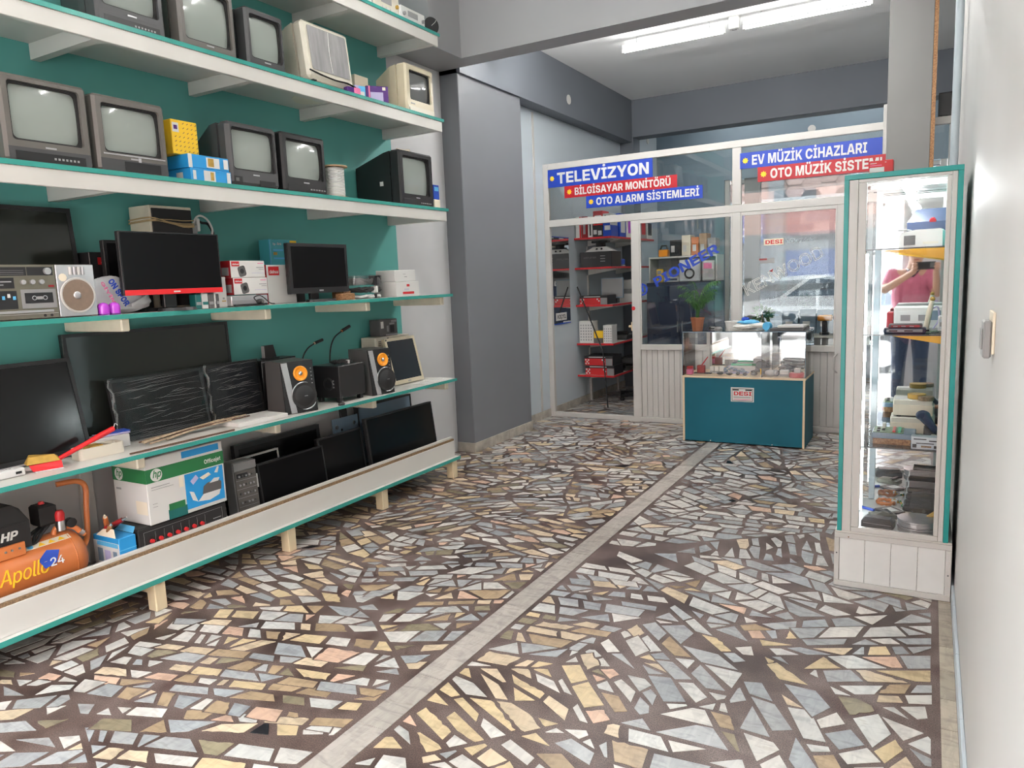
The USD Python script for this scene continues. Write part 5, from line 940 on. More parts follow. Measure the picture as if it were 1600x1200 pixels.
sp('top_liner', G().box(-.325, .0855, Y0+.03, Y1-.004, 1.870, 1.878), 'white_plastic'); sp('liner_slat', G().box(-.30, .08, Y0+.10, Y0+.13, 1.866, 1.8698).box(-.30, .08, Y0+.2, Y0+.23, 1.866, 1.8698).box(-.30, .08, Y0+.3, Y0+.33, 1.866, 1.8698).box(-.30, .08, Y0+.4, Y0+.43, 1.866, 1.8698), 'white_alu')
sp('door_frame', G().box(-.3255, -.288, Y0-.004, Y0+.022, .2768, 1.877, .002).box(-.287, -.254, Y0-.002, Y0+.02, .30, 1.862, .002).box(.047, .0653, Y0-.002, Y0+.02, .30, 1.862, .002).box(.066, .0855, Y0-.004, Y0+.022, .2768, 1.877, .002).box(-.2875, .0655, Y0-.004, Y0+.022, 1.8625, 1.877, .002).box(-.2875, .0655, Y0-.004, Y0+.022, .2768, .2995, .002), 'white_alu', 'white aluminium door frame')
sp('door_glass', G().box(-.2535, .0465, Y0+.006, Y0+.010, .30, 1.862), 'glass'); sp('side_glass', G().box(-.334, -.330, Y0+.031, Y1-.031, .277, 1.877), 'glass_clear')
sp('inner_post', G().box(-.3255, -.302, Y0+.026, Y0+.05, .277, 1.869, .002), 'wall_blue'); sp('inner_post', G().box(-.3255, -.298, Y1-.075, Y1-.045, .277, 1.869, .002), 'wall_blue'); sp('inner_post', G().box(-.25, -.222, Y1-.03, Y1-.012, .277, 1.869, .002), 'wall_blue')
sp('back_mirror', G().box(-.2215, .0855, Y1-.010, Y1-.004, .277, 1.869), 'mirror', 'mirror back'); sp('back_glass', G().box(-.325, -.2505, Y1-.012, Y1-.008, .277, 1.869), 'glass_clear')
for z in (1.574, 1.196, .680): sp('glass_shelf', G().box(-.30, .0850, Y0+.03, Y1-.013, z-.006, z), 'glass'); sp('shelf_edge', G().box(-.30, .0850, Y0+.0275, Y0+.0298, z-.0055, z-.0005), 'dark_grey')
sp('amber_gusset', G().poly(Polygon([(-.20, 1.566), (.084, 1.566), (.084, 1.512)]), .012, frame((0, Y0+.047, 0), (1, 0, 0), (0, 0, 1))), 'amber_board', 'amber yellow wedge under the shelf'); sp('amber_gusset', G().poly(Polygon([(-.14, 1.188), (.084, 1.188), (.084, 1.148)]), .012, frame((0, Y0+.047, 0), (1, 0, 0), (0, 0, 1))), 'amber_board', 'amber yellow wedge under the shelf'); sp('amber_strip', G().box(.0755, .0845, Y1-.03, Y1-.016, .70, 1.56), 'mustard')
sp('light_strip', G().box(-.276, -.262, 3.955, 3.967, .29, 1.56, .002), 'led_strip', 'pale glowing strip'); sp('screw_cap', G().cyl((-.252, Y0+.05, 1.842), (-.240, Y0+.045, 1.842), .008, n=12), 'black_plastic')
lp = sp('lamp', G().cyl((-.115, 3.87, 1.869), (-.115, 3.87, 1.858), .022, n=18), 'white_plastic'); sp('glowing_bulb', G().hull([(-.13, 3.86, 1.852), (-.10, 3.86, 1.857), (-.13, 3.90, 1.85), (-.10, 3.90, 1.857)]+[(x, y, z) for x in (-.088, -.058) for y in (3.845, 3.885) for z in (1.79, 1.805)]), 'lamp_small', 'glowing lamp', under=lp)
carton('small red carton with white print standing on top of the tall showcase', 'box', (-.205, 3.70, 1.901), .095, .08, .055, 'red', [('f', 'white_panel', 'print_white', .002, .06, .006, .026), ('f', 'print_line', 'print_white', .004, .03, .042, .045), ('f', 'print_line', 'pink', .004, .05, .033, .036), ('f', 'print_line', 'print_white', .062, .068, .044, .047)], rz=0)
# goods in the showcase
t = Thing('camera_housing', 'white security camera housing on the top shelf of the showcase', 'security camera', (-.045, 3.76, 1.575), -8); t.p('housing', G().poly(Polygon([(-.085, .0), (-.085, .05), (-.075, .066), (-.02, .076), (.075, .076), (.085, .066), (.085, .0)]), .085, frame((0, .085, 0), (1, 0, 0), (0, 0, 1))), 'print_white'); t.p('lens_window', G().box(-.065, -.02, -.003, -.0003, .010, .052, .001), 'dark_grey'); t.p('hood', G().box(-.095, -.05, -.008, .09, .0765, .080, .001), 'white_plastic'); t.p('label_panel', G().box(.01, .07, -.0015, -.0003, .012, .022), 'beige_pc')
t = Thing('equipment_bag', 'dark navy padded bag at the back of the top showcase shelf', 'bag', (-.02, 4.08, 1.575)); t.p('shell', G().hull([(x, y, z) for x in (-.085, .09) for y in (-.08, .08) for z in (0, .12)]+[(x, y, .18) for x in (-.05, .075) for y in (-.05, .05)]), 'navy'); t.p('round_badge', G().cyl((.02, -.0725, .125), (.02, -.082, .12), .014, n=14), 'dark_red'); t.p('window_panel', G().box(-.05, .03, -.083, -.0802, .02, .07), 'slate_blue')
def gadget(name, label, cat, loc, w, d, h, m, m2, rz=0, n=4, r=.006):
    t = Thing(name, label, cat, loc, rz); t.p('body', G().box(-w/2, w/2, 0, d, 0, h, r), m)
    t.p('front_panel', G().box(-w*.42, w*.42, -.002, -.0002, h*.2, h*.8, .0005), m2)
    for i in range(n): t.p('button', G().box(-w*.36+i*w*.72/max(n, 1), -w*.36+(i+.55)*w*.72/max(n, 1), -.0036, -.0021, h*.35, h*.62), 'mid_grey' if m2 != 'mid_grey' else 'print_black')
    return t
gadget('desk_calculator', 'lower of the two dark flat gadgets on the second showcase shelf', 'gadget', (-.095, 3.74, 1.1965), .17, .10, .022, 'navy', 'mid_grey', 0, 2); gadget('desk_calculator', 'upper of the two dark flat gadgets on the second showcase shelf', 'gadget', (-.092, 3.75, 1.219), .135, .08, .016, 'charcoal', 'dark_red', 0, 3)
t = gadget('card_reader', 'white terminal with a dark red end on the second showcase shelf', 'terminal', (-.045, 4.02, 1.1965), .21, .11, .105, 'print_white', 'white_plastic', 0, 2); t.p('red_end', G().box(-.135, -.1055, .0, .1, .0, .08, .004), 'dark_red'); t.p('screen', G().box(.045, .092, -.0055, -.0037, .04, .085), 'slate_blue')
t = Thing('cable_pen', 'pale upright pen shaped tester on the second showcase shelf', 'tester', (-.012, 3.90, 1.2035)); t.p('barrel', G().tube([(0, 0, .0), (.012, -.005, .08), (.022, -.01, .13)], [.012, .013, .009], 10), 'print_cream', smooth=40); t.p('cap', G().ball((.023, -.0105, .137), .011), 'mustard', smooth=True); t.p('lead', G().tube([(.02, .0, .09), (.045, .01, .1), (.05, .02, .04), (.03, .03, .0)], .0035, 6, smooth=3), 'lilac', smooth=40)
gadget('small_terminal', 'small white gadget at the right end of the second showcase shelf', 'gadget', (.058, 3.80, 1.1965), .045, .06, .072, 'print_white', 'wall_blue', 0, 1)
t = Thing('circuit_board', 'green circuit strip lying on the second showcase shelf', 'circuit board', (.01, 3.80, 1.1965), 15); t.p('board', G().box(-.05, .05, -.02, .02, .003, .0055), 'pcb_green'); t.p('chip', G().box(-.03, -.01, -.01, .01, .0056, .012, .001), 'black_plastic'); t.p('pin', G().box(.0, .03, -.005, .005, 0, .0029), 'steel')
for i, (z, w, lab) in enumerate([(.6805, .19, 'lower beige deck of the pair at the back of the third showcase shelf'), (.7665, .17, 'upper beige deck of the pair at the back of the third showcase shelf')]):
    t = Thing('tape_deck', lab, 'deck', (-.055, 4.0+.01*i, z)); t.p('case', G().box(-w/2, w/2, 0, .14, .006, .085, .004), 'beige_pc'); t.p('front_panel', G().box(-w/2, w/2, -.003, -.0003, .01, .06, .001), 'print_cream'); [t.p('foot', G().box(s*w*.35-.01, s*w*.35+.01, .01, .13, 0, .0058), 'rubber') for s in (-1, 1)]; t.p('paper_label', G().box(-w*.45, -w*.1, .01, .09, .0853, .0862), 'print_white')
t = Thing('tape_roll', 'golden tape roll lying on the upper beige deck', 'tape', (-.04, 4.06, .8530)); t.p('roll', G().lathe([(.022, 0), (.040, 0), (.040, .022), (.022, .022)], n=22), 'mustard', smooth=40); t.p('core', G().lathe([(.018, .001), (.0218, .001), (.0218, .021), (.018, .021)], n=22), 'cardboard')
t = Thing('tape_roll', 'bronze tape roll leaning at the edge of the upper beige deck', 'tape', (.0, 4.01, .8530), 20); t.p('roll', G().lathe([(.018, 0), (.034, 0), (.034, .018), (.018, .018)], n=22), 'chipboard', smooth=40); t.p('core', G().lathe([(.015, .001), (.0178, .001), (.0178, .017), (.015, .017)], n=22), 'cardboard')
t = Thing('control_board', 'purple-grey tray with a green circuit board on the third showcase shelf', 'circuit board', (-.125, 3.735, .6805), 0); t.p('tray', G().box(-.09, .09, 0, .15, .030, .055, .003), 'slate_blue'); t.p('carton_below', G().box(-.085, .07, .01, .14, 0, .0298, .002), 'wood_board', 'brown carton under the tray'); t.p('board', G().box(-.085, .04, .01, .145, .0553, .0585), 'pcb_green'); [t.p('component_row', G().box(-.005+k*.022, .008+k*.022, .015, .12, .0588, .066, .001), m) for k, m in enumerate(('red', 'green_mint'))]; [t.p('chip', G().box(-.07+.02*(k % 2), -.057+.02*(k % 2), .02+.028*k, .036+.028*k, .0588, .065, .001), 'black_plastic') for k in range(4)]; t.p('white_socket', G().box(-.05, -.035, .10, .135, .0588, .082, .002), 'print_white')
carton('pale carton with dark scribbled print at the front of the third showcase shelf', 'box', (.010, 3.69, .6805), .125, .05, .058, 'wall_blue', [('f', 'print_line', 'print_black', .01, .06, .044, .049), ('f', 'print_line', 'print_black', .07, .115, .038, .043), ('f', 'print_line', 'print_black', .02, .09, .026, .030), ('f', 'brown_mark', 'chipboard', .04, .08, .010, .018), ('f', 'print_line', 'print_black', .09, .118, .008, .02), ('f', 'print_line', 'print_black', .006, .022, .008, .024)], rz=0)
t = Thing('hair_clipper', 'dark blue handset leaning on the circuit board tray', 'handset', (.015, 3.86, .6805)); t.p('grip', G().tube([(.035, -.035, .055), (.005, .0, .085), (-.02, .03, .115)], [.014, .019, .026], 12, smooth=3), 'navy', smooth=40); t.p('head', G().ball((-.025, .035, .118), .031, 2, (1, .8, .8)), 'navy', smooth=True); t.p('foot_block', G().box(-.02, .02, -.01, .05, 0, .07, .004), 'black_plastic')
t = Thing('leather_case', 'black case with an orange band at the right of the third showcase shelf', 'case', (.055, 3.93, .6805)); t.p('shell', G().ball((0, .03, .03), .03, 2, (.95, 1.4, 1)), 'leather_black', smooth=True); t.p('orange_band', G().box(-.028, .027, -.0, .06, .050, .0625, .004), 'orange')
t = Thing('switch_box', 'small cream box behind the patterned carton on the third showcase shelf', 'box', (.05, 3.80, .6805)); t.p('body', G().box(-.025, .025, 0, .05, 0, .042, .004), 'print_cream'); t.p('button', G().box(-.012, .012, -.003, -.0002, .012, .03, .001), 'mid_grey')
ZB = .2768
for i, lab in enumerate(('lower silver film tin on the showcase floor', 'upper silver film tin on the showcase floor')):
    t = Thing('film_tin', lab, 'tin', (-.015, 3.765, ZB+.032*i)); t.p('tin', G().lathe([(.078, 0), (.082, .004), (.082, .020), (.0835, .021), (.0835, .030), (.08, .0315), (.001, .0315)], n=36), 'silver', smooth=40); t.p('seam', G().ring((0, 0, .0205), .0832, .0008, n=36, k=4), 'steel')
t = Thing('glasses_case', 'long black case at the front of the showcase floor', 'case', (-.175, 3.755, ZB), -8); t.p('shell', G().hull([(x, y, z) for x in (-.07, .065) for y in (-.035, .04) for z in (.006, .034)]+[(x, y, z) for x in (-.055, .05) for y in (-.022, .028) for z in (0, .05)]), 'leather_black'); t.p('zip_line', G().box(-.062, .058, -.0362, -.0352, .024, .0265), 'mid_grey')
t = Thing('leather_wallet', 'grey leather wallet on the showcase floor', 'wallet', (-.165, 3.90, ZB), 25); t.p('cover', G().hull([(x, y, z) for x in (-.055, .055) for y in (-.03, .035) for z in (.004, .024)]+[(0, 0, .036), (0, 0, 0)]), 'olive_metal'); t.p('strap', G().box(.02, .035, -.035, .04, .0355, .0375, .0005), 'black_matte')
t = Thing('leather_pouch', 'large black leather pouch at the right of the showcase floor', 'pouch', (.005, 3.93, ZB), 3); t.p('body', G().hull([(x, y, z) for x in (-.045, .065) for y in (-.06, .09) for z in (.005, .075)]+[(x, y, .12) for x in (-.045, .06) for y in (.02, .085)]), 'leather_black'); t.p('flap', G().hexa([(-.062, -.063, .066), (.066, -.063, .066), (.066, .02, .125), (-.05, .02, .125)], [(-.062, -.065, .076), (.066, -.065, .076), (.066, .02, .132), (-.05, .02, .132)]), 'leather_black'); t.p('stud', G().cyl((0, -.064, .068), (0, -.067, .067), .008, n=12), 'steel')
t = Thing('leather_pouch', 'stack of folded black leather pouches at the back of the showcase floor', 'pouch', (-.01, 4.12, ZB)); [t.p('fold', G().box(-.075+.006*i, .085-.004*i, -.065, .075, .032*i, .032*i+.031, .010), 'leather_black') for i in range(4)]
t = Thing('card_holder', 'black diamond laid card holder with a white card on the showcase floor', 'card holder', (-.14, 4.02, ZB), 42); t.p('frame', G().box(-.05, .05, -.05, .05, 0, .012, .004), 'leather_black'); t.p('card', G().box(-.022, .03, -.03, .03, .0123, .0135), 'print_white')
t = Thing('price_card', 'torn white card beside the large leather pouch', 'card', (-.075, 3.95, ZB), 20); t.p('card', G().box(-.02, .02, -.05, .05, 0, .002), 'paper'); t.p('print_line', G().box(-.012, .012, -.03, .03, .0021, .0024), 'print_grey')
t = Thing('earphone_case', 'small bright blue clip on the showcase floor', 'clip', (-.235, 4.02, ZB), -30); t.p('body', G().box(-.03, .03, -.008, .008, 0, .012, .003), 'blue'); t.p('jaw', G().box(-.045, -.0305, -.004, .012, .002, .010, .002), 'blue')
coil('orange-brown ring of cable on the showcase floor', (-.165, 4.155, ZB), .040, .007, 3, 'orange', seed=15)
t = Thing('pliers', 'yellow handled tool at the back right of the showcase floor', 'tool', (.05, 3.81, ZB)); t.p('grip', G().tube([(-.03, 0, .05), (0, .0, .075), (.02, .02, .09)], .012, 8), 'mustard', smooth=40); t.p('jaw', G().cyl((-.032, 0, .048), (-.05, -.01, .006), .007, .004, 8), 'steel')
t = Thing('component_pile', 'little heap of green and gold components on the showcase floor', 'components', (-.085, 4.16, ZB)); rs = np.random.RandomState(2)
for i in range(9): p = rs.uniform(-.03, .03, 2); t.p('component', G().cyl((p[0], p[1], .004+.002*i), (p[0]+rs.uniform(-.02, .02), p[1]+.012, .010+.002*i), .005, n=8), ('green', 'mustard', 'silver')[i % 3])

# ------------------------------------------------------------------ teal counter with a glass display box
CX0, CX1, CY0, CY1 = -1.908, -.876, 6.45, 6.97
CT = Thing('display_counter', 'teal counter with cream edges and a glass display box on top', 'counter', (0, 0, 0)); cp = CT.p
cp('front_panel', G().box(CX0+.018, CX1-.018, CY0+.002, CY0+.018, .012, .582, .001), 'teal_panel'); cp('side_panel', G().box(CX0, CX0+.0175, CY0, CY1, .004, .582, .001), 'beige_edge'); cp('side_panel', G().box(CX1-.0175, CX1, CY0+.003, CY1, .004, .582, .001), 'teal_panel'); cp('side_edge', G().box(CX1-.0175, CX1, CY0, CY0+.0028, .004, .582), 'beige_edge')
cp('top_board', G().box(CX0-.004, CX1+.004, CY0-.003, CY1, .5825, .600, .0015), 'beige_edge'); cp('rear_rail', G().box(CX0+.018, CX1-.018, CY1-.02, CY1-.002, .10, .582), 'teal_panel'); [cp('screw_cap', G().cyl((x, CY0+.002, .022), (x, CY0-.0015, .020), .006, n=10), 'print_white') for x in (-1.66, -1.135)]
cp('front_glass', G().box(CX0, CX1, CY0, CY0+.005, .6005, .985), 'glass'); cp('side_glass', G().box(CX0, CX0+.005, CY0+.0055, CY1-.03, .6005, .985), 'glass'); cp('side_glass', G().box(CX1-.005, CX1, CY0+.0055, CY1-.03, .6005, .985), 'glass'); cp('top_glass', G().box(CX0, CX1, CY0, CY1-.02, .9855, .992), 'glass')
cp('glass_edge', G().box(CX0, CX1, CY0-.0012, CY0-.0002, .9855, .992).box(CX0-.001, CX0+.003, CY0-.0012, CY0-.0002, .6005, .985).box(CX1-.003, CX1+.001, CY0-.0012, CY0-.0002, .6005, .985), 'slate_blue')
cp('mirror_door', G().box(CX0+.14, -1.20, CY1-.03, CY1-.025, .602, .980), 'mirror', 'sliding mirror door'); cp('mirror_door', G().box(-1.25, CX1-.012, CY1-.038, CY1-.033, .602, .980), 'mirror', 'sliding mirror door'); cp('door_rail', G().box(CX0+.006, CX1-.006, CY1-.045, CY1-.012, .6005, .606).box(CX0+.006, CX1-.006, CY1-.045, CY1-.012, .9785, .985), 'white_alu'); cp('rear_post', G().box(CX0+.09, CX0+.12, CY1-.04, CY1-.02, .6065, .978), 'white_alu')
cp('glass_divider', G().box(-1.229, -1.224, CY0+.006, CY1-.05, .6005, .982), 'glass')
st = Thing('counter_sticker', 'square sticker lettered DESI on the front of the teal counter', 'sticker', (-1.385, CY0+.0018, .382)); F = lambda x, z: frame((x, -.0012, z), (1, 0, 0), (0, 0, 1))
st.p('sheet', G().box(-.098, .098, -.0010, 0, 0, .126), 'print_white'); st.p('dark_frame', G().poly(sbox(-.088, .006, .088, .116).difference(sbox(-.084, .010, .084, .112)), .0005, F(0, 0)), 'print_black'); st.p('black_tab', G().box(-.082, -.03, -.0018, -.0011, .098, .110).box(.025, .08, -.0018, -.0011, .098, .110), 'print_black'); st.p('red_letters', G().text('DESI', .034, F(-.075, .056), .0005, 800, fit=.15), 'red'); st.p('print_line', G().box(-.075, .07, -.0018, -.0011, .036, .043), 'print_grey'); st.p('red_line', G().box(-.072, .074, -.0018, -.0011, .018, .023), 'pink')
ZC, ZI = .9925, .6005
t = Thing('potted_palm', 'small potted palm with thin green fronds on the left end of the counter', 'plant', (-1.80, 6.555, ZC)); rs = np.random.RandomState(6)
t.p('pot', G().lathe([(.044, 0), (.046, .006), (.060, .10), (.063, .102), (.064, .118), (.058, .119), (.056, .108), (.001, .107)], n=8), 'terracotta'); t.p('soil', G().cyl((0, 0, .1075), (0, 0, .111), .052, n=14), 'soil')
for i in range(21):
    a = rs.uniform(0, 6.28); ln = rs.uniform(.24, .42); up = rs.uniform(.85, 1.25); b = np.array([rs.uniform(-.012, .012), rs.uniform(-.012, .012), .11]); dr = np.array([math.cos(a), math.sin(a)*.8, 0])
    if i < 3: dr = np.array([.95, -.2+.2*i, 0]); ln = .46; up = 1.1
    g = G(); pts = []
    for k in range(9):
        s = k/8; pts.append(b+dr*ln*(.42*s**1.8)+np.array([0, 0, ln*up*(s-.36*s**3)]))
    g.tube(pts, [.0035-.0028*k/8 for k in range(9)], 5)
    for k in range(3, 9):
        for sd in (-1, 1):
            for h in ((0, .5) if k < 8 else (0,)):
                o = pts[k]+(pts[min(k+1, 8)]-pts[k])*h; side = np.array([-dr[1], dr[0], 0])*sd; L_ = (.065-.028*abs(k-5)/4)*rs.uniform(.8, 1.1); tip = o+side*L_*.8+dr*L_*.5+np.array([0, 0, -.018-.02*rs.rand()]); md = (o+tip)/2+np.array([0, 0, .010]); wv = np.cross(tip-o, [0, 0, 1.]); wv = wv/np.linalg.norm(wv)*.0042
                g.add(trimesh.Trimesh([o, md-wv, tip, md+wv, md+np.array([0, 0, .002])], [[0, 1, 4], [1, 2, 4], [2, 3, 4], [3, 0, 4]], process=False))
    t.p('frond', g, 'leaf')
def odd(name, label, cat, loc, parts, rz=0):
    t = Thing(name, label, cat, loc, rz)
    for n, g, m in parts: t.p(n, g, m, smooth=40)
    return t
odd('wrist_watch', 'small black gadget beside the palm pot', 'gadget', (-1.72, 6.80, ZC), [('body', G().box(-.04, .04, -.015, .015, 0, .02, .005), 'black_plastic'), ('screen', G().box(-.02, .02, -.0155, -.0152, .004, .016), 'mid_grey')])
odd('computer_mouse', 'round grey mouse on the counter top', 'mouse', (-1.64, 6.66, ZC), [('shell', G().ball((0, 0, .006), .034, 3, (1, 1.2, .65)), 'mid_grey'), ('cap', G().ball((0, -.008, .024), .014, 2, (1, 1, .4)), 'dark_grey')])
odd('white_tub', 'white plastic tub at the back of the counter top', 'tub', (-1.56, 6.86, ZC), [('tub', G().lathe([(.055, 0), (.068, .055), (.072, .056), (.072, .062), (.001, .063)], n=20), 'print_white'), ('lid_knob', G().cyl((0, 0, .063), (0, 0, .07), .02, n=12), 'white_plastic')])
t = Thing('crumpled_papers', 'crumpled white and blue papers on the middle of the counter top', 'paper', (-1.37, 6.74, ZC))
for k, (m, sx, sy, ox, oz) in enumerate((('paper', .10, .07, -.06, .0), ('sky_blue', .09, .05, -.02, .035), ('paper', .12, .06, .06, .01), ('blue', .035, .03, -.05, .06))):
    ic = trimesh.creation.icosphere(3, 1.0); v = ic.vertices*(1+.5*(meshkit.fbm(ic.vertices*2+k*3, 3, k)-.5)[:, None]); v = v*[sx, sy, .022]+[ox, 0, 0]; v[:, 2] += oz-v[:, 2].min(); t.p('sheet', trimesh.Trimesh(v, ic.faces, process=False), m)
odd('tape_roll', 'blue and black tape roll standing on the counter top', 'tape', (-1.205, 6.58, ZC), [('roll', G().lathe([(.018, -.02), (.035, -.02), (.035, .02), (.018, .02)], (0, 0, .0352), (.4, 1, 0), 22), 'sky_blue'), ('core', G().lathe([(.012, -.018), (.0178, -.018), (.0178, .018), (.012, .018)], (0, 0, .0352), (.4, 1, 0), 22), 'black_plastic')])
odd('document_folder', 'black folder with a pale paper lying on the right end of the counter top', 'folder', (-1.02, 6.63, ZC), [('cover', G().hexa([(-.15, -.13, 0), (.12, -.13, 0), (.13, .12, 0), (-.10, .12, 0)], [(-.15, -.13, .018), (.12, -.13, .018), (.13, .12, .024), (-.10, .12, .024)]), 'black_plastic'), ('page', G().hexa([(-.10, -.06, .022), (.11, -.07, .022), (.125, .11, .026), (-.07, .115, .026)], [(-.10, -.06, .040), (.11, -.07, .036), (.125, .11, .038), (-.07, .115, .040)]), 'paper'), ('rose_sheet', G().hexa([(-.07, -.045, .0405), (.10, -.05, .0375), (.11, .09, .0395), (-.05, .09, .0405)], [(-.07, -.045, .043), (.10, -.05, .040), (.11, .09, .042), (-.05, .09, .043)]), 'bag_plastic')])
odd('pink_gadget', 'pink tin in the front left corner of the glass counter', 'tin', (-1.865, 6.53, ZI), [('tin', G().box(-.028, .03, -.02, .03, 0, .05, .006), 'pink'), ('lid', G().box(-.025, .028, -.018, .028, .0505, .075, .006), 'red')])
odd('toy_radio', 'small red radio with a slanting aerial in the glass counter', 'radio', (-1.78, 6.62, ZI), [('body', G().box(-.04, .03, -.02, .02, 0, .075, .006), 'dark_red'), ('aerial', G().cyl((.0, 0, .075), (.055, .0, .15), .006, .004, 8), 'red'), ('base', G().box(-.07, .09, -.03, .03, 0, .006), 'black_matte')])
for i in range(3): odd('spark_box', ['first small white box from the red radio in the glass counter', 'second small white box from the red radio in the glass counter', 'third small white box from the red radio in the glass counter'][i], 'box', (-1.695+i*.042, 6.66, ZI), [('box_body', G().box(-.018, .018, -.02, .02, 0, .062, .003), 'print_white'), ('print_band', G().box(-.0185, .0185, -.0206, -.0202, .01, .02), 'mid_grey')])
odd('marker_pen', 'long mint green marker lying in the glass counter', 'pen', (-1.47, 6.81, ZI+.05), [('barrel', G().cyl((-.09, 0, .012), (.09, .01, .012), .010, n=12), 'green_mint'), ('cap', G().cyl((.0905, .01, .012), (.125, .012, .012), .011, n=12), 'green'), ('stand', G().box(-.1, .12, -.03, .04, -.0495, .001, .004), 'print_white')])
rs = np.random.RandomState(21)
odd('car_remote', 'dark car alarm remote among the remotes in the glass counter', 'remote control', (-1.60, 6.55, ZI), [('shell', G().ball((0, 0, .014), .03, 2, (1, .6, .45)), 'charcoal'), ('button', G().ball((.005, -.004, .026), .007), 'mid_grey')]).x.GetPrim().SetCustomDataByKey('group', 'car alarm remotes in the glass counter')
src = Thing.__new__(Thing); src.path = '/World/car_remote'
spots = [(-1.52, 6.55), (-1.45, 6.57), (-1.38, 6.53), (-1.31, 6.56), (-1.32, 6.64), (-1.34, 6.72), (-1.12, 6.57), (-1.30, 6.79)]
for x, y in spots: copy_thing(src, 'car_remote', 'dark car alarm remote among the remotes in the glass counter', 'remote control', (x, y, ZI), rs.uniform(0, 360), 'car alarm remotes in the glass counter')
for hn, hx_, hy_, hm, sx_ in (('purple-grey heap of small clips in the left half of the glass counter', -1.53, 6.70, 'slate_blue', .13), ('dark heap of small plugs in the right half of the glass counter', -1.06, 6.70, 'dark_grey', .12)):
    t = Thing('parts_heap', hn, 'small parts', (hx_, hy_, ZI)); g = G()
    for k in range(46): a_ = rs.uniform(-sx_, sx_); b_ = rs.uniform(-.05, .05); z_ = .008+.045*rs.rand()*(1-(a_/sx_)**2); g.box(-.014, .014, -.007, .007, -.005, .005, .002, M=trimesh.transformations.translation_matrix([a_, b_, z_]) @ rot((0, 0, 1), rs.uniform(0, 180)) @ rot((1, 0, 0), rs.uniform(-40, 40)))
    t.p('clips', g, hm, kind='stuff'); t.p('tray', G().box(-sx_-.015, sx_+.015, -.062, .062, 0, .003), 'lilac' if hm == 'slate_blue' else 'mid_grey')
t = Thing('cable_heap', 'dark grey heap of cables and clips in the right half of the glass counter', 'cables', (-1.05, 6.86, ZI))
for k in range(5): t.p('cable_loop', G().tube([(rs.uniform(-.11, .12), rs.uniform(-.035, .03), .012+.022*k+rs.uniform(-.004, .01)) for _ in range(7)], .009, 6, smooth=4), 'dark_grey' if k % 2 else 'mid_grey', smooth=40)
odd('red_tin', 'flat red tin with a white box on it in the glass counter', 'tin', (-.955, 6.53, ZI), [('tin', G().lathe([(.058, 0), (.06, .004), (.06, .034), (.057, .038), (.001, .038)], n=24), 'red'), ('white_box', G().box(-.02, .03, -.02, .03, .0385, .075, .003), 'print_white')])
odd('shaver_head', 'silver and white shaver in the front of the glass counter', 'shaver', (-1.17, 6.55, ZI), [('body', G().ball((0, 0, .028), .05, 2, (1, .6, .55)), 'print_white'), ('head', G().ball((.04, 0, .03), .026, 2), 'silver')])
odd('white_adapter', 'white adapter box beside the red tin in the glass counter', 'adapter', (-1.055, 6.56, ZI), [('body', G().box(-.04, .035, -.025, .03, 0, .055, .006), 'print_white'), ('grey_base', G().box(-.038, .033, -.0265, -.0253, .004, .02), 'mid_grey')])
odd('yellow_plug', 'small yellow plug in the middle of the glass counter', 'plug', (-1.255, 6.64, ZI), [('body', G().cyl((0, 0, 0), (0, 0, .05), .016, .02, 12), 'yellow'), ('pin', G().cyl((0, 0, .0505), (0, 0, .07), .005, n=8), 'steel')])
odd('grey_receiver', 'grey alarm siren box by the glass divider in the counter', 'siren', (-1.31, 6.86, ZI), [('body', G().box(-.06, .055, -.04, .05, 0, .12, .008), 'mid_grey'), ('horn', G().lathe([(.04, 0), (.03, .012), (.01, .014)], (0, -.0405, .06), (0, -1, 0), 20), 'dark_grey')])

# ------------------------------------------------------------------ the right wall
t = Thing('wall_switch', 'grey switch with a broken cream plate on the right wall', 'switch', (XR-.0003, 2.13, 1.325)); t.p('back_plate', G().box(-.006, 0, -.05, .075, -.045, .055, .003), 'print_cream'); t.p('switch_body', G().box(-.024, -.0062, -.045, .035, -.055, .035, .005), 'mid_grey'); t.p('rocker', G().box(-.028, -.0242, -.03, .02, -.035, .015, .002), 'print_grey')
t = Thing('box_speaker', 'black box loudspeaker on top of the partition rail by the right wall', 'loudspeaker', (.072, YP+.02, 2.686)); t.p('cabinet', G().box(-.064, .056, 0, .12, 0, .19, .004), 'black_matte'); t.p('grille', G().box(-.058, .05, -.004, -.0003, .01, .18, .002), 'black_plastic')
# ------------------------------------------------------------------ the back room behind the partition
t = Thing('wall_mirror', 'narrow mirror on the pale blue wall just inside the doorway', 'mirror', (-3.6195, 7.52, 1.005)); t.p('mirror_glass', G().box(0, .006, -.24, .27, 0, .945), 'mirror'); t.p('blue_edge', G().box(0, .009, -.252, -.2405, -.005, .95).box(0, .009, -.2403, .27, .9455, .955).box(0, .009, -.2403, .27, -.012, -.0005), 'blue')
t = Thing('number_plate', 'small white number plate at the foot of the wall mirror', 'plate', (-3.6130, 7.52, 1.035), 90); t.p('plate', G().box(-.11, .16, -.003, 0, 0, .085, .001), 'print_white'); t.p('lettering', G().text('KOÇYIL', .045, frame((-.085, -.0032, .02), (1, 0, 0), (0, 0, 1)), .0006, 700, fit=.22), 'print_black')
RZ = (.36, .735, 1.185, 1.615, 1.955)
rk = Thing('stock_shelves', 'white shelving with red edges along the left wall of the back room', 'shelves', (0, 0, 0))
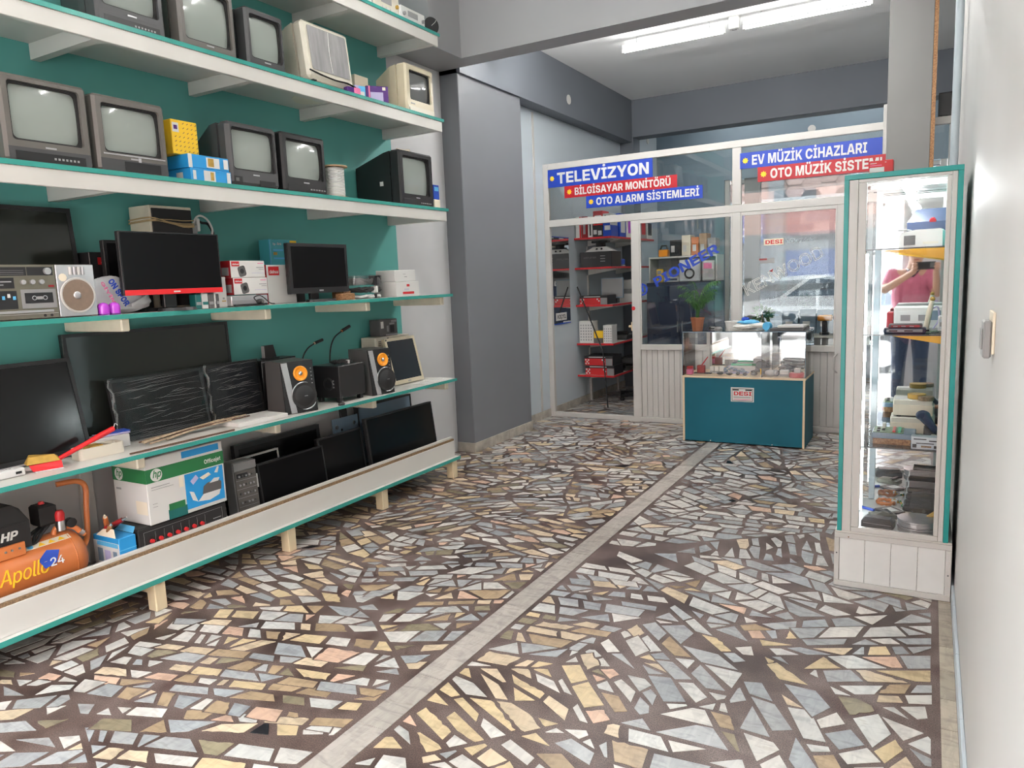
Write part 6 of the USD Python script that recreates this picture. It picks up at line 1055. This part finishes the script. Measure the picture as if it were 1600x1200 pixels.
for z in RZ:
    b = rk.p('shelf_board', G().box(-3.6185, -3.165, 7.96, 9.45, z-.02, z, .001), 'white_laminate'); rk.p('red_edge', G().box(-3.6185, -3.162, 7.955, 7.9598, z-.021, z+.001).box(-3.1648, -3.160, 7.96, 9.45, z-.021, z+.001), 'red', under=b)
    rk.p('bracket', G().hexa([(-3.6, 8.30, z-.021), (-3.6, 8.33, z-.021), (-3.19, 8.33, z-.021), (-3.19, 8.30, z-.021)], [(-3.6, 8.30, z-.085), (-3.6, 8.33, z-.085), (-3.25, 8.33, z-.035), (-3.25, 8.30, z-.035)]), 'white_laminate'); rk.p('bracket', G().hexa([(-3.6, 9.20, z-.021), (-3.6, 9.23, z-.021), (-3.19, 9.23, z-.021), (-3.19, 9.20, z-.021)], [(-3.6, 9.20, z-.085), (-3.6, 9.23, z-.085), (-3.25, 9.23, z-.035), (-3.25, 9.20, z-.035)]), 'white_laminate')
rk.p('upright', G().box(-3.6185, -3.590, 8.30, 8.33, 0, .274), 'white_alu'); rk.p('upright', G().box(-3.6185, -3.590, 9.20, 9.23, 0, .274), 'white_alu')
for k in range(4): rk.p('upright', G().box(-3.6185, -3.601, 8.30, 8.33, RZ[k]+.002, RZ[k+1]-.087), 'white_alu')
def stock(label, x0, x1, y, z, d, h, m, prints=(), name='carton', r=.003): return carton(label, 'box', ((x0+x1)/2, y, z+.0008), x1-x0, d, h, m, prints, rz=0, name=name, flap=False, r=r)
def checker(w, h): return [('f', 'red_face', 'red', 0, w, 0, h*.72), ('f', 'black_top', 'print_black', 0, w, h*.72, h), ('f', 'print_line', 'print_white', w*.15, w*.75, h*.82, h*.90)]+[('f', 'white_check', 'print_white', w*u, w*(u+.05), h*v, h*(v+.16)) for u, v in ((.02, .1), (.07, .3), (.02, .5), (.12, .12), (.12, .48), (.62, .5), (.68, .32))]+[('f', 'grey_end', 'mid_grey', w*.76, w, 0, h*.72)]
stock('lower red chequered camera carton on the lowest stock shelf', -3.53, -3.17, 7.985, RZ[0], .30, .112, 'print_black', checker(.36, .112)); stock('upper red chequered camera carton on the lowest stock shelf', -3.54, -3.19, 7.99, RZ[0]+.113, .30, .112, 'print_black', checker(.35, .112))
stock('single red chequered camera carton on the middle stock shelf', -3.58, -3.235, 7.985, RZ[2], .28, .105, 'print_black', checker(.345, .105))
t = stock('white carton with a square grid print on the stock shelf', -3.60, -3.42, 7.99, RZ[1], .14, .26, 'print_white'); [t.p('grid_mark', G().box(-.075+.032*i, -.058+.032*i, -.0008, -.0002, .03+.034*j, .048+.034*j), 'print_grey') for i in range(5) for j in range(6)]
stock('yellow and grey carton on the stock shelf under the grid printed one', -3.415, -3.30, 7.99, RZ[1], .12, .14, 'yellow', [('f', 'grey_base', 'dark_grey', 0, .115, 0, .06)])
t = stock('second white carton with a fine grid print on the stock shelf', -3.295, -3.185, 7.985, RZ[1], .16, .21, 'print_white'); [t.p('grid_mark', G().box(-.045+.026*i, -.032+.026*i, -.0008, -.0002, .02+.028*j, .034+.028*j), 'print_grey') for i in range(4) for j in range(6)]
odd('telephone_set', 'dark telephone set farther back on the stock shelf', 'telephone', (-3.28, 8.45, RZ[1]+.0008), [('base', G().box(-.10, .10, 0, .2, 0, .06, .01), 'charcoal'), ('handset', G().box(-.10, .10, .03, .08, .0605, .10, .012), 'black_plastic'), ('keypad', G().box(-.05, .06, .1, .18, .0605, .064, .001), 'mid_grey')])
odd('desktop_monitor', 'small grey monitor on the middle stock shelf', 'monitor', (-3.31, 8.32, RZ[2]+.0008), [('case', G().box(-.13, .14, 0, .03, .06, .30, .004), 'slate_blue'), ('screen', G().box(-.12, .13, -.002, -.0002, .075, .29), 'mid_grey'), ('foot', G().box(-.07, .07, -.03, .10, 0, .0595, .004), 'black_plastic')], 8)
stock('tilted pale carton farther along the middle stock shelf', -3.36, -3.19, 8.70, RZ[2], .2, .27, 'print_white', [('f', 'grey_band', 'mid_grey', .01, .16, .10, .16)])
stock('black amplifier carton on the fourth stock shelf', -3.56, -3.17, 7.985, RZ[3], .3, .175, 'print_black', [('f', 'print_line', 'print_grey', .25, .31, .12, .128), ('f', 'print_line', 'print_grey', .25, .31, .09, .098), ('f', 'print_line', 'print_grey', .25, .31, .06, .068), ('f', 'brand', 'dark_grey', .04, .10, 'AMPLIFIER', .020, .16)])
t = Thing('speaker_bracket', 'white loudspeaker frame with black magnet on the black amplifier carton', 'loudspeaker', (-3.35, 8.10, RZ[3]+.177)); t.p('frame', G().hexa([(-.18, -.06, 0), (.18, -.06, 0), (.18, .08, 0), (-.18, .08, 0)], [(-.08, -.03, .055), (.08, -.03, .055), (.08, .05, .055), (-.08, .05, .055)]), 'print_white'); t.p('magnet', G().cyl((0, .01, .056), (0, .01, .10), .055, n=20), 'black_matte'); t.p('cap', G().box(-.10, .10, -.04, .05, .1005, .125, .008), 'black_plastic'); [t.p('hole', G().cyl((x, -.0505, .026), (x, -.040, .031), .012, n=12), 'black_matte') for x in (-.03, .03)]
odd('grey_siren', 'grey rounded siren behind the loudspeaker frame', 'siren', (-3.50, 8.4, RZ[3]+.0008), [('body', G().ball((0, 0, .07), .07, 2, (1.2, 1, 1)), 'mid_grey'), ('foot', G().box(-.05, .05, -.05, .05, 0, .02, .004), 'dark_grey')])
for i, (x0, x1, h, m, pr, lab) in enumerate([(-3.61, -3.54, .24, 'print_white', [('f', 'red_band', 'red', .05, .07, 0, .24)], 'tall white carton with a red edge on the top stock shelf'), (-3.535, -3.46, .24, 'dark_red', [('f', 'print_mark', 'print_grey', .02, .05, .04, .2)], 'dark red carton on the top stock shelf'), (-3.455, -3.40, .24, 'print_white', [('f', 'black_letters', 'print_black', .02, .04, .02, .22)], 'white carton with black letters on the top stock shelf'), (-3.395, -3.275, .13, 'print_black', [('f', 'white_square', 'print_white', .01, .05, .03, .08), ('f', 'white_square', 'print_white', .065, .11, .02, .07)], 'black carton with white squares on the top stock shelf'), (-3.27, -3.17, .125, 'blue', [('f', 'white_panel', 'print_white', .02, .09, .07, .12)], 'blue and white carton at the near end of the top stock shelf')]): stock(lab, x0, x1, 7.985, RZ[4], .22, h, m, pr)
stock('red carton with a white panel on top of the black carton with white squares', -3.39, -3.275, 7.99, RZ[4]+.131, .2, .16, 'red', [('f', 'white_panel', 'print_white', .02, .10, .03, .11)]); stock('white and blue printed carton on top of the blue carton', -3.27, -3.185, 7.99, RZ[4]+.126, .2, .13, 'print_white', [('f', 'blue_base', 'blue', 0, .085, 0, .03), ('f', 'black_mark', 'print_black', .02, .04, .05, .11)])
for i in range(5): stock(['blue and white carton with a dark picture along the top stock shelf', 'white carton with a magenta picture along the top stock shelf', 'pale carton with a blue picture along the top stock shelf', 'grey carton with a red picture along the top stock shelf', 'white carton with a black picture, last along the top stock shelf'][i], -3.34, -3.17, 8.26+i*.24, RZ[4], .2, .27-.02*i, ('blue', 'print_white', 'wall_blue', 'mid_grey', 'print_white')[i], [('r', 'picture', ('print_white', 'magenta', 'blue', 'red', 'print_black')[i], .03, .17, .05, .2), ('f', 'picture', ('print_white', 'pink', 'blue', 'red', 'print_black')[i], .03, .14, .06, .2)])
odd('power_drill', 'magenta and blue tool in front of the grey siren', 'tool', (-3.24, 8.42, RZ[3]+.0008), [('body', G().box(-.03, .03, -.06, .1, .02, .09, .01), 'blue'), ('end', G().cyl((0, -.062, .055), (0, -.09, .055), .025, n=14), 'pink'), ('foot', G().box(-.04, .04, 0, .08, 0, .0195, .004), 'print_white')])
odd('black_coil', 'black round coil at the near end of the lowest stock shelf', 'coil', (-3.31, 8.45, RZ[0]+.0008), [('coil', G().ring((0, 0, .04), .07, .032, n=22, k=8), 'rubber'), ('tie', G().box(.04, .10, -.01, .01, 0, .078, .004), 'dark_grey')])
odd('amber_lamp', 'orange warning lamp farther along the lowest stock shelf', 'lamp', (-3.30, 8.98, RZ[0]+.0008), [('base', G().box(-.08, .08, -.07, .07, 0, .03, .004), 'black_plastic'), ('dome', G().lathe([(.06, .031), (.06, .08), (.04, .11), (.001, .115)], n=18), 'orange_bright')])
odd('slanting_rod', 'thin black rod leaning across the stock shelves', 'rod', (-3.155, 7.90, 0), [('rod', G().cyl((-.40, -.035, 1.40), (-.10, -.035, .66), .008, n=8), 'black_matte'), ('grip', G().cyl((-.10, -.035, .6595), (-.05, -.04, .0), .007, .007, 10), 'black_plastic')])
t = Thing('office_chair', 'black office chair base on the floor of the back room', 'chair', (-3.06, 8.60, 0)); 
for i in range(5): a = i*1.2566+.35; k = t.p('base_arm', G().hexa([(0, -.03, .045), (0, .03, .045), (.30, .02, .045), (.30, -.02, .045)], [(0, -.03, .10), (0, .03, .10), (.30, .02, .07), (.30, -.02, .07)]).mesh().apply_transform(rot((0, 0, 1), math.degrees(a))), 'black_plastic'); t.p('caster', G().cyl((.285*math.cos(a)-.02, .285*math.sin(a), .0225), (.285*math.cos(a)+.02, .285*math.sin(a), .0225), .022, n=12), 'rubber', under=k)
t.p('column', G().cyl((0, 0, .1), (0, 0, .44), .03, n=14), 'black_plastic'); t.p('seat', G().box(-.23, .23, -.22, .22, .44, .52, .03), 'black_matte')
t = Thing('navy_cabinet', 'dark navy cabinet behind the left glass pane', 'cabinet', (-2.67, 9.05, 0)); t.p('body', G().box(-.46, .40, 0, .45, .003, 1.40, .004), 'navy'); t.p('door', G().box(-.45, -.035, -.015, -.0005, .05, 1.36, .003), 'navy'); t.p('door', G().box(-.028, .39, -.015, -.0005, .05, 1.36, .003), 'navy')
for x in (-.06, -.0): t.p('handle', G().box(x-.006, x+.006, -.03, -.0155, .78, .92, .003), 'mid_grey')
t.p('upper_shelf', G().box(-.46, .40, .10, .45, 1.70, 1.72), 'white_laminate'); t.p('shelf_side', G().box(-.46, -.445, .1, .45, 1.4005, 1.6995).box(.385, .40, .1, .45, 1.4005, 1.6995), 'white_laminate'); t.p('shelf_back', G().box(-.4445, .3845, .44, .45, 1.4005, 1.6995), 'mid_grey')
cz = 1.401
odd('yellow_meter', 'yellow meter on the navy cabinet', 'meter', (-3.02, 9.2, cz), [('body', G().box(-.03, .05, 0, .05, 0, .17, .008), 'yellow'), ('screen', G().box(-.015, .035, -.003, -.0002, .1, .15), 'mid_grey'), ('knob', G().cyl((.01, -.0002, .06), (.01, -.012, .06), .016, n=12), 'black_plastic')])
odd('orange_drill', 'orange tool box at the left of the navy cabinet top shelf', 'tool', (-2.96, 9.2, 1.7208), [('body', G().box(-.06, .06, 0, .1, 0, .09, .01), 'orange_bright'), ('handle', G().tube([(-.05, .05, .09), (-.03, .05, .14), (.03, .05, .14), (.05, .05, .09)], .012, 8), 'black_plastic')])
odd('white_receiver', 'white flat receiver on the navy cabinet', 'receiver', (-2.84, 9.16, cz), [('body', G().box(-.1, .1, 0, .15, 0, .07, .006), 'print_white'), ('port_row', G().box(-.06, .07, -.003, -.0002, .02, .045), 'navy')])
t = Thing('spare_part_bag', 'clear bag with a black rubber ring hanging over the navy cabinet', 'bag', (-2.60, 9.12, cz)); t.p('bag', G().box(-.13, .13, 0, .04, 0, .27, .012), 'bag_plastic'); t.p('ring', G().ring((0, -.006, .10), .055, .011, (0, 1, 0), 26, 8), 'rubber'); t.p('label', G().box(-.06, .06, -.003, -.0002, .2, .25), 'print_white')
t = Thing('spare_part_bag', 'clear bag of white parts at the right of the navy cabinet top', 'bag', (-2.38, 9.14, cz)); t.p('bag', G().box(-.07, .08, 0, .06, 0, .25, .012), 'print_white'); t.p('label', G().box(-.05, .05, -.003, -.0002, .15, .22), 'pink')
for i, (x0, x1, h, m, lab) in enumerate([(-2.86, -2.72, .2, 'black_plastic', 'black carton on the upper shelf of the navy cabinet'), (-2.71, -2.60, .25, 'print_cream', 'cream carton on the upper shelf of the navy cabinet'), (-2.59, -2.50, .22, 'orange', 'orange-brown carton on the upper shelf of the navy cabinet'), (-2.49, -2.40, .26, 'cardboard', 'brown carton on the upper shelf of the navy cabinet'), (-2.39, -2.29, .2, 'mid_grey', 'grey carton on the upper shelf of the navy cabinet')]): stock(lab, x0, x1, 9.17, 1.72, .2, h, m, [('f', 'label_panel', 'print_white', .015, .06, .05, .13)])
t = Thing('work_desk', 'pale work desk under the rear window', 'desk', (-1.35, 8.95, 0)); t.p('desk_top', G().box(-.62, .68, 0, .55, .72, .75, .003), 'white_laminate')
for x in (-.59, .65):
    for y in (.03, .50): t.p('leg', G().box(x-.025, x+.025, y-.02, y+.02, .002, .7195, .002), 'mid_grey')
t.p('front_board', G().box(-.6, .66, .03, .045, .30, .7195), 'mid_grey')
dz = .7508
t = Thing('bushy_plant', 'dark bushy plant on the work desk behind the right pane', 'plant', (-1.755, 9.25, dz)); t.p('pot', G().lathe([(.05, 0), (.07, .12), (.075, .12), (.075, .135), (.001, .13)], n=16), 'charcoal', smooth=40); g = G(); rs = np.random.RandomState(31)
for i in range(150):
    d = rs.normal(0, 1, 3); d /= np.linalg.norm(d); c = np.array([0, 0, .24])+d*[.13, .13, .10]*rs.uniform(.4, 1); e = rs.normal(0, 1, 3); e /= np.linalg.norm(e); f2 = np.cross(d, e)*.018; g.add(trimesh.Trimesh([c-d*.02, c+f2, c+d*.045, c-f2], [[0, 1, 2], [0, 2, 3]], process=False))
t.p('foliage', g, 'leaf', kind='stuff'); t.p('stem', G().cyl((0, 0, .131), (0, 0, .24), .008, n=8), 'wood_board')
for i, (x0, x1, y, h, lab) in enumerate([(-1.52, -1.34, 9.2, .21, 'blue-grey carton next to the bushy plant'), (-1.335, -1.15, 9.25, .23, 'middle blue-grey carton on the work desk'), (-1.14, -.96, 9.22, .22, 'blue-grey carton with an open lid on the work desk')]): stock(lab, x0, x1, y, .75, .2, h, 'slate_blue', [('f', 'label_panel', 'print_white', .04, .12, .08, .14)]).p('open_lid', G().hexa([(-.09, .0, h+.0005), (.09, 0, h+.0005), (.09, .01, h+.0005), (-.09, .01, h+.0005)], [(-.09, .06, h+.05), (.09, .06, h+.05), (.09, .07, h+.05), (-.09, .07, h+.05)]), 'slate_blue')
t = Thing('cordless_drill', 'orange cordless drill standing on the work desk', 'drill', (-1.02, 8.99, dz)); t.p('body', G().box(-.085, .075, 0, .06, .16, .225, .014), 'orange_bright'); t.p('chuck', G().cyl((.0755, .03, .19), (.12, .03, .19), .022, .014, 14), 'black_plastic'); t.p('grip', G().box(-.035, .02, .008, .052, .03, .1595, .010), 'black_plastic'); t.p('battery', G().box(-.06, .045, .0, .06, 0, .0295, .006), 'black_plastic')
odd('blue_tray', 'light blue tray box on the work desk by the door post', 'tray', (-.80, 9.02, dz), [('tray', G().box(-.1, .09, 0, .2, 0, .07, .006), 'sky_blue'), ('rim', G().box(-.105, .095, -.005, .205, .0705, .08, .003), 'sky_blue')])

# ------------------------------------------------------------------ the photographer, seen only in the mirrors
def limbs(chains, extra=(), ref=.02, it=8):
    body = m3.Manifold()
    def ball(c, r): return m3.Manifold.sphere(r, 14).translate(tuple(map(float, c)))
    for ch in chains:
        for (a, ra), (b, rb) in zip(ch, ch[1:]): body += m3.Manifold.batch_hull([ball(a, ra), ball(b, rb)])
    for pts in extra: body += m3.Manifold.batch_hull([ball(c, r) for c, r in pts])
    k = body.refine_to_length(ref).to_mesh(); m = trimesh.Trimesh(np.array(k.vert_properties[:, :3]), np.array(k.tri_verts)); trimesh.smoothing.filter_taubin(m, iterations=it); return m
P0 = (-.17, -.50, 0); o = np.array(P0); W_ = lambda x, y, z: (x-o[0], y-o[1], z)
t = Thing('person', 'person in a pink polo shirt and blue jeans holding up a phone', 'person', P0)
shl, shr = W_(-.355, -.47, 1.40), W_(.000, -.47, 1.40); ell, elr = W_(-.415, -.26, 1.25), W_(.062, -.31, 1.20); wrl, wrr = W_(-.155, -.125, 1.425), W_(.045, -.125, 1.415)
neck, head = W_(-.165, -.455, 1.47), W_(-.135, -.42, 1.60)
def hand(wr, cx, s):
    ch = [[(wr, .027), (W_(cx, -.098, 1.455), .024)]]; pal = W_(cx, -.094, 1.468)
    for i in range(4):
        b = np.array(W_(cx+s*.010, -.090, 1.452+.017*i)); k1 = b+np.array([s*.012, .030+.004*(i in (1, 2)), .002]); k2 = k1+np.array([-s*.010, .022, .0]); k3 = k2+np.array([-s*.026-.004*s*(i == 1), .004, 0]); ch.append([(b, .0095), (k1, .0088), (k2, .0082), (k3, .0075)])
    b = np.array(W_(cx-s*.004, -.096, 1.440)); ch.append([(b, .011), (b+np.array([-s*.018, .012, .006]), .010), (b+np.array([-s*.036, .016, .020]), .0085)])
    return ch, [[(wr, .026), (pal, .024), (W_(cx+s*.012, -.09, 1.500), .013), (W_(cx+s*.010, -.09, 1.450), .015)]]
hl, el_ = hand(wrl, -.140, -1); hr, er_ = hand(wrr, .050, 1)
hipl, hipr = W_(-.265, -.50, .90), W_(-.085, -.50, .90); kl, kr = W_(-.275, -.47, .49), W_(-.07, -.48, .49); al, ar = W_(-.285, -.52, .09), W_(-.065, -.53, .09)
body = limbs([[(W_(-.17, -.50, .95), .12), (W_(-.17, -.49, 1.25), .125), (W_(-.17, -.475, 1.38), .09), (neck, .055), (W_(-.15, -.44, 1.54), .055)], [(shl, .055), (ell, .042), (wrl, .028)], [(shr, .055), (elr, .042), (wrr, .028)], [(W_(-.17, -.475, 1.38), .08), (shl, .055)], [(W_(-.17, -.475, 1.38), .08), (shr, .055)], [(hipl, .085), (kl, .056), (al, .038)], [(hipr, .085), (kr, .056), (ar, .038)]]+hl+hr,
    [[(head, .078), (np.array(head)+[0, -.02, .035], .085), (np.array(head)+[0, .03, -.07], .048)], [(np.array(head)+[0, .088, -.01], .012), (np.array(head)+[0, .075, .03], .010)], [(np.array(head)+[-.082, .0, -.005], .018), (np.array(head)+[-.08, .0, .02], .014)], [(np.array(head)+[.082, .0, -.005], .018), (np.array(head)+[.08, .0, .02], .014)]]+el_+er_, .012, 6)
t.p('body', body, 'skin', smooth=True); hd = np.array(head)
for s in (-1, 1): t.p('eye', G().ball(hd+[s*.032, .070, .012], .012, 2), 'print_white', smooth=True); t.p('pupil', G().ball(hd+[s*.032, .0795, .012], .006, 1), 'print_black', smooth=True); t.p('eyebrow', G().tube([hd+[s*.018, .080, .034], hd+[s*.034, .081, .038], hd+[s*.048, .070, .033]], .004, 6), 'hair')
t.p('mouth', G().tube([hd+[-.024, .072, -.052], hd+[0, .079, -.053], hd+[.024, .072, -.052]], [.003, .005, .003], 6), 'dark_red')
hr_ = trimesh.creation.icosphere(3, 1.0); hv = hr_.vertices*[.090, .104, .102]+hd+[0, -.020, .040]; keep = [f for f in hr_.faces if (hv[f][:, 2] > hd[2]+.005).all() and not ((hv[f][:, 1] > hd[1]+.03) & (hv[f][:, 2] < hd[2]+.075)).any()]; t.p('hair', trimesh.Trimesh(hv, keep), 'hair', smooth=True)
t.p('polo_shirt', limbs([[(W_(-.17, -.50, .90), .145), (W_(-.17, -.49, 1.12), .148), (W_(-.17, -.485, 1.30), .140), (W_(-.17, -.47, 1.40), .085)], [(W_(-.23, -.50, .92), .13), (W_(-.25, -.49, 1.28), .115), (shl, .070)], [(W_(-.11, -.50, .92), .13), (W_(-.09, -.49, 1.28), .115), (shr, .070)], [(shl, .072), (np.array(shl)*.35+np.array(ell)*.65, .062)], [(shr, .072), (np.array(shr)*.35+np.array(elr)*.65, .062)]]), 'shirt_pink', 'pink polo shirt', smooth=True)
t.p('collar', limbs([[(W_(-.215, -.47, 1.455), .022), (W_(-.20, -.405, 1.435), .018), (W_(-.165, -.365, 1.385), .014)], [(W_(-.115, -.47, 1.455), .022), (W_(-.125, -.405, 1.435), .018), (W_(-.160, -.365, 1.385), .014)], [(W_(-.215, -.47, 1.455), .022), (W_(-.165, -.505, 1.47), .022), (W_(-.115, -.47, 1.455), .022)]], (), .015, 4), 'navy', 'dark blue collar', smooth=True)
t.p('jeans', limbs([[(W_(-.17, -.50, .93), .142), (hipl, .105), (kl, .072), (W_(-.283, -.515, .10), .060)], [(W_(-.17, -.50, .93), .142), (hipr, .105), (kr, .072), (W_(-.066, -.525, .10), .060)]]), 'denim', 'blue jeans', smooth=True)
for f_ in (al, ar): t.p('shoe', G().hull([(f_[0]+x, f_[1]+y, z) for x in (-.042, .042) for y in (-.06, .14) for z in (.003, .035)]+[(f_[0]+x, f_[1]+y, z) for x in (-.034, .034) for y in (-.05, .05) for z in (.08,)]+[(f_[0], f_[1]+.185, .012), (f_[0], f_[1]+.17, .045)]), 'black_matte')
t = Thing('phone', 'dark phone held up by the person in the pink shirt', 'phone', (-.045, -.052, 1.485)); t.p('case', G().box(-.084, .084, -.0045, .0045, -.038, .038, .003), 'black_plastic'); t.p('lens_plate', G().box(.035, .072, .0047, .0062, -.02, .028, .001), 'dark_grey'); t.p('screen', G().box(-.08, .08, -.0056, -.0047, -.034, .034), 'lcd')
